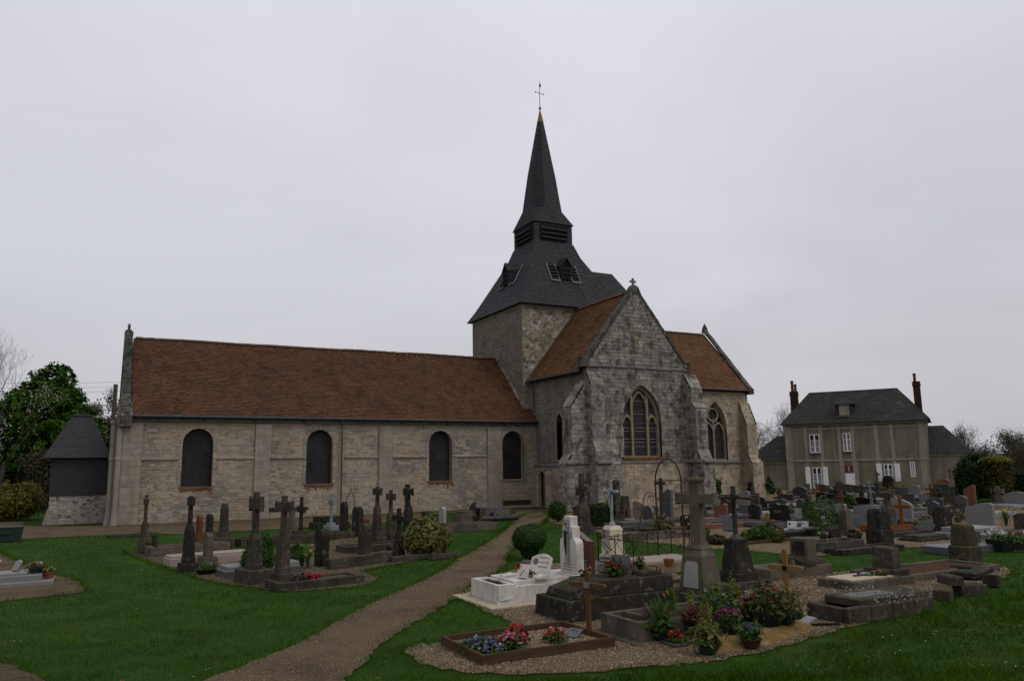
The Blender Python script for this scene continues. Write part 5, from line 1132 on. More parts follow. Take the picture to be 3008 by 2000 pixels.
# right background
x, y = at(2768, 1432)
for i, (px, D, py, lab, r) in enumerate(((2285, 100, 1160, 'bare spreading tree between chancel and house', .34), (2235, 96, 1240, 'lower bare tree close beside the chancel buttress', .2), (2845, 105, 1232, 'tall thin bare tree right of the house', .26), (2925, 92, 1262, 'broad bare tree behind the golden yew', .3), (2990, 95, 1270, 'bare tree at the far right edge', .28), (3060, 90, 1240, 'bare tree crowning the right edge', .28), (2880, 88, 1300, 'low bare tree behind the dark yew', .2), (2960, 84, 1310, 'low bare tree above the long hedge', .2))):
    bare_tree(px, D, py, lab, r * .7, 6, .5, mat('olive_twig', [(.06, .054, .04), (.095, .088, .066)], 3., bump=0, rough=.95), 2600, 'bare trees at right', lsize=.055, kids=(2, 4) if i in (0, 2, 3) else (2, 3))
hb = [(place(p, 100)[0], place(p, 100)[1], 1.6, 3.5, 2.5, 2.6) for p in range(2780, 3120, 36)] + [(place(p, 104)[0], place(p, 104)[1], 1.6, 3.5, 2.5, 2.6) for p in range(2180, 2300, 40)]
hd_ = foliage('far_undergrowth', M_BROWNLEAF, None, hb, 24000, .12, .5, .3, 20, .2, kind='stuff'); hd_['o']['label'] = 'brown undergrowth below the right trees'
def yew(name, lab, px, D, wpx, py, m, m2, blobs, n, size):
    x, y = place(px, D); w = span(x, y, wpx) / 2; h = top(x, y, py); t = thing(name, lab, 'tree', (x, y, 0)); mb = MB(); mb.tube([(x, y, 0), (x, y, h * .5)], [.2, .1], 6); mb.build('trunk', M_BARK, t)
    foliage('crown', m, t, [(x + a * w, y + b * w, c * h, d * w, e * w, f * h) for a, b, c, d, e, f in blobs], n, size, .5, .8, 18, .09)
    if m2: foliage('tip_growth', m2, t, [(x, y, h * .93, w * .9, w * .9, h * .10)], 1500, size, .5, .4)
yew('yew_tree', 'dome-shaped dark yew in front of the right wing', 2852, 54, 84, 1334, M_HEDGE, None, [(0, 0, .5, 1, 1, .5), (0, 0, .4, 1, 1, .4)], 9000, .10)
yew('golden_yew', 'squared yew column with golden top at right', 2918, 53, 64, 1345, mat('golden_yew_leaf', [(.010, .014, .004), (.028, .03, .007), (.06, .055, .012)], 1.2, isl=.4, bump=0, rough=.8), M_GOLDL, [(0, 0, .5, 1, 1, .52), (.1, 0, .75, .95, .95, .25), (0, 0, .25, .95, .95, .25)], 8000, .09)
hedge('long_hedge', 'long dark clipped hedge closing the churchyard at right', place(2890, 60), place(3120, 55), hgt(*place(2980, 58), 1392), 1.2, M_HEDGE, 9000, .12)
for i, (px, py, w, h, lab) in enumerate(((2640, 1434, 110, 32, 'low hedge of small shrubs below the house windows'), (2740, 1428, 100, 34, 'dark low shrub in front of the right wing'), (2800, 1432, 60, 32, 'dark low shrub beside the dome yew'))):
    shrub('low_shrub', lab, px, py, w, h, M_LEAF if i == 0 else M_HEDGE, 3000, .09)
for px, py, w, h, lab in ((2262, 1452, 34, 60, 'young conifer beside the chancel buttress'), (2352, 1430, 26, 36, 'small conifer under the left shutter'), (2290, 1452, 14, 20, 'tiny conifer against the left wing'), (2448, 1425, 14, 30, 'spindly yellow shrub left of the house door')):
    shrub('small_conifer', lab, px, py, w, h, M_HEDGE if w > 14 else M_GOLDL, 900, .07, 'conifer', [(0, 0, .25, 1, 1, .25), (0, 0, .5, .65, .65, .3), (0, 0, .8, .3, .3, .22)])
x, y = at(2104, 1478); t = thing('ivy_bush', 'square-clipped bright ivy block against the chancel wall', 'bush', (x, y, 0))
zb0, zb1 = hgt(x, y, 1452), hgt(x, y, 1409); w = span(x, y, 20)
MB().tube([(x, y, 0), (x, y, zb0 + .2)], .08, 6).build('stem', M_BARK, t); foliage('foliage', M_BOX, t, [(x + i * w * .6, y, zb0 + (zb1 - zb0) * k, w * .55, w * .5, (zb1 - zb0) * .28) for i in (-.7, 0, .7) for k in (.25, .75)], 3500, .05, .5, .5, 14, .2)
# overhead wires at left
for i, (py0, py1) in enumerate(((1118, 1122), (1132, 1136), (1151, 1148))):
    (xa, ya), (xb, yb) = place(-60, 95), place(345, 95); tag(MB().tube([V(xa, ya, top(xa, ya, py0 + 8)), V((xa + xb) / 2, (ya + yb) / 2, top((xa + xb) / 2, (ya + yb) / 2, (py0 + py1) / 2 + 6)), V(xb, yb, top(xb, yb, py1))], .012, 4).build('overhead_wire', M_BLACKW), ('topmost', 'middle', 'lowest')[i] + ' of three overhead wires left of the nave gable', 'wire', 'overhead wires')
# ================================================================== GRAVES: materials and builders
LI = ((.19, .186, .16), 9., .625, .06, .6)
M_OLD = mat('old_tomb_stone', [(0.0286, 0.024, 0.0178), (0.0536, 0.0446, 0.0331), (0.0821, 0.068, 0.049)], 2.6, bump=.5, bscale=34, spots=[LI, ((.025, .024, .018), 1.6, .56, .1, .7)], moss=((.05, .052, .018), .5), streak=((.028, .026, .022), 4., .6, .5))
M_OLDD = mat('dark_tomb_stone', [(0.0141, 0.0126, 0.0099), (0.027, 0.0234, 0.0181), (0.045, 0.0384, 0.0292)], 2.6, bump=.5, bscale=34, spots=[LI, ((.014, .014, .011), 1.6, .56, .1, .7)], moss=((.04, .045, .014), .4), streak=((.016, .016, .014), 4., .6, .5))
M_OLDL = mat('pale_tomb_stone', [(0.0607, 0.0513, 0.0355), (0.1, 0.0847, 0.0587), (0.1285, 0.11, 0.0796)], 2.4, bump=.4, bscale=34, spots=[((.05, .047, .037), 2.2, .57, .1, .7), ((.24, .235, .205), 13., .67, .03, .6)], moss=((.06, .06, .02), .35), streak=((.055, .05, .038), 4., .6, .5))
M_CONC = mat('weathered_concrete', [(0.0603, 0.0498, 0.0369), (0.099, 0.082, 0.0605), (0.1291, 0.1085, 0.0827)], 2.2, bump=.4, bscale=40, spots=[((.035, .033, .026), 1.8, .57, .1, .7), LI], streak=((.035, .032, .026), 4., .6, .6), moss=((.045, .045, .018), .4))
M_GREYG = mat('grey_granite', [(0.1071, 0.104, 0.1014), (0.1648, 0.16, 0.1551), (0.206, 0.2, 0.192)], 90., detail=4, bump=0, rough=.45, spec=.4)
M_DKG = mat('dark_grey_granite', [(0.0229, 0.023, 0.0244), (0.042, 0.041, 0.042), (0.0611, 0.059, 0.0596)], 80., detail=4, bump=0, rough=.28, spec=.5)
M_BLACK = mat('black_granite', [(.006, .006, .007), (.012, .012, .013)], 60., detail=3, bump=0, rough=.16, spec=.55)
M_BLUEG = mat('blue_grey_granite', [(0.0403, 0.0428, 0.0478), (0.0672, 0.07, 0.0736), (0.0896, 0.0906, 0.092)], 80., detail=4, bump=0, rough=.32, spec=.5)
M_REDG = mat('dark_red_granite', [(.040, .015, .012), (.070, .024, .018), (.095, .036, .026)], 70., detail=4, bump=0, rough=.3, spec=.5)
M_BRNG = mat('red_brown_granite', [(.10, .038, .022), (.15, .06, .036), (.18, .08, .05)], 60., detail=4, bump=0, rough=.4, spec=.4)
M_BEIGE = mat('beige_granite', [(.15, .105, .075), (.21, .155, .115)], 70., detail=4, bump=0, rough=.5, spec=.35)
M_MARB = mat('white_marble', [(.45, .42, .37), (.53, .50, .45), (.57, .545, .50)], 1.8, bump=.05, rough=.5, spec=.35, spots=[((.30, .285, .23), 2.4, .58, .08, .65), ((.26, .25, .19), 11., .64, .04, .5)], streak=((.27, .25, .195), 6., .58, .6))
M_GMARB = mat('weathered_marble', [(.22, .215, .20), (.31, .305, .29)], 2.2, bump=.1, rough=.6, streak=((.22, .215, .20), 5., .6, .5))
M_CREAM = mat('cream_paint', [(.48, .42, .29), (.55, .49, .35)], 2., bump=.05, rough=.6, streak=((.35, .30, .20), 5., .64, .4))
M_PINKS = mat('pink_slab_stone', [(.24, .19, .155), (.32, .265, .225)], 3., bump=.2, rough=.8, spots=[((.15, .125, .10), 3., .6, .08, .5)])
M_PSLAB = mat('pale_tile_slab', [(.34, .285, .20), (.42, .36, .265)], 4., bump=.1, rough=.7)
M_WOOD = mat('brown_timber', [(0.036, 0.021, 0.0114), (0.0612, 0.0361, 0.0194), (0.0828, 0.0521, 0.0299)], 5., bump=.35, bscale=30, rough=.75, stretch=(.4, 6, 6), isl=.15)
M_WOODC = mat('oak_cross_timber', [(.075, .038, .013), (.11, .058, .022)], 6., bump=.3, rough=.7, stretch=(6, 6, .4))
M_WOODL = mat('pale_pine', [(.165, .088, .026), (.225, .128, .045)], 5., bump=.15, rough=.65, stretch=(6, 6, .5))
M_WOODO = mat('orange_stained_timber', [(.14, .043, .012), (.19, .065, .02)], 5., bump=.2, rough=.65)
M_IRON = mat('rusty_iron', [(.018, .011, .009), (.040, .019, .012), (.065, .03, .017)], 18., bump=.3, rough=.9, spec=.2)
M_BLKI = mat('black_cast_iron', [(.008, .008, .008), (.016, .015, .015)], 12., bump=.2, rough=.55, spec=.4)
M_SILV = mat('silver_painted_iron', [(.17, .18, .19), (.30, .31, .32)], 8., bump=.3, rough=.55, spec=.4, spots=[((.08, .08, .08), 7., .6, .06, .6)])
M_BLUEI = mat('pale_blue_painted_iron', [(0.1403, 0.165, 0.1781), (0.198, 0.2175, 0.228)], 4., bump=.1, rough=.6)
M_GPOT = mat('green_plastic', [(.008, .020, .018), (.012, .028, .024)], 5., bump=0, rough=.5, spec=.35)
M_BKPOT = mat('black_plastic', [(.010, .012, .011), (.016, .018, .017)], 5., bump=0, rough=.5)
M_TERRA = mat('terracotta', [(.16, .055, .028), (.22, .085, .045)], 7., bump=.15, rough=.85)
M_BRPOT = mat('brown_glazed', [(.05, .022, .012), (.08, .036, .02)], 7., bump=.1, rough=.5)
M_SOIL = mat('soil', [(.018, .012, .008), (.035, .024, .016)], 20., bump=.8, rough=1)
M_PLAQ = mat('engraving', [(.16, .155, .145), (.20, .195, .185)], 30., bump=0, rough=.7)
M_LETT = mat('gilt_lettering', [(.24, .17, .08), (.30, .22, .11)], 30., bump=0, rough=.5)
M_PHOTO = mat('photo_oval', [(.05, .055, .065), (.14, .15, .17)], 14., bump=0, rough=.3)
M_SAND = mat('yellow_sand', [(.10, .06, .024), (.17, .105, .04), (.23, .15, .065)], 6., bump=1., bscale=40, rough=.95, spots=[((.33, .27, .18), 3., .62, .08, .5)])
FC = {k: mat('petal_' + k, [tuple(q * .6 + .01 for q in c), tuple(q * .88 + .01 for q in c)], 20., isl=.3, bump=0, rough=.6, trans=.2) for k, c in dict(red=(.36, .018, .018), pink=(.50, .11, .17), palepink=(.50, .30, .29), magenta=(.30, .012, .14), white=(.66, .64, .60), yellow=(.60, .42, .03), orange=(.50, .10, .012), violet=(.16, .12, .36), purple=(.12, .03, .16), cream=(.58, .48, .34), salmon=(.50, .17, .11)).items()}
YAW, DX, AL = 0., 1., 1.
def cross_mb(mb, x, y, z0, z1, w, t, az, al, ah, flare=.0, cap=True, taper=.85):
    """Latin cross facing west: shaft width w (Y), thickness t (X), arms at az reaching al"""
    mb.loft([(x, y, t / 2, w / 2, z0), (x, y, t / 2 * taper, w / 2 * taper, z1 - (.04 if cap else 0))] + ([(x, y, t / 2 * taper + .02, w / 2 * taper + .02, z1 - .039), (x, y, t / 2 * taper * .4, .01, z1)] if cap else []))
    tt = t * .82; f = flare
    for s in (-1, 1):
        mb.prism([(x - tt / 2, y + s * w * .3, az - ah / 2), (x - tt / 2, y + s * (al - .06), az - ah / 2), (x - tt / 2, y + s * al, az - ah / 2 - f), (x - tt / 2, y + s * al, az + ah / 2 + f), (x - tt / 2, y + s * (al - .06), az + ah / 2), (x - tt / 2, y + s * w * .3, az + ah / 2)], (tt, 0, 0))
    return mb
def monument(lab, px, py, pyt, m, steps, ped, sw=.16, arm=(.78, .30, .15), flare=.02, cat='cross', name='grave_cross', tilt=0., plaque=None, off=(0, 0), st=None):
    """stepped base, pedestal and cross; steps [(hx, hy, h)], ped (hx, hy, h, top factor)"""
    x, y = at(px, py); H = hgt(x, y, pyt); t = thing(name, lab, cat, (x, y, 0)); z = 0
    steps = [(a * DX, b, c) for a, b, c in steps]; ped = ped and (ped[0] * DX, ped[1] * (.82 if DX < 1 else 1), *ped[2:]); sw = sw * (.8 if DX < 1 else 1); st = st and st * (.8 if DX < 1 else 1); arm = arm and (arm[0], arm[1] * AL, arm[2]); t["o"].rotation_euler.z = YAW
    for hx_, hy_, h_ in steps:
        MB().cbox(x - hx_, x + hx_, y - hy_, y + hy_, z, z + h_, .015).build('base', m, t); z += h_
    if ped:
        hx_, hy_, h_, tf = ped
        MB().loft([(x, y, hx_, hy_, z), (x, y, hx_, hy_, z + h_ * .12), (x, y, hx_ * .93, hy_ * .93, z + h_ * .16), (x, y, hx_ * (.5 + .5 * tf), hy_ * (.5 + .5 * tf), z + h_ * .8), (x, y, hx_ * (.52 + .5 * tf), hy_ * (.52 + .5 * tf), z + h_ * .83), (x, y, hx_ * tf, hy_ * tf, z + h_)]).build('pedestal', m, t, bevel=.01)
        if plaque: MB().box(x - hx_ * .97 - .02, x - hx_ * .5, y - hy_ * .55, y + hy_ * .55, z + h_ * .25, z + h_ * .75).build('plaque', plaque, t)
        z += h_
    if arm:
        az = z + (H - z) * arm[0]; cross_mb(MB(), x, y, z - .01, H, sw, st or sw * .85, az, arm[1], arm[2], flare).build('cross', m, t, bevel=.012)
    if tilt: t['o'].rotation_euler = (R.uniform(-1, 1) * tilt, R.uniform(-1, 1) * tilt, YAW + R.uniform(-.1, .1))
    return t
def profile(w, h, top, n=12):
    hw = w / 2
    if top == 'round': return [(-hw, 0), (hw, 0), (hw, h - hw * .9)] + [(hw * math.cos(math.pi * i / n), h - hw * .9 + hw * .9 * math.sin(math.pi * i / n)) for i in range(1, n)] + [(-hw, h - hw * .9)]
    if top == 'seg': return [(-hw, 0), (hw, 0)] + [(hw - w * i / n, h - .16 * w + .16 * w * math.sin(math.pi * i / n)) for i in range(n + 1)]
    if top == 'point': return [(-hw, 0), (hw, 0), (hw, h - hw * .55), (hw * .35, h), (-hw * .35, h), (-hw, h - hw * .55)]
    if top == 'gable': return [(-hw, 0), (hw, 0), (hw, h * .84), (0, h), (-hw, h * .84)]
    if top == 'wavy': return [(-hw, 0), (hw * .96, 0)] + [(hw - w * i / n, h * (.80 + .20 * (.5 - .5 * math.cos(math.pi * min(1, i / n * 1.35)))) - (.05 * h if i == n else 0)) for i in range(n + 1)]
    if top == 'wavyr': return [(-v, z) for v, z in profile(w, h, 'wavy', n)][::-1]
    if top == 'slant': return [(-hw, 0), (hw, 0), (hw, h * .78), (hw * .2, h * .9), (-hw * .6, h), (-hw, h * .96)]
    if top == 'ogee': return [(-hw, 0), (hw, 0), (hw, h * .72), (hw * .62, h * .76)] + [(hw * .62 * math.cos(math.pi * i / n), h * .76 + h * .24 * math.sin(math.pi * i / n)) for i in range(1, n)] + [(-hw * .62, h * .76), (-hw, h * .72)]
    return [(-hw, 0), (hw, 0), (hw, h), (-hw, h)]
def slab_up(x, y, z, w, th, h, top, m, parent, name='headstone', lean=0., bevel=.012):
    return MB().prism([(x - th / 2 + lean * q, y + v, z + q) for v, q in profile(w, h, top)], (th, 0, 0)).build(name, m, parent, bevel=bevel)
def lines(x, y, z, w, rows, m, parent, dz=.055, name='inscription'):
    mb = MB()
    for i in range(rows):
        s = -w / 2 * R.uniform(.6, 1)
        while s < w / 2 * .9:
            e = s + R.uniform(.02, .07); mb.box(x - .003, x + .001, y + s, y + min(e, w / 2), z - i * dz, z - i * dz + .022); s = e + .014
    return mb.build(name, m, parent, kind='stuff')
def stele(lab, px, py, pyt, w, th, top, m, cat='headstone', name='headstone', base=.0, bm=None, tilt=0., group=None, text=None):
    x, y = at(px, py); H = hgt(x, y, pyt); t = thing(name, lab, cat, (x, y, 0), group); th = th * (DX if DX == 1 else .5); t['o'].rotation_euler.z = YAW
    if base: MB().cbox(x - th * .5 - .1, x + th * .5 + .1, y - w / 2 - .08, y + w / 2 + .08, 0, base, .012).build('base', bm or m, t)
    slab_up(x, y, base, w, th, H - base, top, m, t, 'stele')
    if text: lines(x - th / 2, y, base + (H - base) * .6, w * .55, 2, text, t)
    if tilt: t['o'].rotation_euler = (R.uniform(-tilt, tilt), R.uniform(-tilt, tilt), YAW + R.uniform(-.08, .08))
    return t
def tomb(lab, x0, x1, y0, y1, h, m, top=None, head=None, name='tomb', cat='tomb', kerb=.1, fill=None):
    """kerb box; top: (inset, height, material) ledger; head: (x, w, th, h, style, material)"""
    t = thing(name, lab, cat, ((x0 + x1) / 2, (y0 + y1) / 2, 0)); t['o'].rotation_euler.z = YAW * .6
    if fill:
        k = MB()
        for a in ((x0, x1, y0, y0 + kerb), (x0, x1, y1 - kerb, y1)): MB().cbox(*a, 0, h, .012).build('kerb', m, t)
        for a in ((x0, x0 + kerb, y0 + kerb, y1 - kerb), (x1 - kerb, x1, y0 + kerb, y1 - kerb)): MB().cbox(*a, 0, h, .012).build('kerb', m, t)
        MB().box(x0 + kerb, x1 - kerb, y0 + kerb, y1 - kerb, 0, h * .7).build('infill', fill, t)
    else: MB().cbox(x0, x1, y0, y1, 0, h, .018).build('kerb', m, t)
    if top: i, hh, mm = top; MB().cbox(x0 + i, x1 - i * .5, y0 + i, y1 - i, h, h + hh, .015).build('ledger', mm, t)
    if head: hx_, w, th, hh, sty, mm = head; slab_up(hx_, (y0 + y1) / 2, h, w, th, hh, sty, mm, t)
    return t
def flower_np(C, r, k=6, up=.5):
    """little rosettes of petals at points C"""
    n = len(C); a = NR.uniform(0, 6.28, n)[:, None] + np.arange(k)[None] * (2 * np.pi / k); tl = NR.normal(0, .5, (n, 1, 2)); r = r * NR.uniform(.7, 1.25, n)[:, None]
    d = np.stack([np.cos(a), np.sin(a), np.zeros_like(a)], 2); s = np.stack([-np.sin(a), np.cos(a), np.zeros_like(a)], 2)
    d[:, :, 2] = up * .6 + d[:, :, 0] * tl[:, :, 0] + d[:, :, 1] * tl[:, :, 1]; s[:, :, 2] = s[:, :, 0] * tl[:, :, 0] + s[:, :, 1] * tl[:, :, 1]
    c = C[:, None, :]; R_ = r[:, :, None]; v = np.stack([c + 0 * d, c + d * R_ * .6 + s * R_ * .45, c + d * R_, c + d * R_ * .6 - s * R_ * .45], 2)
    return v.reshape(-1, 3), np.arange(n * k)[:, None] * 4 + np.array([[0, 1, 2, 3]])
def blooms(parent, x, y, z, rx, rz, cols, n, r, name='flowers', dome=True):
    r = r * .8
    for col, fr in cols:
        k = max(1, int(n * fr)); u = NR.normal(size=(k, 3)); u /= np.linalg.norm(u, axis=1)[:, None]; u[:, 2] = np.abs(u[:, 2]) if dome else u[:, 2]; q = NR.uniform(.75, 1.05, k)[:, None]
        C = np.array([x, y, z]) + u * q * np.array([rx, rx, rz]); v, f = flower_np(C, r); v2, f2 = flower_np(C + np.array([0, 0, r * .2]), r * .7); mesh_np(name, np.concatenate([v, v2]), np.concatenate([f, f2 + len(v)]), FC[col], parent, kind='stuff')
def leaves_at(parent, x, y, z, rx, rz, n, size, m=None, name='leaves', aspect=.4):
    n = int(n * 1.8)
    foliage(name, m or M_LEAF, parent, [(x, y, z, rx, rx, rz)], n, size, aspect, .35, 6, .3, kind='stuff')
def pot_mb(x, y, z, r, h, taper=.75): return MB().lathe(x, y, [(r * taper, z), (r * .96, z + h * .82), (r * 1.06, z + h * .83), (r * 1.08, z + h), (r * .95, z + h), (r * .93, z + h * .9), (.001, z + h * .9)], 20)
def potted(lab, px, py, r, h, m, cols, n, fr, lr=None, lz=None, ln=120, ls=.05, lm=None, z=None, xy=None, name='flower_pot', cat='flower pot', dome_z=None):
    x, y = xy or at(px, py); z = (gz(x, y) if z is None else z); t = thing(name, lab, cat, (x, y, z))
    pot_mb(x, y, z, r, h).build('pot', m, t, smooth=False)
    lr = lr or r * 1.2; lz = lz or r
    leaves_at(t, x, y, z + h + lz * .25, lr, lz, ln, ls, lm)
    if n: blooms(t, x, y, z + h + (lz * .4 if dome_z is None else dome_z), lr * .95, lz * .8, cols, n, fr)
    return t
def blades_plant(parent, x, y, z, n, h, w, spread, m, name='leaves'):
    mb = MB()
    for i in range(n):
        a = R.uniform(0, 6.28); s = R.uniform(.15, 1) * spread; hh = h * R.uniform(.6, 1.1); d = V(math.cos(a), math.sin(a), 0); sd_ = V(-d.y, d.x, 0) * w; b0 = V(x, y, z) + d * R.uniform(0, spread * .15)
        p1 = b0 + d * s * .35 + V(0, 0, hh * .65); p2 = b0 + d * s * .75 + V(0, 0, hh * .97); p3 = b0 + d * s * 1.1 + V(0, 0, hh * R.uniform(.7, 1.0))
        mb.add([b0 - sd_, b0 + sd_, p1 + sd_, p1 - sd_, p2 + sd_ * .7, p2 - sd_ * .7, p3], [(0, 1, 2, 3), (3, 2, 4, 5), (5, 4, 6)])
    return mb.build(name, m, parent, kind='stuff')
def daffodils(lab, px, py, h, n, nb, cols, spread=.25, xy=None, z=0, name='daffodil_clump'):
    x, y = xy or at(px, py); t = thing(name, lab, 'daffodils', (x, y, z)); blades_plant(t, x, y, z, n, h * .9, .008, spread * .6, M_LEAF)
    stm = MB(); C = []
    for i in range(nb): a = R.uniform(0, 6.28); q = R.uniform(.2, 1) * spread; p = V(x + math.cos(a) * q, y + math.sin(a) * q, z + h * R.uniform(.8, 1.1)); stm.tube([(x + (p.x - x) * .4, y + (p.y - y) * .4, z), p], .005, 4); C.append(tuple(p))
    stm.build('stems', M_LEAF, t, kind='stuff'); C = np.array(C); v, f = flower_np(C, .045, 6, .3)
    for i, col in enumerate(cols):
        k = [j for j in range(nb) if j % len(cols) == i]
        if k: v, f = flower_np(C[k], .045, 6, .3); v2, f2 = flower_np(C[k] + np.array([0, 0, .012]), .022, 6, 1.2); mesh_np('flowers', np.concatenate([v, v2]), np.concatenate([f, f2 + len(v)]), FC[col], t, kind='stuff')
    return t
def plaque(lab, x, y, z, w, h, m, lean=.35, th=.03, photo=None, text=None, name='memorial_plaque', yaw=.42, top='flat', group=None):
    """small slab leaning back on its foot, facing west"""
    t = thing(name, lab, 'plaque', (x, y, z), group)
    pr = profile(w, h, top); MB().prism([(lean * q, v, q * math.sqrt(max(.05, 1 - lean * lean)) + .02) for v, q in pr], (th, 0, 0)).build('slab', m, Node(o=t['o'], _w=(0, 0, 0)), bevel=.004)
    MB().add([(.0, -w * .3, 0), (.0, w * .3, 0), (h * .45, w * .25, 0), (h * .45, -w * .25, 0), (lean * h * .6 + th, -w * .2, h * .5), (lean * h * .6 + th, w * .2, h * .5)], [(0, 1, 2, 3), (0, 3, 4), (1, 5, 2), (3, 2, 5, 4)]).build('foot', m, Node(o=t['o'], _w=(0, 0, 0)))
    n0 = Node(o=t['o'], _w=(0, 0, 0))
    if photo:
        k = 12; MB().add([(lean * (h * .62 + .3 * h * .4 * math.sin(6.283 * i / k)) - .004, w * .25 + w * .13 * math.cos(6.283 * i / k), (h * .62 + h * .15 * math.sin(6.283 * i / k)) * .94 + .02) for i in range(k)], [tuple(range(k))]).build('photo', photo, n0)
    if text:
        mb = MB()
        for i in range(3):
            q = h * (.78 - i * .2); s = -w * .38
            while s < (w * .1 if photo else w * .38):
                e = s + R.uniform(.015, .05); mb.add([(lean * q - .003, s, q * .95 + .02), (lean * q - .003, e, q * .95 + .02), (lean * (q + .02) - .003, e, (q + .02) * .95 + .02), (lean * (q + .02) - .003, s, (q + .02) * .95 + .02)], [(0, 1, 2, 3)]); s = e + .012
        mb.build('inscription', text, n0, kind='stuff')
    t['o'].rotation_euler.z = yaw
    return t
def wood_cross(lab, px, py, pyt, half, m, ay, wd=.09, th=.05, plate=None, yaw=0., z0=None, rnd=True):
    x, y = at(px, py); z0 = gz(x, y) if z0 is None else z0; H = hgt(x, y, pyt); t = thing('wooden_cross', lab, 'cross', (x, y, z0)); n0 = Node(o=t['o'], _w=(0, 0, 0)); H -= z0; az = hgt(x, y, ay) - z0
    pp = [(-wd / 2, 0), (wd / 2, 0), (wd / 2, H - wd * .5), (wd * .3, H - wd * .12), (0, H), (-wd * .3, H - wd * .12), (-wd / 2, H - wd * .5)]
    MB().prism([(-th / 2, a, b) for a, b in pp], (th, 0, 0)).build('post', m, n0, bevel=.006)
    e = wd * .4
    MB().prism([(-th / 2 - .012, a, b) for a, b in [(-half + e, az - wd / 2), (half - e, az - wd / 2), (half, az - wd * .2), (half, az + wd * .2), (half - e, az + wd / 2), (-half + e, az + wd / 2), (-half, az + wd * .2), (-half, az - wd * .2)]], (th + .004, 0, 0)).build('crossbar', m, n0, bevel=.006)
    if plate: MB().box(-th / 2 - .018, -th / 2 - .01, -.05, .05, az - .045, az + .045).build('nameplate', plate, n0)
    t['o'].rotation_euler.z = yaw; return t
# ================================================================== LEFT GROUP
YAW, DX, AL = .24, .6, 1.35
monument('slender weathered cross at the left end of the old graves', 421, 1624, 1451, M_OLD, [(.22, .22, .36)], (.19, .17, .62, .6), .13, (.72, .13, .16), .02, st=.12)
xa, ya = at(432, 1634); tomb('pale concrete kerbed grave with a cut-off pillar stub', xa, xa + 2.4, ya, ya + 1.0, .26, M_CONC, fill=M_DIRT, kerb=.16)
stele('short square pillar stub standing on the pale concrete kerb', 452, 1626, 1570, .24, .24, 'flat', M_OLDD, 'pillar', 'pillar_stub')
xa, ya = at(500, 1664); tomb('low tomb with a pinkish pale slab among the left graves', xa - .1, xa + 2.1, ya, ya + .75, .22, M_PINKS, (.03, .06, M_PINKS))
monument('tall dark cross on a chamfered pedestal and reddish plinth', 551, 1678, 1455, M_OLDD, [(.30, .28, .22)], (.21, .20, .95, .55), .15, (.80, .15, .18), .02, st=.13)
stele('narrow stone stele streaked rusty orange down one side', 583, 1590, 1511, .28, .3, 'point', mat('rust_orange_stone', [(.05, .035, .026), (.13, .045, .018), (.19, .062, .02)], 1.6, bump=.3, rough=.9), 'headstone')
stele('dark pointed stele behind the orange streaked one', 614, 1574, 1509, .4, .34, 'point', M_OLDD)
monument('square pillar with chamfered cap on a kerbed plinth, its cross lost', 655, 1606, 1512, M_OLD, [(.42, .4, .32), (.26, .26, .18)], (.2, .2, .95, .6), arm=None, cat='pillar', name='grave_pillar')
xa, ya = at(651, 1607); tomb('long rough stone kerb beside the capped pillar', xa + .5, xa + 3.2, ya - .1, ya + .9, .26, M_OLD, fill=M_DIRT)
stele('grey-green pillar stele with stepped foot left of the round bush', 609, 1662, 1563, .34, .34, 'point', M_CONC, 'headstone', base=.26)
potted('shallow bowl of pansies at the foot of the grey-green stele', 606, 1684, .27, .12, M_BKPOT, [('violet', .6), ('yellow', .4)], 14, .035, .2, .12, 90, .05, name='flower_bowl', cat='flower bowl')
xa, ya = at(651, 1697); tomb('low polished grey granite tomb in two tiers', xa, xa + 1.9, ya, ya + .85, .16, M_BLUEG, (.06, .1, M_GREYG))
monument('stone cross with thick trefoil arms rising from the round bush', 745, 1708, 1442, M_OLD, [(.5, .42, .3)], (.24, .22, .8, .62), .17, (.70, .24, .26), .05, st=.17)
x, y = 2.94, -25.57
t = monument('lichened stone cross on a tall pedestal, largest of the left graves', 828, 1724, 1453, M_OLD, [(.3, .3, .12), (.26, .26, .2)], (.2, .2, .78, .62), .16, (.72, .29, .20), .025, st=.16)
tomb('stone-kerbed grave slab stretching right from the largest left cross', 2.70, 4.72, -25.6, -24.72, .17, M_OLD, fill=M_CONC, kerb=.14)
MB_ = MB()
t = thing('fallen_wreath', 'faded red and dark artificial wreath lying on the left kerbed slab', 'wreath', (3.45, -25.2, .15)); leaves_at(t, 3.35, -25.2, .2, .28, .07, 120, .05, M_BLKI); leaves_at(t, 3.62, -25.22, .2, .2, .06, 90, .05, FC['red'], 'faded_petals')
stele('thick round-headed stele beside the daffodils', 944, 1662, 1553, .46, .42, 'round', M_OLDD)
daffodils('clump of yellow daffodils beside the largest left cross', 903, 1668, .42, 46, 5, ['yellow'], .22)
daffodils('smaller clump of yellow daffodils against the round-headed stele', 935, 1664, .36, 30, 4, ['yellow', 'orange'], .2)
monument('small thin cross on a block in front of the second window', 883, 1583, 1457, M_OLDD, [(.34, .34, .3)], None, .15, (.62, .2, .2), .02, st=.15)
stele('leaning grey stele with broken top behind the largest left cross', 855, 1566, 1489, .36, .3, 'point', M_CONC, tilt=.03, base=.15)
monument('pale blue painted cross on a blue block by the nave downpipe', 972, 1556, 1447, M_BLUEI, [(.34, .34, .2), (.2, .2, .1)], None, .13, (.70, .19, .17), .02, st=.13)
xa, ya = at(925, 1556); tomb('dark stepped tomb behind the pale blue cross', xa, xa + 1.5, ya, ya + 1., .28, M_OLDD, (.14, .25, M_OLDD))
stele('pointed dark stele left of the iron hoop', 1010, 1566, 1471, .38, .34, 'gable', M_OLDD)
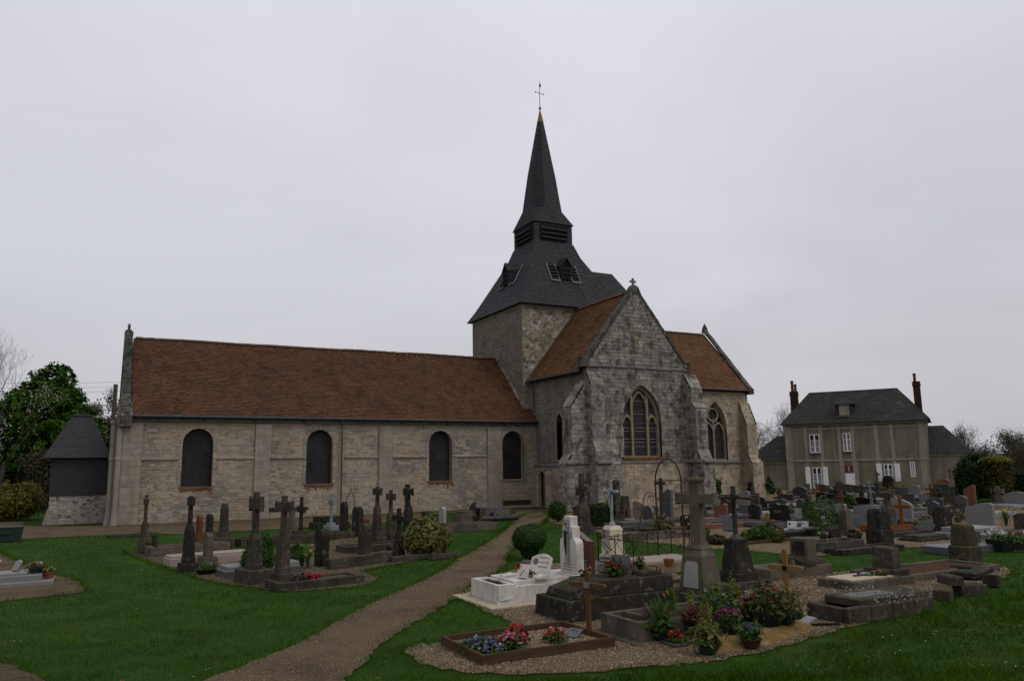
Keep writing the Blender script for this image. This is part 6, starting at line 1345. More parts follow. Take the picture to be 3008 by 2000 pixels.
x0, y0 = at(1016, 1572); x1, y1 = at(1040, 1572); zt = hgt((x0 + x1) / 2, (y0 + y1) / 2, 1446)
pts = [V(x0, y0, 0), V(x0, y0, zt * .72)] + [V((x0 + x1) / 2 - (x1 - x0) / 2 * math.cos(a), (y0 + y1) / 2 - (y1 - y0) / 2 * math.cos(a), zt * .72 + zt * .28 * math.sin(a)) for a in [math.pi * i / 10 for i in range(1, 10)]] + [V(x1, y1, zt * .72), V(x1, y1, 0)]
t = thing('iron_hoop', 'thin iron hoop with a small cross standing over an old grave', 'hoop', ((x0 + x1) / 2, (y0 + y1) / 2, 0)); MB().tube(pts, .018, 5).build('hoop', M_IRON, t); xm, ym = (x0 + x1) / 2, (y0 + y1) / 2; MB().tube([(xm, ym, zt), (xm, ym, zt + .2)], .014, 5).tube([(xm, ym - .06, zt + .12), (xm, ym + .06, zt + .12)], .012, 5).build('small_cross', M_IRON, t)
stele('broad dark round-headed stele right of the iron hoop', 1050, 1574, 1487, .5, .46, 'round', M_OLDD)
stele('round-headed stele in the second row, left of three crosses', 1070, 1628, 1535, .46, .42, 'round', M_OLD)
monument('grey cross on fluted pedestal, left of the three tall crosses', 1107, 1594, 1427, M_OLD, [(.36, .34, .22), (.26, .24, .2)], (.2, .18, .85, .6), .15, (.72, .19, .2), .03, st=.15)
monument('grey cross on dark pedestal, middle of the three tall crosses', 1147, 1586, 1438, M_OLD, [(.28, .28, .22)], (.22, .2, .75, .6), .15, (.70, .2, .2), .03, st=.15)
monument('ornate grey cross, right of the three tall crosses behind the laurel', 1199, 1575, 1421, M_OLDD, [(.26, .26, .2)], (.24, .22, .95, .55), .16, (.64, .22, .2), .05, st=.16)
x, y = at(1192, 1548); cross_mb(MB(), x, y, 0, hgt(x, y, 1421), .12, .1, hgt(x, y, 1436), .17, .1, .01).build('c', M_OLD)
o_ = bpy.data.objects['c']; o_.name = 'thin_cross'; o_['label'] = 'thin grey cross rising just behind the ornate one'; o_['category'] = 'cross'
monument('low dark cross on a pointed stele beside the laurel', 1171, 1634, 1491, M_OLDD, [], (.22, .2, .68, .55), .15, (.58, .24, .16), .0, st=.14)
for i, (p0, p1, wd, lab, hh) in enumerate((((965, 1672), (1145, 1648), .18, 'long mossy kerb stone in front of the round-headed stele', .26), ((1146, 1650), (1262, 1640), .2, 'rough kerb stone under the laurel', .16), ((1264, 1644), (1350, 1634), .2, 'cracked kerb stone at the path edge right of the laurel', .17))):
    (ax, ay), (bx, by) = at(*p0), at(*p1); L = Vector((bx - ax, by - ay)); dd = L.normalized(); nn = Vector((-dd.y, dd.x)); mb = MB(); k = max(2, int(L.length / .5))
    sec = []
    for j in range(k + 1):
        c = Vector((ax, ay)) + L * j / k; h_ = hh + R.uniform(-.03, .03); w_ = wd / 2 + R.uniform(-.02, .02); sec.append([(c.x - nn.x * w_, c.y - nn.y * w_, 0), (c.x + nn.x * w_, c.y + nn.y * w_, 0), (c.x + nn.x * w_ * .9, c.y + nn.y * w_ * .9, h_), (c.x - nn.x * w_ * .9, c.y - nn.y * w_ * .9, h_)])
    for j in range(k): mb.add(sec[j] + sec[j + 1], [(0, 1, 5, 4), (1, 2, 6, 5), (2, 3, 7, 6), (3, 0, 4, 7)])
    mb.add(sec[0], [(3, 2, 1, 0)]); mb.add(sec[-1], [(0, 1, 2, 3)]); tag(mb.build('kerb_stone', M_OLD, bevel=.02), lab, 'kerb stone', 'old kerb stones')
xa, ya = at(1010, 1625); tomb('low rubble-edged grave in the second left row', xa, xa + 2., ya, ya + .9, .2, M_OLD, fill=M_DIRT)
xa, ya = at(860, 1590); tomb('sunken stone kerb beside the small thin cross', xa + .4, xa + 2.3, ya, ya + .9, .2, M_OLD, fill=M_DIRT)
xa, ya = at(1130, 1615); tomb('dark framed grave behind the low dark cross', xa, xa + 1.6, ya - .2, ya + .6, .14, M_OLDD, fill=M_CONC)
YAW, DX, AL = 0., 1., 1.
# near the path by the nave
xa, ya = at(1326, 1563); xb, yb = at(1420, 1537)
tomb('long pale kerbed grave by the path, the white headstone on its left end', xa - 1., xa + 2.1, ya, ya + 1.1, .3, M_CONC, fill=M_GRAVEL)
stele('small round-topped white headstone on the kerbed grave', 1300, 1552, 1488, .5, .14, 'seg', M_GMARB)
xa, ya = at(1352, 1536); tomb('blocky pale stepped tomb left of the black headstone', xa, xa + .9, ya, ya + .8, .36, M_OLDL, (.1, .16, M_OLDL))
xa, ya = at(1402, 1534); t = tomb('black polished tomb with shouldered headstone beside the path', xa - .1, xa + 2.2, ya, ya + .95, .16, M_BLACK, (.08, .06, M_DKG)); slab_up(xa + .1, ya + .5, .16, .95, .14, .72, 'ogee', M_BLACK, t)
xw, yw = at(1425, 1520); tomb('pale grey tomb with dark rim behind the black headstone', xw, xw + 1.5, yw, yw + .8, .36, M_OLDL, (.08, .1, M_DKG))
plaque('small dark plaque leaning on the black tomb', xa + .9, ya + .35, .24, .26, .3, M_BLACK); plaque('second small dark plaque on the black tomb, nearer the path', xa + 1.35, ya + .6, .24, .3, .36, M_DKG)
potted('red flowers in a pot left of the black headstone', 1407, 1534, .1, .14, M_TERRA, [('red', .7), ('orange', .3)], 22, .05, .15, .14, 60, .05)
daffodils('few yellow daffodils left of the black headstone', 1394, 1534, .4, 16, 3, ['yellow'], .12)
shrub('little_shrub', 'low shrub at the far end of the black tomb', 1495, 1514, 44, 24, M_LEAF, 700, .04)
shrub('little_shrub', 'small dark shrub behind the laurel, below the nave windows', 1254, 1520, 34, 20, M_LEAF, 500, .05)
potted('red artificial flowers behind the broad round-headed stele', 1076, 1540, .1, .1, M_BKPOT, [('red', 1.)], 18, .05, .14, .1, 40, .05)
# foreground left
xa, ya = at(0, 1728); xe, ye = at(156, 1716)
t = tomb('grey granite tomb at the left edge covered with plaques and pots', xe - 2.4, xe, ye, ye + 1., .1, M_GREYG); MB().cbox(xe - 2.3, xe - .25, ye + .08, ye + .92, .1, .24, .012).build('tier', M_GREYG, t); MB().cbox(xe - 2.2, xe - .55, ye + .15, ye + .85, .24, .3, .012).build('tier', M_GREYG, t)
plaque('white plaque with dark picture on the left granite tomb', xe - 1.35, ye + .5, .3, .3, .32, M_MARB, .55, photo=M_PHOTO); plaque('grey fan-shaped plaque on the left granite tomb', xe - .85, ye + .55, .3, .34, .26, M_GREYG, .4, top='seg'); plaque('dark picture plaque at the frame edge on the left granite tomb', xe - 1.6, ye + .45, .3, .26, .22, M_BLACK, .3)
potted('green trough of pink and white flowers on the left granite tomb', 0, 0, .16, .13, M_GPOT, [('palepink', .5), ('white', .3), ('red', .2)], 40, .03, .2, .1, 90, .04, xy=(xe - .4, ye + .5), z=.24)
potted('orange bowl of yellow flowers on the corner of the left granite tomb', 0, 0, .13, .15, M_TERRA, [('yellow', .8), ('white', .2)], 30, .035, .14, .08, 60, .04, xy=(xe - .12, ye + .45), z=.1)
xa, ya = at(31, 1591); t = thing('green_bin', 'dark green plastic bin on the lawn at the left edge', 'bin', (xa, ya, 0)); hb = hgt(xa, ya, 1546)
MB().loft([(xa - .25, ya + .3, .55, .32, 0), (xa - .25, ya + .3, .60, .36, hb * .9)]).build('body', M_GPOT, t, bevel=.03); MB().cbox(xa - .88, xa + .38, ya - .09, ya + .69, hb * .9, hb, .02).build('lid', M_GPOT, t); MB().box(xa - .5, xa, ya - .13, ya - .09, hb * .55, hb * .62).build('handle', M_GPOT, t)
xa, ya = at(318, 1580); t = thing('boundary_kerb', 'low stone kerb at the church corner on the gravel edge', 'kerb', (xa, ya, 0)); MB().cbox(xa, xa + 1.5, ya, ya + .5, 0, .14, .02).build('kerb', M_OLD, t)
# ================================================================== CENTRE
# white marble tomb
t = thing('white_marble_tomb', 'white marble tomb with cross-topped headstone beside the path', 'tomb', (7, -29.3, 0)); y0, y1, x0, x1 = -29.86, -28.62, 6.0, 8.0
MB().cbox(5.72, 8.2, -30.12, -28.3, 0, .035, .01).build('base_plate', M_PSLAB, t)
prof = [(x0, .035), (x1, .035), (x1, .36), (x0 + .48, .36), (x0 + .42, .26), (x0 + .34, .17), (x0 + .22, .11), (x0 + .1, .1), (x0 + .1, .14), (x0 + .03, .14), (x0 + .03, .2), (x0, .2)]
MB().prism([(a, y0, b) for a, b in [(x0, .035), (x1, .035), (x1, .34), (x0 - .0, .34)]], (0, y1 - y0, 0)).build('body', M_MARB, t, bevel=.01)
sw = MB()
for yy in (y0, y1): sw.prism([(a, yy - .05 if yy == y0 else yy, b) for a, b in [(x0 - .06, .035), (x1 - .1, .035), (x1 - .1, .12), (x0 + .55, .13), (x0 + .35, .1), (x0 + .06, .08), (x0 - .06, .1)]], (0, .05, 0))
sw.build('scroll_foot', M_MARB, t, kind='stuff')
sc_ = MB()
for yy, s in ((y0, -1), (y1, 1)):
    arc = [(x0 + .02 + .42 * math.sin(a), .12 + .22 * (1 - math.cos(a))) for a in [math.pi / 2 * i / 6 for i in range(7)]]
    sc_.prism([(a, yy + (s * .045 if s > 0 else -.045), b) for a, b in arc + [(x1 - .05, .34), (x1 - .05, .1), (x0 + .02, .1)]], (0, .045 * (-s), 0))
sc_.build('side_panel', M_MARB, t, kind='stuff')
MB().box(x0 + .07, x0 + .3, y0 + .16, y1 - .16, .341, .345).build('planting_trough', M_SOIL, t)
tm = MB(); 
for a in ((x0 + .0, x0 + .07, y0, y1), (x0 + .3, x0 + .36, y0, y1), (x0 + .07, x0 + .3, y0, y0 + .15), (x0 + .07, x0 + .3, y1 - .15, y1)): tm.box(*a, .34, .375)
tm.build('trough_rim', M_MARB, t, kind='stuff'); leaves_at(t, x0 + .18, -29.3, .36, .12, .02, 60, .02)
MB().cbox(x0 + .38, x1 + .05, y0 + .1, y1 - .1, .34, .42, .01).build('ledger', M_MARB, t)
sx, sy = 7.78, -29.62; zt = hgt(sx - .08, sy, 1515)
sy = -29.62
MB().cbox(sx - .16, sx + .16, sy - .36, sy + .36, .42, .455, .008).build('stele_foot', M_MARB, t)
hp = [(-.31, .455), (.31, .455), (.31, 1.02)] + [(.31 - .12 * (1 - math.cos(a)), 1.02 + .12 * math.sin(a)) for a in [math.pi / 2 * i / 6 for i in range(1, 7)]] + [(.19, zt - .28 + .0), (.19, zt - .2), (.12, zt - .2), (.12, zt), (-.12, zt), (-.12, zt - .2), (-.19, zt - .2), (-.19, 1.14)] + [(-.19 - .12 * math.sin(a), 1.02 + .12 * math.cos(a)) for a in [math.pi / 2 * i / 6 for i in range(1, 6)]] + [(-.31, 1.02)]
MB().prism([(sx - .09, sy + a, b) for a, b in hp], (.18, 0, 0)).build('headstone', M_MARB, t, bevel=.012)
rc = MB(); zc = zt - .35
rc.box(sx - .125, sx - .09, sy - .065, sy + .065, .62, zt - .06).box(sx - .122, sx - .09, sy - .165, sy + .165, zc - .06, zc + .06); rc.build('relief_cross', M_GMARB, t, bevel=.006)
MB().tube([(sx - .15, sy, zc + .02), (sx - .155, sy, zc - .1), (sx - .15, sy + .01, zc - .26), (sx - .145, sy, zc - .4)], [.022, .028, .02, .008], 6).tube([(sx - .145, sy - .11, zc + .05), (sx - .15, sy, zc - .01), (sx - .145, sy + .11, zc + .05)], .011, 5).ball((sx - .155, sy, zc + .05), .026).ball((sx - .132, sy, zc + .2), .022).build('bronze_figure', M_BLKI, t, kind='stuff')
lines(sx - .091, sy, .62, .4, 3, M_LETT, t)
plaque('large white leaning plaque with oval portrait on the white tomb', 7.05, -29.5, .42, .5, .44, M_MARB, .42, .04, M_PHOTO, M_PLAQ, top='seg')
t = plaque('small white plaque with a grey feather and red rose on the white tomb', 6.62, -29.62, .42, .27, .26, M_MARB, .3, .03); n0 = Node(o=t['o'], _w=(0, 0, 0))
MB().tube([(.0, .05, .05), (.05, -.02, .15), (.07, -.08, .22)], [.004, .014, .003], 5).build('feather', M_DKG, n0); v, f = flower_np(np.array([[.04, .1, .25]] * 4) + NR.normal(0, .012, (4, 3)), .045); mesh_np('rose', v, f, FC['red'], n0)
for lab, xx, yy, w in (('open white book plaque lying near the front of the white tomb', 6.58, -29.15, .3), ('open white book plaque lying beside the flower basket', 6.98, -29.68, .34)):
    t = thing('book_plaque', lab, 'plaque', (xx, yy, .42)); n0 = Node(o=t['o'], _w=(0, 0, 0)); MB().add([(-.12, -w / 2, .03), (.12, -w / 2, .06), (.12, 0, .04), (-.12, 0, .012), (-.12, w / 2, .03), (.12, w / 2, .06), (-.12, -w / 2, 0), (.12, -w / 2, 0), (.12, w / 2, 0), (-.12, w / 2, 0)], [(0, 1, 2, 3), (3, 2, 5, 4), (6, 7, 1, 0), (9, 4, 5, 8), (6, 0, 3, 4, 9), (7, 8, 5, 2, 1)]).build('pages', M_MARB, n0)
    mb = MB()
    for i in range(4): mb.add([(-.08 + i * .045, -w * .42, .042 + i * .005), (-.08 + i * .045, -w * .08, .03 + i * .005), (-.072 + i * .045, -w * .08, .031 + i * .005), (-.072 + i * .045, -w * .42, .043 + i * .005)], [(0, 1, 2, 3)])
    mb.build('inscription', M_PLAQ, n0, kind='stuff')
t = thing('flower_basket', 'little basket of cream porcelain flowers on the white tomb', 'flower basket', (6.82, -29.5, .42)); pot_mb(6.82, -29.5, .42, .1, .06).build('basket', M_PSLAB, t); blooms(t, 6.82, -29.5, .49, .1, .1, [('cream', .6), ('palepink', .4)], 26, .035); leaves_at(t, 6.84, -29.55, .5, .11, .05, 30, .035)
# dark red granite tomb behind it
hx0, hy0 = at(1715, 1672, .3); t = thing('red_granite_tomb', 'dark red granite tomb with scroll-topped headstone behind the white one', 'tomb', (hx0 - 1, hy0, 0)); yc = hy0 + .1
MB().cbox(hx0 - 1.9, hx0 + .2, yc - .55, yc + .65, 0, .2, .012).build('kerb', M_REDG, t); MB().cbox(hx0 - 1.5, hx0 - .2, yc - .4, yc + .5, .2, .3, .012).build('ledger', M_REDG, t)
slab_up(hx0, yc, .2, .9, .16, hgt(hx0, yc, 1559) - .2, 'wavyr', M_REDG, t); lines(hx0 - .082, yc, .78, .5, 3, M_LETT, t)
plaque('grey plaque with rose on the red granite tomb', hx0 - 1.3, yc + .25, .3, .3, .26, M_DKG, .5, photo=FC['red']); plaque('grey plaque with dark picture beside the rose plaque', hx0 - 1.2, yc - .1, .3, .3, .28, M_GREYG, .5, photo=M_BLKI)
potted('dried red bouquet at the red granite headstone', 0, 0, .07, .1, M_BLACK, [('salmon', .7), ('red', .3)], 14, .04, .1, .12, 30, .05, xy=(hx0 - .25, yc - .45), z=.3)
# dark sarcophagus tomb
t = thing('dark_sarcophagus', 'blackened stone sarcophagus tomb with hipped end, red flowers on top', 'tomb', (7.5, -31.3, 0)); x0, x1, y0, y1 = 6.25, 8.72, -31.86, -30.78
MB().loft([((x0 + x1) / 2, (y0 + y1) / 2, (x1 - x0) / 2, (y1 - y0) / 2, 0), ((x0 + x1) / 2, (y0 + y1) / 2, (x1 - x0) / 2 - .02, (y1 - y0) / 2 - .02, .34)]).build('base', M_OLDD, t, bevel=.02)
ya, yb, xa, xb = y0 + .12, y1 - .12, x0 + .14, x1 - .1
MB().add([(xa, ya, .34), (xb, ya, .34), (xb, yb, .34), (xa, yb, .34), (xa + .08, ya + .02, .47), (xb, ya, .60), (xb, yb, .60), (xa + .08, yb - .02, .47), (xa + .62, ya + .0, .60), (xa + .62, yb - .0, .60)], [(3, 2, 1, 0), (0, 1, 5, 8, 4), (1, 2, 6, 5), (2, 3, 7, 9, 6), (3, 0, 4, 7), (4, 8, 9, 7), (8, 5, 6, 9)]).build('chest', M_OLDD, t, bevel=.02)
leaves_at(t, xa + .35, ya + .1, .36, .25, .03, 160, .03, mat('moss', [(.03, .035, .010), (.055, .055, .016)], 9., bump=.3, rough=1), 'moss_tuft')
leaves_at(t, xa + .1, yb - .3, .36, .2, .03, 80, .03, MATS['moss'], 'moss_tuft')
zz_ = .6
potted('dark pot of red flowers lying on the sarcophagus', 0, 0, .1, .1, M_BLACK, [('red', 1.)], 22, .055, .16, .14, 90, .055, xy=(7.55, -31.4), z=zz_)
plaque('dark leaning plaque on the sarcophagus behind the red flowers', 7.75, -31.25, zz_, .4, .34, M_DKG, .3); plaque('black slanted plaque with pale stripes at the back of the sarcophagus', 7.65, -30.92, zz_, .36, .34, M_BLACK, .62, text=M_PLAQ)
potted('small vase of dusky pink flowers at the sarcophagus corner', 0, 0, .05, .12, M_BLACK, [('palepink', .5), ('purple', .5)], 26, .035, .12, .1, 40, .04, xy=(8.4, -31.05), z=zz_)
potted('small red artificial bunch behind the wooden cross top', 0, 0, .04, .04, M_BLACK, [('red', .7), ('palepink', .3)], 16, .03, .08, .06, 20, .03, xy=(7.1, -31.05), z=zz_)
potted('pale bunch at the head of the sarcophagus', 0, 0, .05, .06, M_GMARB, [('salmon', .6), ('white', .4)], 14, .03, .08, .06, 20, .03, xy=(7.3, -30.95), z=zz_)
t = thing('stone_offcut', 'flat broken stone lying on the sarcophagus lid', 'stone', (8.25, -31.5, zz_)); MB().loft([(8.2, -31.5, .24, .16, zz_), (8.2, -31.5, .2, .14, zz_ + .07)]).build('slab', M_OLDD, t, bevel=.015)
# timber-edged grave
t = thing('timber_edged_grave', 'timber-edged gravel grave with flowers at its foot', 'grave', (4.9, -32.8, 0)); x0, x1, y0, y1, h = 3.86, 5.98, -33.62, -32.2, .135
for a in ((x0, x1, y0, y0 + .045), (x0, x1, y1 - .045, y1)):
    for k in range(2): MB().cbox(*a, k * h / 2 + .002, (k + 1) * h / 2, .004).build('board', M_WOOD, t)
for a in ((x0, x0 + .045, y0 + .047, y1 - .047), (x1 - .045, x1, y0 + .047, y1 - .047)): MB().cbox(*a, 0, h, .005).build('board', M_WOOD, t)
for a, b in ((x0, y0), (x1 - .05, y0), (x0, y1 - .05), (x1 - .05, y1 - .05)): MB().box(a + .048, a + .09, b + .05 if b < -33 else b - .04, b + .09 if b < -33 else b, 0, h - .01).build('corner_post', M_WOOD, t)
MB().box(x0 + .05, x1 - .05, y0 + .05, y1 - .05, 0, .05).build('gravel_bed', M_GRAVEL, t)
n = 5000; P2 = np.stack([NR.uniform(x0 + .06, x1 - .06, n), NR.uniform(y0 + .06, y1 - .06, n)], 1); s_ = .008 * NR.uniform(.5, 1.5, n); v = oct_[None] * s_[:, None, None] * NR.uniform(.6, 1.4, (n, 1, 3)) + np.stack([P2[:, 0], P2[:, 1], np.full(n, .052)], 1)[:, None]; mesh_np('bed_pebbles', v.reshape(-1, 3), (np.arange(n)[:, None, None] * 6 + np.array([[0, 1, 4], [1, 2, 4], [2, 3, 4], [3, 0, 4]])[None]).reshape(-1, 3), M_PEB, t, kind='stuff')
def bunch(lab, x, y, r, h, cols, n, fr, ln=120, z=.05, name='flower_bunch'):
    t = thing(name, lab, 'flowers', (x, y, z)); leaves_at(t, x, y, z + h * .45, r, h * .5, ln, .045); blooms(t, x, y, z + h * .45, r, h * .6, cols, n, fr); return t
bunch('violet pansies at the foot of the timber-edged grave', 4.12, -33.0, .24, .17, [('violet', .85), ('white', .15)], 70, .038, 200); bunch('more violet pansies in the near corner of the timber-edged grave', 4.16, -33.3, .18, .15, [('violet', .8), ('white', .2)], 40, .036, 120)
bunch('pink and red artificial flowers in the timber-edged grave', 4.52, -33.2, .2, .22, [('pink', .5), ('red', .4), ('white', .1)], 46, .05, 120); bunch('crimson artificial flowers with white bloom behind the pink ones', 4.72, -33.0, .15, .26, [('red', .8), ('white', .2)], 34, .05, 80)
bunch('small bunch of salmon-red flowers in the middle of the timber-edged grave', 5.25, -33.15, .14, .2, [('salmon', .6), ('red', .4)], 40, .035, 70)
plaque('dark flat plaque lying near the wooden cross', 5.6, -33.0, .05, .25, .2, M_DKG, .9)
wood_cross('dark oak cross with metal nameplate on the timber-edged grave', 1731, 1876, 1675, .34, M_WOODC, 1717, .072, .05, M_GREYG, .38)
# concrete tomb with trough
t = thing('concrete_trough_tomb', 'grey concrete tomb with an empty planting trough, behind the timber-edged grave', 'tomb', (7.4, -33.1, 0)); x0, x1, y0, y1, h = 6.38, 8.75, -33.66, -32.68, .29
MB().cbox(x0 - .15, x1, y0 - .15, y1 + .1, 0, .03, .01).build('footing', M_CONC, t)
MB().box(x0, x1, y0, y1, .03, h - .1).build('body', M_CONC, t)
for a in ((x0, x0 + .1, y0, y1), (x0 + .36, x0 + .46, y0 + .12, y1 - .12), (x0 + .1, x1, y0, y0 + .12), (x0 + .1, x1, y1 - .12, y1), (x1 - .1, x1, y0 + .12, y1 - .12)): MB().box(*a, h - .1, h).build('rim', M_CONC, t)
MB().box(x0 + .46, x1 - .1, y0 + .12, y1 - .12, h - .1, h - .03).build('rubble_bed', M_OLD, t)
n = 500; P2 = np.stack([NR.uniform(x0 + .5, x1 - .12, n), NR.uniform(y0 + .14, y1 - .14, n)], 1); s_ = .02 * NR.uniform(.5, 1.6, n); v = oct_[None] * s_[:, None, None] * NR.uniform(.6, 1.4, (n, 1, 3)) + np.stack([P2[:, 0], P2[:, 1], np.full(n, h - .025)], 1)[:, None]; mesh_np('rubble', v.reshape(-1, 3), (np.arange(n)[:, None, None] * 6 + np.array([[0, 1, 4], [1, 2, 4], [2, 3, 4], [3, 0, 4]])[None]).reshape(-1, 3), M_OLD, t, kind='stuff')
# big grey cross with marble plate
x, y = 9.25, -31.75; t = thing('grey_stone_cross', 'big grey stone cross on a pedestal with white marble plate, centre right', 'cross', (x, y, 0)); zc = hgt(x, y, 1400); zp = hgt(x, y, 1598)
MB().cbox(x - .36, x + .36, y - .36, y + .36, 0, .24, .02).build('plinth', M_OLDL, t)
MB().loft([(x, y, .27, .29, .24), (x, y, .215, .23, zp - .22), (x, y, .215, .23, zp - .2), (x, y, .15, .17, zp - .08), (x, y, .17, .19, zp - .08), (x, y, .14, .15, zp)]).build('pedestal', M_OLDL, t, bevel=.015)
MB().add([(x - .272 + .0, y - .17, .34), (x - .272, y + .17, .34), (x - .226, y + .15, zp - .34), (x - .215, y + .1, zp - .26), (x - .215, y - .1, zp - .26), (x - .226, y - .15, zp - .34), (x - .25, y - .17, .34), (x - .25, y + .17, .34)], [(0, 1, 2, 3, 4, 5), (0, 6, 7, 1)]).build('plate_back', M_GMARB, t)
MB().prism([(x - .288, y - .17, .34), (x - .288, y + .17, .34), (x - .243, y + .155, zp - .36), (x - .235, y + .11, zp - .29), (x - .235, y - .11, zp - .29), (x - .243, y - .155, zp - .36)], (.02, 0, 0)).build('marble_plate', M_GMARB, t)
t['o'].rotation_euler.z = .16; mb = MB(); cross_mb(mb, x, y, zp - .01, zc, .25, .18, hgt(x, y, 1464), .47, .19, .03, taper=.86, cap=False); mb.build('cross', M_OLDL, t, bevel=.015)
MB().loft([(x, y, .105, .13, zc - .09), (x, y, .11, .14, zc - .04), (x, y, .03, .04, zc + .01)]).build('cap', M_OLDL, t)
tomb('stone kerb grave behind the big grey cross, filled with moss and leaves', 8.95, 10.3, -31.0, -30.1, .22, M_OLD, fill=M_DIRT)
# iron crucifix on tapered pedestal
x, y = at(2170, 1722); t = thing('iron_crucifix', 'rusty iron crucifix on a tapered dark stone pedestal', 'cross', (x, y, 0)); zp = hgt(x, y, 1581); zb = hgt(x, y, 1678)
MB().cbox(x - .3, x + .3, y - .3, y + .3, 0, zb, .015).build('base', M_OLDD, t); MB().loft([(x, y, .25, .25, zb), (x, y, .165, .165, zp - .06), (x, y, .175, .175, zp - .05), (x, y, .15, .15, zp)]).build('pedestal', M_OLDD, t, bevel=.012)
zt = hgt(x, y, 1427); za_ = hgt(x, y, 1463)
mb = MB().loft([(x, y, .1, .14, zp), (x, y, .05, .07, zp + .06), (x, y, .03, .04, zp + .1), (x, y, .03, .045, zt)]).tube([(x, y - .46, za_ + .02), (x, y + .46, za_ + .02)], .032, 6)
for s in (-1, 1): mb.ball((x, y + s * .46, za_ + .02), .045)
for k in range(10): a = k * .628; mb.tube([(x, y + .07 * math.cos(a), za_ + .07 * math.sin(a)), (x, y + .14 * math.cos(a), za_ + .14 * math.sin(a))], .012, 4)
mb.build('cross', M_BLKI, t, kind='stuff')
MB().tube([(x - .05, y, za_ + .02), (x - .07, y, za_ - .08), (x - .06, y + .015, za_ - .2), (x - .05, y, za_ - .34)], [.03, .036, .026, .012], 6).tube([(x - .04, y - .2, za_ + .05), (x - .06, y, za_ - .01), (x - .04, y + .2, za_ + .05)], .014, 5).ball((x - .07, y, za_ + .07), .032).build('figure', M_IRON, t, kind='stuff')
tomb('low stone kerb under the iron crucifix pedestal', x - 1.0, x + .5, y - .45, y + .4, .16, M_OLD, fill=M_DIRT)
# wrought iron grave enclosure with arch
ex0, ex1, ey0, ey1 = 10.35, 12.65, -28.2, -26.75
tomb('rust-stained grave slab inside the iron railings', 10.75, 12.5, -28.1, -27.0, .26, mat('rust_stained_slab', [(.13, .10, .07), (.22, .165, .115), (.26, .21, .16)], 2., bump=.2, rough=.85, streak=((.14, .05, .018), 3., .57, .8)), (.05, .04, M_PINKS))
enc = thing('iron_grave_railing', 'rusty wrought-iron grave railing with scrolls and a tall arch', 'railing', (11.5, -27.5, 0))
def scroll(mb, c, u, r, tr=.009, s=1, turns=1.25):
    mb.tube([Vector(c) + Vector(u) * s * r * (1 - .65 * k / 14) * math.cos(turns * 6.283 * k / 14) + V(0, 0, r * (1 - .65 * k / 14) * math.sin(turns * 6.283 * k / 14)) for k in range(15)], tr, 4)
for (ax, ay), (bx, by) in (((ex0, ey0), (ex0, ey1)), ((ex0, ey1), (ex1, ey1)), ((ex1, ey1), (ex1, ey0))):
    mb = MB(); L = Vector((bx - ax, by - ay, 0)); n = max(1, round(L.length / .72)); A = V(ax, ay, 0); u = L.normalized()
    for k in range(n + 1):
        q = A + L * k / n; MB().tube([q, q + V(0, 0, .92)], .015, 5).build('post', M_IRON, enc)
    for z in (.16, .8): mb.tube([A + V(0, 0, z), A + L + V(0, 0, z)], .009, 4)
    for k in range(n):
        p, q = A + L * k / n, A + L * (k + 1) / n; mb.tube([p + V(0, 0, .18), q + V(0, 0, .78)], .008, 4); mb.tube([p + V(0, 0, .78), q + V(0, 0, .18)], .008, 4); m_ = (p + q) / 2; mb.ball(m_ + V(0, 0, .48), .025, 6, 4); mb.tube([p + V(0, 0, .8), (p * .7 + q * .3) + V(0, 0, .86)], .008, 4)
        for s in (-1, 1): scroll(mb, m_ + u * s * .22 + V(0, 0, .86 - .06), u, .055, s=s); scroll(mb, m_ + u * s * .24 + V(0, 0, .22), u, .05, s=s)
    mb.build('scrollwork', M_IRON, enc, kind='stuff')
a0, a1 = Vector((*at(1936, 1666), 0)), Vector((*at(2013, 1668), 0)); am = (a0 + a1) / 2; zt = hgt(am.x, am.y, 1348); zs_ = hgt(am.x, am.y, 1412); h_ = (a1 - a0) / 2
mb = MB().tube([a0, a0 + V(0, 0, zs_)] + [am - h_ * math.cos(a) + V(0, 0, zs_ + (zt - zs_) * math.sin(a)) for a in [math.pi * i / 12 for i in range(1, 12)]] + [a1 + V(0, 0, zs_), a1], .02, 6)
mb.build('arch', M_IRON, enc); mb = MB()
for py in (1411, 1466): z = hgt(am.x, am.y, py); mb.tube([a0 + V(0, 0, z), a1 + V(0, 0, z)], .012, 5)
mb.tube([am + V(0, 0, zt), am + V(0, 0, zt + .22)], .014, 5); mb.tube([am - h_ * .2 + V(0, 0, zt + .14), am + h_ * .2 + V(0, 0, zt + .14)], .012, 5); u = h_.normalized(); z = hgt(am.x, am.y, 1470)
for s, b0 in ((-1, a0), (1, a1)): mb.tube([b0 + V(0, 0, z)] + [b0 + u * s * (.16 - .16 * math.cos(q)) + V(0, 0, z + .22 * math.sin(q)) for q in [i * .35 for i in range(1, 9)]] + [b0 + u * s * .5 + V(0, 0, z - .9), b0 + u * s * .62 + V(0, 0, z - 1.35)], .011, 4); scroll(mb, b0 + u * s * .12 + V(0, 0, z + .05), u, .09, .01, s)
mb.build('arch_scrolls', M_IRON, enc, kind='stuff')
x, y = at(1728, 1580)
for i, (px, py, pt) in enumerate(((1933, 1775, 1663), (1944, 1772, 1670))): x, y = at(px, py); tag(MB().tube([(x, y, 0), (x + .01, y, hgt(x, y, pt)), (x - .1, y + .1, hgt(x, y, pt) + .01)] if i == 0 else [(x, y, 0), (x, y, hgt(x, y, pt))], .013, 5).build('iron_rod', M_IRON), ('bent iron rod standing left of the big grey cross', 'straight iron rod standing left of the big grey cross')[i], 'rod')
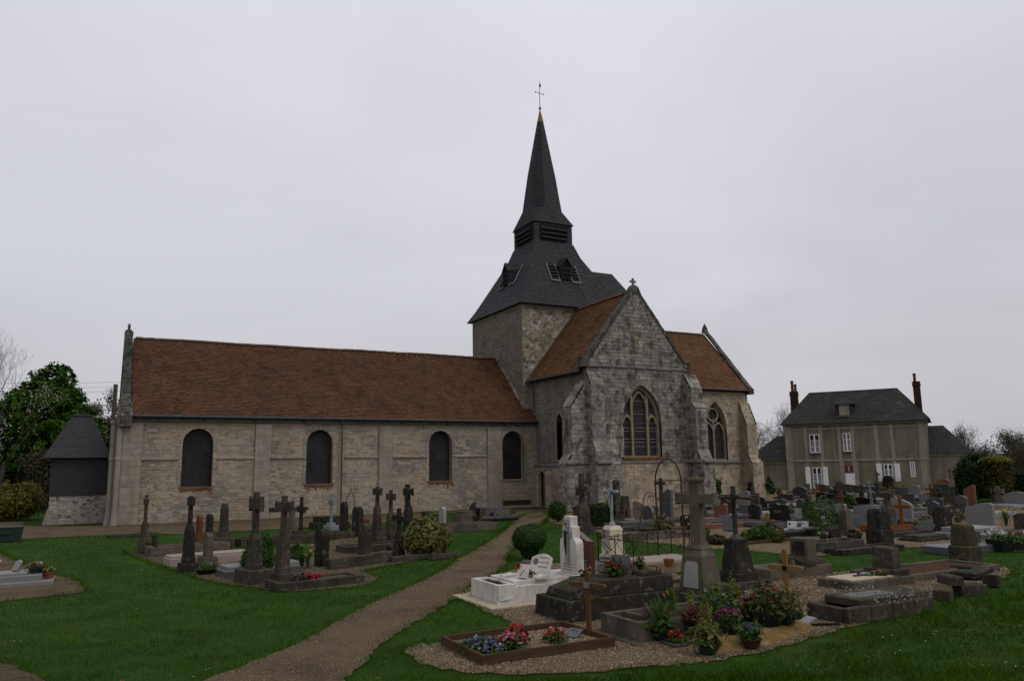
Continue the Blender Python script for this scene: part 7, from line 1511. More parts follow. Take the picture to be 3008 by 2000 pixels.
potted('empty terracotta pot on the rust-stained slab', 0, 0, .12, .17, M_TERRA, [], 0, .1, .05, .02, 6, .02, xy=at(1965, 1664, .3), z=.3)
# cream pedestal with silver crucifix
x, y = at(1802, 1650); t = thing('cream_crucifix_tomb', 'cream painted pedestal bearing a silver painted crucifix', 'cross', (x, y, 0)); zp = hgt(x, y, 1543)
MB().cbox(x - .27, x + .27, y - .27, y + .27, 0, .2, .012).build('base', M_CREAM, t); MB().loft([(x, y, .225, .225, .2), (x, y, .2, .2, zp - .12), (x, y, .21, .21, zp - .11), (x, y, .15, .15, zp)]).build('pedestal', M_CREAM, t, bevel=.012)
MB().box(x - .228, x - .2, y - .14, y + .14, .38, .62).build('name_plate', M_GMARB, t); MB().box(x - .222, x - .19, y - .13, y + .13, .68, .86).build('name_plate', M_GMARB, t)
zt = hgt(x, y, 1414); za_ = hgt(x, y, 1444)
mb = MB().lathe(x, y, [(.1, zp), (.08, zp + .06), (.045, zp + .1)], 8).tube([(x, y, zp + .05), (x, y, zt)], .045, 6).tube([(x, y - .3, za_), (x, y + .3, za_)], .04, 6)
for s in (-1, 1): mb.ball((x, y + s * .3, za_), .055)
mb.ball((x, y, zt), .05).build('cross', M_SILV, t, kind='stuff'); MB().tube([(x - .06, y, za_ + .02), (x - .08, y, za_ - .1), (x - .07, y + .01, za_ - .26), (x - .06, y, za_ - .42)], [.03, .04, .03, .015], 6).tube([(x - .05, y - .2, za_ + .05), (x - .07, y, za_ - .01), (x - .05, y + .2, za_ + .05)], .016, 5).ball((x - .08, y, za_ + .06), .035).build('figure', M_SILV, t, kind='stuff')
MB().tube([(x - .27, y + .05, zp - .28), (x - .27, y + .05, zp - .02)], .014, 5).tube([(x - .27, y - .03, zp - .1), (x - .27, y + .13, zp - .1)], .012, 5).build('small_rust_cross', M_RUST, t, kind='stuff')
monument('ornate grey cross with trefoil arms and second cross on top, near the hedge', 1712, 1566, 1389, M_OLD, [(.34, .32, .3)], (.27, .25, .8, .52), .2, (.42, .33, .24), .06, st=.18)
x, y = at(1712, 1566); z = hgt(x, y, 1434); 
o2 = stele('stone pillar with arched niche head behind the silver crucifix', 1812, 1548, 1409, .3, .26, 'round', M_OLD, 'pillar', 'grave_pillar', base=.5)
x, y = at(1836, 1530); t = thing('thin_metal_cross', 'thin grey metal cross on a stone stub behind the silver crucifix', 'cross', (x, y, 0)); zt = hgt(x, y, 1396); za_ = hgt(x, y, 1416); MB().loft([(x, y, .22, .22, 0), (x, y, .15, .15, zt * .55)]).build('pedestal', M_OLD, t); MB().tube([(x, y, zt * .5), (x, y, zt)], .035, 6).tube([(x, y - .28, za_), (x, y + .28, za_)], .035, 6).build('cross', M_SILV, t, kind='stuff')
# ================================================================== FLOWERS ON THE NEW GRAVE (sand mound)
mo = W2([(1985, 1900), (2050, 1926), (2120, 1918), (2240, 1900), (2330, 1872), (2420, 1842), (2380, 1818), (2290, 1822), (2150, 1845), (2040, 1868)]); cx = sum(q[0] for q in mo) / len(mo); cy = sum(q[1] for q in mo) / len(mo)
mb = MB(); rings = [(.94, .0), (.78, .05), (.55, .09), (.25, .10)]; P9 = rough_poly(mo, .03, .2); k = len(P9)
for s, z in rings: mb.v += [(cx + (a - cx) * s, cy + (b - cy) * s, z + R.uniform(-.012, .012) * (z > 0)) for a, b in P9]
for i in range(3):
    for j in range(k): mb.f.append((i * k + j, i * k + (j + 1) % k, (i + 1) * k + (j + 1) % k, (i + 1) * k + j))
mb.f.append(tuple(range(3 * k, 4 * k))); tag(mb.build('sand_mound', M_SAND, smooth=True), 'mound of yellow sand under the cluster of potted flowers', 'mound')
def tall(lab, px, py, r, h, m, z=None): 
    x, y = at(px, py); z = .03 if z is None else z; t = thing('flower_pot', lab, 'flower pot', (x, y, z)); pot_mb(x, y, z, r, h).build('pot', m, t); return t, x, y, z + h
def cypress(t, x, y, z, h, r, m=M_LIME): foliage('conifer', m, t, [(x, y, z + h * .25, r, r, h * .25), (x, y, z + h * .5, r * .65, r * .65, h * .3), (x, y, z + h * .8, r * .28, r * .28, h * .22)], 420, .035, .22, .3, 6, .2, kind='stuff')
t, x, y, z = tall('dark green pot with lime conifer and variegated hosta leaves, foremost', 2079, 1921, .155, .17, M_GPOT); cypress(t, x, y, z, .62, .13); leaves_at(t, x, y, z + .03, .2, .12, 70, .085, M_VARIEG, 'hosta_leaves', .38); leaves_at(t, x, y, z - .02, .16, .08, 50, .06)
t, x, y, z = tall('brown glazed bowl of dark leaves and violet pansies by the gravel', 2208, 1903, .145, .11, M_BRPOT); leaves_at(t, x, y, z + .05, .15, .12, 130, .05); blooms(t, x, y, z + .08, .14, .08, [('violet', .7), ('cream', .3)], 10, .03); leaves_at(t, x, y + .03, z + .12, .09, .08, 40, .06, mat('blue_grey_leaf', [(.03, .045, .05), (.06, .08, .085)], 9., bump=0, rough=.6))
x, y = at(1988, 1893); t = thing('slate_tray', 'square slate tray of red and orange primroses', 'flower tray', (x, y, .0)); MB().cbox(x - .17, x + .17, y - .17, y + .17, .0, .05, .008).build('tray', M_DKG, t); MB().box(x - .14, x + .14, y - .14, y + .14, .05, .055).build('soil', M_SOIL, t); leaves_at(t, x, y, .08, .13, .06, 80, .05); blooms(t, x, y + .02, .1, .1, .09, [('red', .6), ('orange', .4)], 20, .042)
t, x, y, z = tall('dark pot of arching strap leaves and narcissus at left of the cluster', 1945, 1884, .16, .16, M_BKPOT); blades_plant(t, x, y, z - .02, 60, .42, .010, .38, M_LEAF); leaves_at(t, x, y, z + .05, .2, .12, 70, .05)
t, x, y, z = tall('low pot of fading purple heather beside the concrete trough', 1922, 1868, .13, .14, M_BKPOT); leaves_at(t, x, y, z + .12, .2, .16, 200, .035, mat('heather_leaf', [(.035, .03, .02), (.07, .04, .045), (.10, .05, .07)], 9., isl=.3, bump=0))
t, x, y, z = tall('pot topped with a dome of magenta chrysanthemums', 2148, 1878, .14, .16, M_BKPOT); leaves_at(t, x, y, z + .1, .2, .16, 200, .05); blooms(t, x, y, z + .13, .2, .15, [('magenta', 1.)], 110, .03)
t, x, y, z = tall('large dark tub with glossy shrub and scarlet flowers', 2256, 1854, .22, .22, M_BKPOT); leaves_at(t, x, y, z + .18, .27, .25, 420, .045, mat('bronze_leaf', [(.02, .036, .008), (.036, .056, .014), (.055, .04, .018)], 7., isl=.3, bump=0, rough=.45)); blooms(t, x, y, z + .24, .27, .26, [('red', 1.)], 15, .05)
t, x, y, z = tall('dark pot with pale variegated shrub at the right of the cluster', 2308, 1848, .16, .18, M_BKPOT); leaves_at(t, x + .04, y, z + .22, .26, .22, 340, .04, M_VARIEG); leaves_at(t, x, y, z + .05, .22, .14, 90, .05); blades_plant(t, x - .03, y - .05, z - .04, 10, .1, .008, .25, M_LEAF)
t, x, y, z = tall('pot of orange and violet pansies in the middle of the cluster', 2196, 1842, .13, .14, M_BKPOT); leaves_at(t, x, y, z + .12, .17, .16, 150, .045); blooms(t, x, y, z + .22, .16, .1, [('orange', .5), ('violet', .3), ('yellow', .2)], 26, .042)
t, x, y, z = tall('pot of pale yellow-green narcissus leaves beside the orange pansies', 2224, 1846, .1, .12, M_BKPOT); blades_plant(t, x, y, z, 26, .28, .008, .24, M_LIME); blooms(t, x, y, z + .22, .14, .06, [('cream', 1.)], 5, .04)
t, x, y, z = tall('pot with lime conifer and red-leaved heather behind the foremost pot', 2040, 1868, .14, .15, M_BKPOT); cypress(t, x + .04, y + .08, z, .5, .12); leaves_at(t, x, y - .03, z + .08, .22, .16, 260, .04, mat('red_heather', [(.03, .018, .014), (.08, .02, .02), (.05, .04, .018)], 8., isl=.3, bump=0)); blooms(t, x, y, z + .1, .2, .1, [('magenta', 1.)], 4, .04)
t, x, y, z = tall('pot of upright green spikes with a yellow narcissus at upper left', 1975, 1842, .12, .14, M_BKPOT); blades_plant(t, x, y, z, 40, .45, .010, .16, M_LEAF); blooms(t, x - .05, y, z + .33, .1, .05, [('yellow', 1.)], 3, .045); cypress(t, x + .1, y + .1, z, .42, .1)
t, x, y, z = tall('pot of spring bulbs and pink hellebores at the back of the cluster', 2105, 1820, .16, .16, M_BKPOT); blades_plant(t, x, y, z, 50, .4, .009, .24, M_LEAF); leaves_at(t, x, y, z + .1, .24, .2, 200, .055); blooms(t, x, y, z + .22, .2, .14, [('palepink', .5), ('cream', .3), ('salmon', .2)], 12, .042)
t, x, y, z = tall('tall lime cypress in a pot at the back of the cluster', 2160, 1808, .11, .14, M_BKPOT); cypress(t, x, y, z, .6, .13); leaves_at(t, x, y, z + .08, .2, .14, 120, .05)
t, x, y, z = tall('low green foliage pot filling the middle of the cluster', 2120, 1850, .13, .12, M_BKPOT); leaves_at(t, x, y, z + .15, .24, .2, 260, .055, M_LEAF); leaves_at(t, x, y, z + .2, .14, .12, 60, .07, MATS['blue_grey_leaf'])
x, y = at(2372, 1830); t = thing('glass_plaque', 'pale glass plaque lying on the gravel right of the pots', 'plaque', (x, y, 0)); MB().prism([(x - .12, y - .1, .02), (x - .12, y + .1, .02), (x + .1, y + .1, .1), (x + .1, y - .1, .1)], (.02, 0, -.03)).build('slab', M_GREYG, t)
x, y = at(2420, 1838); tag(MB().prism([(x - .2, y + .05, .0), (x + .25, y - .12, .0), (x + .25, y - .12, .03), (x - .2, y + .05, .05)], (.03, .05, 0)).build('dark_strip', M_BLACK), 'dark strip of slate on the gravel below the glass plaque', 'slate')
bunch('pink artificial blooms at the right edge of the pot cluster', *at(2350, 1818), .09, .16, [('palepink', .7), ('white', .3)], 14, .04, 30, z=0)
# ================================================================== RIGHT FOREGROUND
wood_cross('new pale pine cross with black nameplate behind the potted flowers', 2312, 1742, 1610, .36, M_WOODL, 1667, .1, .06, M_BLACK, .35)
def trough_tomb(): pass
t = thing('flat_stone_tomb', 'low flat dark stone tomb with trough at its foot, right foreground', 'tomb', (11, -34, 0)); x0, x1, y0, y1, h = 10.02, 12.2, -34.36, -33.5, .24
for k in range(4):
    a, b = x0 + (x1 - x0) * k / 4, x0 + (x1 - x0) * (k + 1) / 4 - .008; MB().cbox(a, b, y0, y0 + .12, 0, h + R.uniform(-.02, .02), .02).build('kerb', M_OLD, t)
MB().cbox(x0, x0 + .1, y0 + .125, y1, 0, h, .02).build('kerb', M_OLD, t); MB().cbox(x0 + .1, x1, y1 - .12, y1, 0, h - .01, .02).build('kerb', M_OLD, t); MB().cbox(x1 - .1, x1, y0 + .125, y1 - .125, 0, h, .02).build('kerb', M_OLD, t)
MB().box(x0 + .1, x0 + .38, y0 + .12, y1 - .12, 0, h - .08).build('trough_soil', M_SOIL, t); MB().cbox(x0 + .38, x1 - .02, y0 + .07, y1 - .06, h - .02, h + .1, .015).build('ledger', M_OLD, t)
leaves_at(t, 11.3, -33.95, h + .1, .7, .02, 260, .022, M_GMARB, 'lichen'); MB().box(x0 + .55, x1 - .7, y0 + .25, y1 - .25, h + .1, h + .104).build('lichen_field', mat('lichen_crust', [(.05, .05, .045), (.13, .13, .12), (.20, .20, .185)], 18., bump=.5, rough=1), t)
x0, x1, y0, y1 = 12.45, 14.75, -32.15, -31.2
xf, yf = at(2401, 1720); xg, yg = at(2513, 1738); xh, yh = at(2684, 1712)
t = thing('pale_top_tomb', 'kerbed tomb with pale tiled top and dark flower cross', 'tomb', (xf + 1.1, yg + .45, 0)); x0, x1, y0, y1, h = (xf + xg) / 2, xh, (yg + yh) / 2, yf, .17
MB().cbox(x0, x1, y0, y1, 0, h, .015).build('kerb', M_CONC, t)
for i in range(3):
    for j in range(2): a = x0 + .12 + (x1 - x0 - .6) * i / 3; b = y0 + .1 + (y1 - y0 - .2) * j / 2; MB().cbox(a, a + (x1 - x0 - .6) / 3 - .012, b, b + (y1 - y0 - .2) / 2 - .012, h, h + .025, .004).build('tile', M_PSLAB, t)
xq = x1 - .3; MB().cbox(xq - .25, xq + .25, y0 + .08, y1 - .05, h, h + .13, .015).build('head_base', M_OLD, t); MB().cbox(xq - .14, xq + .14, y0 + .2, y1 - .18, h + .13, hgt(xq, (y0 + y1) / 2, 1606), .02).build('head_block', M_OLD, t)
yq = (y0 + y1) / 2; t = thing('flower_cross', 'dark metal cross ornament with purple beads lying on the pale tiles', 'ornament', (xq - .75, yq, h)); MB().box(xq - 1.05, xq - .5, yq - .03, yq + .03, h + .03, h + .06).box(xq - .75, xq - .68, yq - .16, yq + .16, h + .028, h + .055).build('cross', M_DKG, t, kind='stuff'); blooms(t, xq - .8, yq, h + .06, .12, .04, [('purple', 1.)], 16, .025)
bunch('dried brown flower cushion on the pale tiled tomb', xq - .45, yq - .15, .14, .1, [('palepink', .4), ('cream', .3), ('salmon', .3)], 40, .03, 60, z=h + .02)
# monument with plate
x, y = at(2370, 1668); t = thing('broken_plinth_monument', 'weathered block with framed plate on a rubble base and long kerb', 'monument', (x, y, 0)); xa, ya = at(2263, 1706); xb, yb = at(2434, 1684)
MB().cbox(xa, xb, min(ya, yb) - .02, max(ya, yb) + .75, 0, .24, .02).build('kerb', M_OLDL, t); yc = max(ya, yb) + .25
xm = xb - .5
for i in range(8): q = V(xm + R.uniform(-.4, .3), yc + R.uniform(-.3, .3), .24); MB().cbox(q.x - .16, q.x + .16, q.y - .12, q.y + .12, .24, .24 + R.uniform(.08, .16), .02).build('rubble_stone', M_OLD, t)
zt = hgt(xm, yc, 1578); MB().cbox(xm - .16, xm + .16, yc - .26, yc + .26, .36, zt, .015).build('block', M_OLDL, t); MB().box(xm - .175, xm - .16, yc - .17, yc + .17, .45, zt - .07).build('plate', M_OLDD, t)
MB().loft([(xm - .5, yc - .1, .06, .06, .24), (xm - .5, yc - .1, .03, .03, .4), (xm - .5, yc - .1, .07, .07, .42)]).build('broken_vase', M_OLDL, t)
# rubble heap of broken crosses
x, y = at(2815, 1752); t = thing('broken_stone_pile', 'pile of broken tomb stones at the edge of the grass bank', 'stone pile', (x, y, 0))
def blk(cx, cy, cz, sx_, sy_, sz_, rz, ry=0, m=M_OLD):
    M_ = Matrix.Translation((cx, cy, cz)) @ Matrix.Rotation(rz, 4, 'Z') @ Matrix.Rotation(ry, 4, 'Y'); b = MB().cbox(-sx_ / 2, sx_ / 2, -sy_ / 2, sy_ / 2, -sz_ / 2, sz_ / 2, .025); b.v = [tuple(M_ @ Vector(p)) for p in b.v]; b.build('stone', m, t)
for px, py, z, a in ((2772, 1758, .1, (.55, .3, .2, .5, 0)), (2850, 1745, .1, (.6, .28, .2, -.3, 0)), (2915, 1722, .12, (.2, .3, .24, .2, .2)), (2795, 1745, .28, (.75, .26, .17, .9, .06)), (2860, 1732, .36, (.9, .5, .10, .2, -.05)), (2835, 1732, .27, (.6, .4, .12, -.5, .04)), (2830, 1725, .42, (.55, .38, .05, .5, .1))): bx, by = at(px, py); blk(bx, by, z, *a, m=M_OLDD if z > .3 else M_OLD)
# earth-filled kerbed plot with mossy pillar
xa, ya = at(2752, 1700); xb, yb = at(2905, 1672); tomb('open earth-filled grave with stone kerb under the mossy pillar', xa - 1.2, xb, min(ya, yb), min(ya, yb) + 1.3, .15, M_CONC, fill=mat('turned_earth', [(.04, .022, .012), (.075, .04, .022)], 7., bump=1., bscale=30, rough=1), kerb=.12)
M_MOSSP = mat('mossy_stone', [(.022, .022, .014), (.045, .042, .028), (.075, .068, .048)], 3., bump=.5, bscale=30, spots=[((.06, .055, .012), 2.4, .56, .08, .7), ((.16, .155, .13), 7., .66, .03, .7)], moss=((.13, .10, .015), .8), streak=((.018, .018, .014), 4., .58, .6))
x, y = at(2838, 1650); t = thing('mossy_pillar', 'mossy round-topped broken pillar on a rough block, right foreground', 'pillar', (x, y, 0)); zt = hgt(x, y, 1536); zb = hgt(x, y, 1600); MB().cbox(x - .28, x + .28, y - .28, y + .28, 0, zb, .03).build('block', M_MOSSP, t); MB().loft([(x, y, .23, .24, zb), (x, y, .19, .2, zt - .08), (x, y, .14, .15, zt)]).build('pillar', M_MOSSP, t, bevel=.03); leaves_at(t, x - .32, y - .1, .12, .2, .1, 90, .04, M_BROWNLEAF, 'dry_weeds')
# ================================================================== RIGHT AND REAR ROWS
def pillar(lab, px, py, pyt, w, m, base=.5, tf=.8, tilt=0.):
    x, y = at(px, py); H = hgt(x, y, pyt); t = thing('stone_pillar', lab, 'pillar', (x, y, 0)); MB().cbox(x - w * .58, x + w * .58, y - w * .58, y + w * .58, 0, H * base, .02).build('block', m, t); MB().loft([(x, y, w * .5, w * .5, H * base), (x, y, w * .5 * tf, w * .5 * tf, H - .08), (x, y, w * .4 * tf, w * .4 * tf, H)]).build('shaft', m, t, bevel=.02)
    if tilt: t['o'].rotation_euler = (tilt, tilt * .5, 0)
    return t
pillar('two-part dark stone pillar in the middle right', 2586, 1598, 1493, .5, M_OLDD, .42, .9)
pillar('dark fluted pillar stub with flat pale cap', 2775, 1574, 1486, .42, M_OLDD, .3, .88)
monument('leaning grey pedestal with a worn stone cross top behind the two-part pillar', 2615, 1562, 1443, M_OLD, [(.3, .3, .2)], (.22, .2, .75, .62), .2, (.72, .28, .18), .0, tilt=.06)
pillar('pale tapered pedestal with a rusty iron cross', 2488, 1571, 1493, .4, M_OLDL, .2, .78)
x, y = at(2482, 1571); zz_ = hgt(x, y, 1493); zt = hgt(x, y, 1438); tag(MB().tube([(x, y, zz_), (x, y, zt)], .03, 6).tube([(x, y - .16, zz_ + (zt - zz_) * .62), (x, y + .16, zz_ + (zt - zz_) * .62)], .026, 6).build('rusty_cross', M_RUST), 'rusty iron cross on the pale tapered pedestal', 'cross')
x, y = at(2572, 1540); zt = hgt(x, y, 1412); t = thing('lattice_cross', 'tall leaning lattice ironwork cross behind the two-part pillar', 'cross', (x, y, 0)); mb = MB()
for s in (-1, 1): mb.tube([(x, y + s * .06, 0), (x - .1, y + .08 + s * .04, zt)], .014, 4)
for i in range(9): mb.tube([(x - .1 * i / 9, y - .06 + .08 * i / 9, zt * i / 9), (x - .1 * (i + 1) / 9, y + .06 + .08 * i / 9, zt * (i + 1) / 9)], .01, 4)
mb.tube([(x - .09, y - .18, zt * .88), (x - .09, y + .34, zt * .88)], .02, 5); mb.build('lattice', M_SILV, t, kind='stuff')
monument('short dark pedestal stump on a lime-streaked kerb', 2443, 1588, 1543, M_OLDD, [], (.26, .24, .42, .8), arm=None, cat='pillar', name='pedestal_stump')
xa, ya = at(2404, 1622); tomb('kerbed grave streaked with white lime left of the two-part pillar', xa, xa + 2.0, ya, ya + .8, .26, mat('lime_streaked_stone', [(.035, .033, .028), (.065, .06, .05)], 3., bump=.4, streak=((.34, .34, .32), 7., .63, .8)), fill=M_DIRT)
xa, ya = at(2478, 1632); tomb('low dark kerb at the edge of the grass strip', xa, xa + 2.6, ya, ya + .7, .15, M_OLDD, fill=M_DIRT)
xa, ya = at(2620, 1580); tomb('dark kerb with fallen slabs right of the two-part pillar', xa, xa + 2.4, ya, ya + .8, .16, M_OLD, fill=M_OLDD)
xa, ya = at(2705, 1592); tomb('flat fallen ledger on the gravel beside the fluted stub', xa, xa + 2.0, ya, ya + .8, .08, M_OLDD, (.1, .1, M_OLD))
# orange timber grave
xa, ya = at(2534, 1562); xb, yb = at(2697, 1560); t = thing('orange_timber_grave', 'orange-stained timber grave surround with matching cross', 'grave', (xa + 1, ya, 0)); x0, x1, y0, y1 = xa, xb - .2, min(ya, yb), min(ya, yb) + 1.1
for a in ((x0, x1, y0, y0 + .06), (x0, x1, y1 - .06, y1), (x0, x0 + .06, y0 + .06, y1 - .06), (x1 - .06, x1, y0 + .06, y1 - .06)): MB().cbox(*a, 0, .26, .006).build('board', M_WOODO, t)
MB().box(x0 + .06, x1 - .06, y0 + .06, y1 - .06, 0, .15).build('soil', M_SOIL, t)
wood_cross('orange-stained wooden cross at the head of the timber surround', 2651, 1551, 1456, .42, M_WOODO, 1487, .12, .07, None)
potted('blue tub beside the orange cross', 2632, 1546, .3, .26, mat('blue_plastic', [(.012, .02, .09), (.016, .03, .12)], 4., bump=0, rough=.5), [], 0, .1, .2, .05, 20, .03, name='blue_tub', cat='tub')
x, y = at(2650, 1547); tag(MB().lathe(x, y, [(.06, 0), (.06, .3), (.025, .36), (.025, .42)], 10).build('white_bottle', M_MARB), 'small white bottle at the foot of the orange cross', 'bottle')
# modern tombs: (label, px, py base, py top, width, material, top, slab material, slab length)
LST = [
 ('black polished headstone with curved top and gold lettering', 2292, 1541, 1480, 1.15, M_BLACK, 'wavy', M_DKG, 2.0, M_LETT),
 ('grey headstone with pale edge just behind the black curved one', 2286, 1512, 1464, 1.25, M_DKG, 'slant', M_GREYG, 1.8, None),
 ('leaning grey headstone with white edge below the chancel wall', 2186, 1496, 1441, 1.1, M_GREYG, 'slant', M_GREYG, 2.0, None),
 ('dark granite headstone with peaked top before the house wall', 2352, 1463, 1428, 1.5, M_DKG, 'seg', M_DKG, 2.0, None),
 ('grey granite headstone with sweeping curved top at the right', 2884, 1560, 1476, 1.2, M_GREYG, 'wavy', M_GREYG, 2.1, None),
 ('broad grey headstone bearing a black cross near the right edge', 2992, 1490, 1443, 1.9, M_GREYG, 'seg', M_GREYG, 2.0, None),
 ('tall red-brown granite stele at the right', 2853, 1488, 1424, .75, M_BRNG, 'slant', None, 0, None),
 ('red-brown headstone with rounded shoulders near the hedge', 2776, 1452, 1405, 1.2, M_BRNG, 'seg', M_BRNG, 1.8, None),
 ('dark headstone with relief in front of the red-brown one', 2770, 1462, 1421, 1.2, M_DKG, 'flat', M_DKG, 1.8, None),
 ('brown-red headstone left of the house door', 2420, 1448, 1421, 1.7, M_BRNG, 'wavyr', M_BRNG, 1.6, None),
 ('black headstone with medallion below the left shutters', 2424, 1480, 1444, 1.5, M_BLACK, 'wavyr', M_BLACK, 1.8, M_LETT),
 ('dark grey headstone with sloping top below the house door', 2475, 1452, 1421, 1.9, M_DKG, 'slant', M_DKG, 1.8, None),
 ('second dark headstone with ramped top right of the house door', 2520, 1450, 1424, 1.6, M_DKG, 'wavyr', M_DKG, 1.6, None),
 ('black heart-shaped headstone in the middle rows', 2546, 1490, 1460, 1.5, M_BLACK, 'wavyr', M_BLACK, 1.8, None),
 ('low grey headstone with pale curved edge behind the shrub', 2455, 1528, 1478, 1.4, M_GREYG, 'wavy', M_BLUEG, 2.2, None),
 ('low grey headstone with pale curved edge behind the two-part pillar', 2545, 1528, 1481, 1.4, M_GREYG, 'wavy', M_BLUEG, 2.2, None),
 ('square dark headstone against the green shrub in the middle rows', 2388, 1545, 1488, .9, M_DKG, 'seg', M_DKG, 1.8, None),
 ('beige granite headstone with swooping top near the transept', 1884, 1535, 1472, 1.2, M_BEIGE, 'wavyr', M_BEIGE, 2.0, M_BLKI),
 ('tall dark blue-grey stele with rounded shoulder by the iron arch', 1962, 1552, 1433, .75, M_BLUEG, 'slant', M_DKG, 2.0, None),
 ('dark red-brown granite headstone right of the big grey cross', 2120, 1532, 1478, .9, M_BRNG, 'slant', M_BRNG, 1.8, None),
 ('broad blue-grey slab headstone behind the iron crucifix', 2206, 1520, 1482, 1.6, M_BLUEG, 'flat', M_BLUEG, 2.0, None),
 ('grey headstone behind the orange wooden cross', 2636, 1528, 1462, 1.8, M_GREYG, 'seg', M_BLUEG, 2.0, None),
 ('dark rounded headstone before the right-hand shutters', 2612, 1440, 1396, 1.3, M_OLDD, 'round', M_OLDD, 1.6, None),
 ('dark squat headstone left of the right-hand shutters', 2558, 1444, 1420, 1.4, M_OLDD, 'round', M_DKG, 1.6, None),
 ('blue-grey headstone with angled top before the dome yew', 2852, 1448, 1408, 1.9, M_BLUEG, 'slant', M_DKG, 1.8, None),
 ('weathered grey headstone with curved shoulders near the golden yew', 2890, 1458, 1418, 1.3, M_OLD, 'round', M_DKG, 1.6, None),
 ('dark headstone with peaked top at the right edge', 2995, 1450, 1404, 1.6, M_DKG, 'gable', M_DKG, 1.6, None),
 ('light grey stele below the small shrub hedge', 2692, 1462, 1424, .8, M_GREYG, 'seg', M_GREYG, 1.4, None),
 ('grey slab headstone before the fluted stub', 2748, 1500, 1462, 1.1, M_DKG, 'slant', M_DKG, 1.8, None),
 ('dark grey low headstone in the far middle rows', 2500, 1478, 1448, 1.3, M_GREYG, 'flat', M_GREYG, 1.8, None),
 ('dark headstone in front of the squat one', 2590, 1470, 1443, 1.6, M_DKG, 'seg', M_GREYG, 1.8, None),
 ('grey-brown headstone left of the tall red-brown stele', 2812, 1470, 1430, 1.0, M_OLD, 'flat', M_DKG, 1.6, None),
 ('dark grey box tomb headstone right of the chancel buttress', 2310, 1476, 1450, 1.4, M_DKG, 'flat', M_DKG, 1.6, None),
]
for lab, px, py, pt, w, m_, tp, sm, sl_, tx in LST:
    x, y = at(px, py); H = hgt(x, y, pt); w *= .85
    t = thing('granite_tomb', lab, 'headstone', (x, y, 0))
    zb = 0
    if sm: MB().cbox(x - .12 - sl_ * .9, x + .16, y - w * .56, y + w * .56, 0, .14, .012).build('kerb', sm, t); MB().cbox(x - .2 - sl_ * .8, x - .16, y - w * .44, y + w * .44, .14, .2, .01).build('ledger', sm, t); zb = .14
    slab_up(x, y, zb, w, .14, H - zb, tp, m_, t)
    if tx: lines(x - .073, y, zb + (H - zb) * .6, w * .5, 2, tx, t)
# second grave rows: stepped tombs, planters, crosses
x, y = at(2900, 1585); tomb('stepped grey granite base of the sweeping headstone', x - .9, x + 1.0, y - .1, y + 1.2, .22, M_GREYG, (.15, .16, M_GREYG))
xa, ya = at(2935, 1618); tomb('flat polished grey ledger in front of the stepped base', xa - 2.0, xa, ya, ya + 1.0, .2, M_BLUEG)
xa, ya = at(2940, 1622); t = thing('planter_box', 'long dark green planter box of white and yellow flowers at the right edge', 'planter', (xa + .8, ya, 0)); MB().loft([(xa + .9, ya + .2, .8, .2, 0), (xa + .9, ya + .2, .86, .25, .34)]).build('box', M_BKPOT, t, bevel=.015); blooms(t, xa + .25, ya + .2, .42, .26, .18, [('white', 1.)], 60, .055); blooms(t, xa + .85, ya + .2, .38, .24, .12, [('yellow', .7), ('purple', .3)], 40, .05); leaves_at(t, xa + .7, ya + .2, .36, .6, .12, 240, .06); blooms(t, xa + 1.4, ya + .2, .38, .2, .14, [('palepink', 1.)], 24, .05)
plaque('dark picture plaque behind the planter box', xa + .6, ya + 1.2, .1, .5, .36, M_BLACK, .2)
daffodils('large clump of daffodils at the right edge', 2956, 1543, .62, 70, 11, ['yellow'], .45)
shrub('dry_bush', 'dry brown twiggy bush left of the sweeping grey headstone', 2818, 1540, 36, 76, M_BROWNLEAF, 500, .04)
monument('pale stone cross beside the broad grey headstone', 2935, 1488, 1427, M_OLDL, [], (.2, .25, .5, .8), .26, (.55, .34, .26), .0, st=.16)
x, y = at(2985, 1490); z = hgt(x, y, 1478); tag(MB().box(x - .9, x - .86, y + .55, y + .65, .3, 1.0).box(x - .9, x - .865, y + .4, y + .8, .72, .82).build('black_cross', M_BLKI), 'black metal cross fixed before the broad grey headstone', 'cross')
monument('old lichened pillar cross near the dome yew', 2796, 1446, 1372, M_OLDL, [(.3, .3, .2)], (.2, .2, .6, .6), .14, (.75, .2, .14), .0)
monument('slender stone cross before the right-hand shutters', 2580, 1440, 1384, M_OLDL, [(.3, .3, .3)], (.2, .2, .5, .6), .14, (.7, .28, .14), .0)
monument('small dark bronze cross monument below the chancel wall', 2206, 1470, 1415, M_OLDD, [(.42, .4, .5)], (.2, .2, .4, .6), .18, (.6, .2, .18), .05)
monument('dark cross with rounded head in the far right rows', 2960, 1458, 1416, M_OLD, [(.25, .25, .2)], None, .2, (.7, .26, .2), .04)
monument('dark metal cross with a wreath in the middle rows', 2455, 1490, 1432, M_OLDD, [(.3, .3, .4)], None, .14, (.7, .26, .14), .0)
monument('black crucifix on a white disc before the tall blue-grey stele', 1947, 1556, 1402, M_BLKI, [(.3, .3, .1)], (.2, .2, .35, .6), .14, (.86, .26, .12), .0)
monument('grey cross monument left of the tall red-brown stele', 2765, 1492, 1444, M_OLDD, [(.3, .3, .2)], (.2, .2, .4, .6), .16, (.6, .3, .14), .0)
wood_cross('small pale wooden cross over a planted grave', 2256, 1546, 1504, .36, M_WOODL, 1528, .1, .06)
wood_cross('thin brown wooden cross in the far middle rows', 2208, 1510, 1452, .3, M_WOODC, 1466, .08, .06)
wood_cross('dark wooden cross by the grass patch', 2737, 1480, 1420, .36, M_WOODC, 1436, .1, .06)
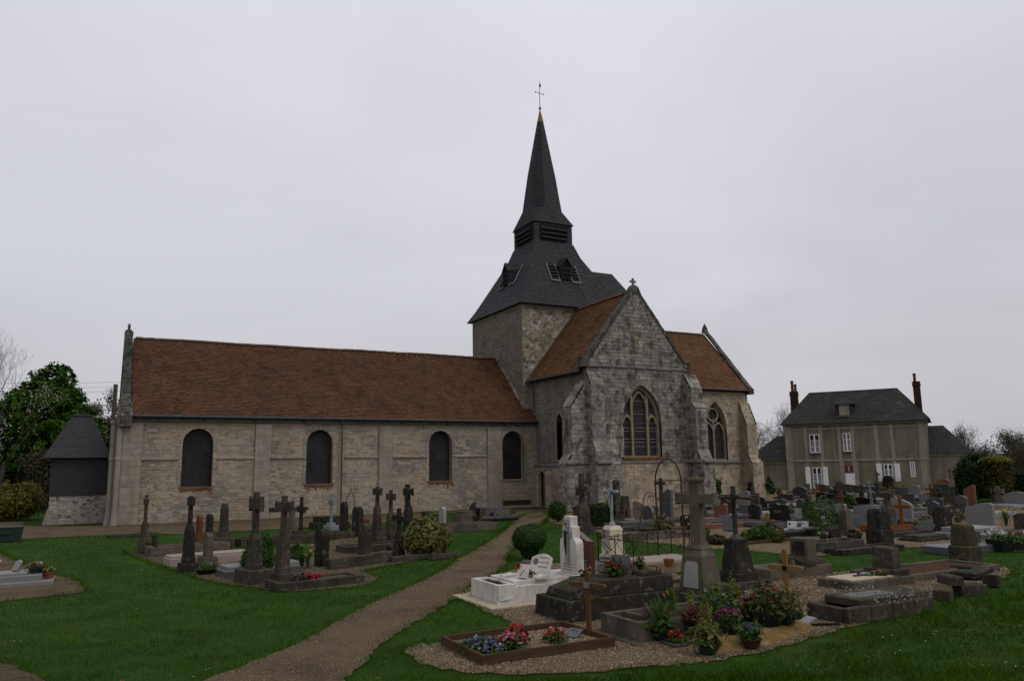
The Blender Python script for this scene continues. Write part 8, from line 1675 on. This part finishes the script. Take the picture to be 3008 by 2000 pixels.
xa, ya = at(2193, 1600); t = thing('timber_bed', 'brown timber edging of the planted grave with the pale cross', 'grave', (xa + .9, ya, 0)); MB().cbox(xa, xa + 1.9, ya, ya + .06, 0, .11, .006).build('board', M_WOOD, t); MB().cbox(xa, xa + 1.9, ya + .9, ya + .96, 0, .11, .006).build('board', M_WOOD, t); MB().box(xa, xa + 1.9, ya + .06, ya + .9, 0, .05).build('soil', M_SOIL, t)
for px, py, w, h, lab, m_ in ((2228, 1590, 50, 45, 'leafy green perennials in the timber-edged bed', M_LEAF), (2200, 1588, 44, 32, 'low lime-green plants at left of the timber-edged bed', M_LIME), (2258, 1584, 36, 42, 'bushy green plant at right of the timber-edged bed', M_LEAF), (2420, 1575, 80, 120, 'loose green shrub growing over the dark tombs', M_LEAF), (2380, 1555, 34, 90, 'thin green shrub beside the square dark headstone', M_LEAF), (2497, 1492, 34, 42, 'round green bush in the middle rows', M_BOX), (2900, 1484, 70, 20, 'low clipped green hedge near the pale stone cross', M_BOX), (2660, 1455, 80, 44, 'spreading yellow-green shrub before the house', M_LIME), (2510, 1582, 34, 26, 'weeds at the foot of the pale tapered pedestal', M_BROWNLEAF), (2105, 1598, 56, 28, 'dry brownish plants on the gravel beyond the big grey cross', M_BROWNLEAF), (2066, 1572, 30, 26, 'small bushy plant left of the big grey cross shaft', M_LEAF)):
    shrub('grave_shrub', lab, px, py, w, h, m_, 900, .05)
shrub('egg_topiary', 'egg-shaped clipped golden conifer beside the timber bed', 2289, 1594, 30, 48, M_GOLDL, 1500, .03, 'topiary', [(0, 0, .5, 1, 1, .5)], shell=.8, cs=.08)
for px, py, r, cols, lab in ((2195, 1535, .24, [('pink', .7), ('violet', .3)], 'terracotta trough of pink and violet flowers behind the iron crucifix'), (2035, 1560, .2, [('white', .8), ('red', .2)], 'white and red flowers left of the big grey cross'), (1834, 1552, .2, [('magenta', 1.)], 'magenta cyclamen near the cream pedestal'), (2328, 1500, .22, [('salmon', .6), ('white', .4)], 'salmon flowers beside the black curved headstone'), (2222, 1510, .2, [('red', .6), ('salmon', .4)], 'red flowers on the blue-grey slab'), (2715, 1545, .32, [('palepink', .7), ('red', .3)], 'large mass of pink flowers right of the orange cross'), (2700, 1500, .2, [('white', .5), ('red', .5)], 'red and white posy behind the orange cross'), (2832, 1470, .22, [('red', 1.)], 'red flowers at the foot of the tall red-brown stele'), (2555, 1548, .18, [('purple', .6), ('violet', .4)], 'purple flowers at the corner of the orange timber grave'), (2378, 1470, .22, [('salmon', .5), ('orange', .5)], 'orange bouquet beside the peaked dark headstone'), (2510, 1492, .2, [('salmon', 1.)], 'salmon flowers beside the round green bush'), (2600, 1440, .2, [('orange', .5), ('yellow', .5)], 'orange flowers before the right-hand shutters'), (1880, 1548, .18, [('red', .5), ('salmon', .5)], 'small pot of red flowers before the beige headstone'), (2420, 1590, .16, [('white', .6), ('salmon', .4)], 'white flowers under the loose green shrub')):
    potted(lab, px, py, r * .6, .16, M_TERRA if 'terracotta' in lab or 'beige' in lab else M_BKPOT, cols, 26, .055, r, r * .8, 60, .06)
daffodils('white narcissus clump before the dark stele and big grey cross', 2030, 1562, .5, 34, 7, ['white', 'cream'], .3)
x, y = at(1955, 1562); shrub('spotted_laurel', 'yellow-green spotted shrub at the foot of the tall dark stele', 1950, 1566, 62, 54, M_VARIEG, 700, .06)
xa, ya = at(1850, 1590); tomb('pale green-grey kerb of the dark grave near the iron arch', xa, xa + 3., ya, ya + .9, .2, M_CONC, fill=M_GRAVEL2)
xa, ya = at(1842, 1562); tomb('dark stepped granite tomb in front of the beige headstone', xa - .2, xa + 2.2, ya, ya + 1., .2, M_DKG, (.15, .16, M_BLUEG))
xa, ya = at(1745, 1556); tomb('low dark slab with blue planter in front of the square hedge', xa, xa + 1.8, ya, ya + .7, .1, M_DKG)
potted('blue-grey trough of low plants before the square hedge', 1772, 1551, .2, .22, M_BLUEI, [], 0, .1, .2, .1, 60, .05, name='plant_trough', cat='planter')
xa, ya = at(2055, 1556); tomb('red-brown timber-coloured granite kerb right of the big grey cross', xa, xa + 2.4, ya, ya + .9, .2, M_BRNG, fill=M_GRAVEL2)
xa, ya = at(2305, 1580); t = tomb('black boat-shaped granite kerb beside the egg topiary', xa, xa + 2.3, ya, ya + .9, .2, M_BLACK, (.05, .05, M_DKG)); plaque('white picture-frame plaque on the black boat-shaped kerb', xa + .7, ya + .3, .25, .34, .26, M_MARB, .25, photo=M_BLKI); plaque('white plaque with dark bird on the black boat-shaped kerb', xa + 1.4, ya + .35, .25, .24, .22, M_MARB, .25, photo=M_DKG); plaque('dark plaque at the left of the black boat-shaped kerb', xa + .35, ya + .5, .25, .26, .2, M_DKG, .3)
for i, (px, py, m_, lab) in enumerate(((2140, 1560, M_DKG, 'small dark plaque right of the big grey cross'), (2128, 1545, M_BLUEG, 'blue-grey plaque behind the big grey cross arm'), (2350, 1522, M_GREYG, 'grey plaque beside the square dark headstone'), (2510, 1545, M_BLUEG, 'blue-grey plaque right of the pale tapered pedestal'), (2528, 1552, M_DKG, 'dark plaque left of the two-part pillar'), (2545, 1437, M_WHITE, 'white plaque in the far rows below the house door'), (2712, 1472, M_DKG, 'dark plaque on the grass patch'), (2600, 1500, M_MARB, 'white plaque in the rows behind the leaning pedestal'), (2020, 1555, M_MARB, 'small white plaque near the narcissus'), (1920, 1512, M_BLACK, 'black framed plaque on the wall side of the beige headstone'), (2720, 1568, M_DKG, 'grey block plaque right of the orange timber grave'))):
    x, y = at(px, py); plaque(lab, x, y, .02, .5, .42, m_, .25)
for i, (px, py, L, w, m_, lab) in enumerate(((2330, 1492, 2., .9, M_GREYG, 'grey flat ledger behind the black curved headstone'), (2400, 1508, 2., 1., M_DKG, 'dark flat ledger left of the loose green shrub'), (2490, 1515, 2., .9, M_GREYG, 'pale flat ledger below the black heart-shaped headstone'), (2590, 1515, 2., 1., M_BLUEG, 'blue-grey flat ledger behind the leaning pedestal'), (2660, 1500, 2., 1., M_GREYG, 'grey flat ledger behind the orange wooden cross'), (2700, 1520, 1.8, .9, M_DKG, 'dark flat ledger behind the pink flowers'), (2560, 1458, 2.2, 1., M_GREYG, 'grey flat ledger before the squat dark headstone'), (2660, 1446, 2.2, 1., M_DKG, 'dark flat ledger before the yellow-green shrub'), (2470, 1466, 2.2, 1., M_GREYG, 'pale flat ledger before the sloping dark headstone'), (2730, 1515, 1.8, .8, M_OLD, 'weathered flat ledger behind the fluted stub'), (2800, 1500, 2., .9, M_DKG, 'dark flat ledger left of the tall red-brown stele'), (2150, 1545, 1.8, .9, M_DKG, 'dark flat ledger behind the iron crucifix'), (2240, 1496, 1.8, .9, M_BLUEG, 'blue-grey flat ledger below the bronze cross'), (2960, 1520, 2., 1., M_GREYG, 'grey flat ledger behind the large daffodils'), (2880, 1470, 2., 1., M_DKG, 'dark flat ledger right of the tall red-brown stele'), (2010, 1532, 1.8, .9, M_BLUEG, 'blue-grey flat ledger beyond the iron arch'))):
    x, y = at(px, py); tomb(lab, x - L / 2, x + L / 2, y, y + w, .16, m_, (.08, .07, m_), name='flat_ledger')

# further kerbed graves filling the rear rows, each to the left of a known headstone
RG = random.Random(3); taken = [at(q[1], q[2]) for q in LST]
for side, word in ((1, 'left'), (-1, 'right')):
  for lab, px, py, pt, w, m_, tp, sm, sl_, tx in LST:
      x, y = at(px, py); y2 = y + side * (w * .5 + .85)
      if any(abs(a - x) < 1.2 and abs(b - y2) < 1.0 for a, b in taken) or y2 > -7.8 and x < 44 or x > 53: continue
      taken.append((x, y2)); mm = RG.choice([M_DKG, M_OLDD, M_OLD, M_BLUEG, M_BLACK]); hh = RG.uniform(.45, .8)
      t = thing('kerbed_grave', ' '.join(('kerbed grave with small stone ' + word + ' of the ' + lab.split(' with ')[0].split(' bearing ')[0]).split()[:16]), 'grave', (x - .9, y2, 0))
      MB().cbox(x - 2.0, x + .15, y2 - .42, y2 + .42, 0, .16, .012).build('kerb', mm, t); MB().box(x - 1.9, x - .1, y2 - .34, y2 + .34, .16, .166).build('bed', RG.choice([M_GRAVEL, M_DIRT, M_OLDD]), t)
      slab_up(x, y2, .16, RG.uniform(.5, .8), .12, hh, RG.choice(['seg', 'flat', 'round', 'wavy', 'gable']), mm, t)
      if RG.random() < .6: leaves_at(t, x - RG.uniform(.4, 1.6), y2, .24, .2, .14, 40, .05, RG.choice([M_LEAF, M_BOX, M_BROWNLEAF]), 'planting')
# grass and weeds rooted at the foot of the graves
bpy.context.view_layer.update(); tuft = []
for o in list(COL.objects):
    if o.parent or o.get('category') not in ('tomb', 'cross', 'headstone', 'pillar', 'grave', 'kerb stone', 'monument', 'stone pile', 'kerb'): continue
    pts = [c.matrix_world @ Vector(q) for c in ([o] + list(o.children)) if c.type == 'MESH' for q in c.bound_box]
    if not pts: continue
    lo = [min(q[i] for q in pts) for i in range(3)]; hi = [max(q[i] for q in pts) for i in range(3)]
    if lo[2] > .08: continue
    base = [c.matrix_world @ Vector(q) for c in ([o] + list(o.children)) if c.type == 'MESH' and min((c.matrix_world @ Vector(b)).z for b in c.bound_box) < .06 for q in c.bound_box] or pts
    x0, x1, y0, y1 = min(q.x for q in base), max(q.x for q in base), min(q.y for q in base), max(q.y for q in base)
    if x1 - x0 > 6: continue
    per = 2 * (x1 - x0 + y1 - y0)
    for k in range(int(per * 16)):
        u = R.random() * per; w = x1 - x0; h = y1 - y0
        p = (x0 + u, y0) if u < w else (x1, y0 + u - w) if u < w + h else (x0 + u - w - h, y1) if u < 2 * w + h else (x0, y0 + u - 2 * w - h)
        if math.sin(p[0] * 5.1) * math.sin(p[1] * 4.3) > -.1: tuft.append((p[0] + R.gauss(0, .03), p[1] + R.gauss(0, .03)))
tuft = np.array(tuft); rt_ = np.hypot(tuft[:, 0] - CAMX, tuft[:, 1] - CAMY); gt_ = blades(tuft, rt_, .07, .004, 'grave_foot_grass', M_BLADE); gt_['o']['kind'] = 'stuff'; gt_['o']['label'] = 'tufts of grass at the foot of the graves'
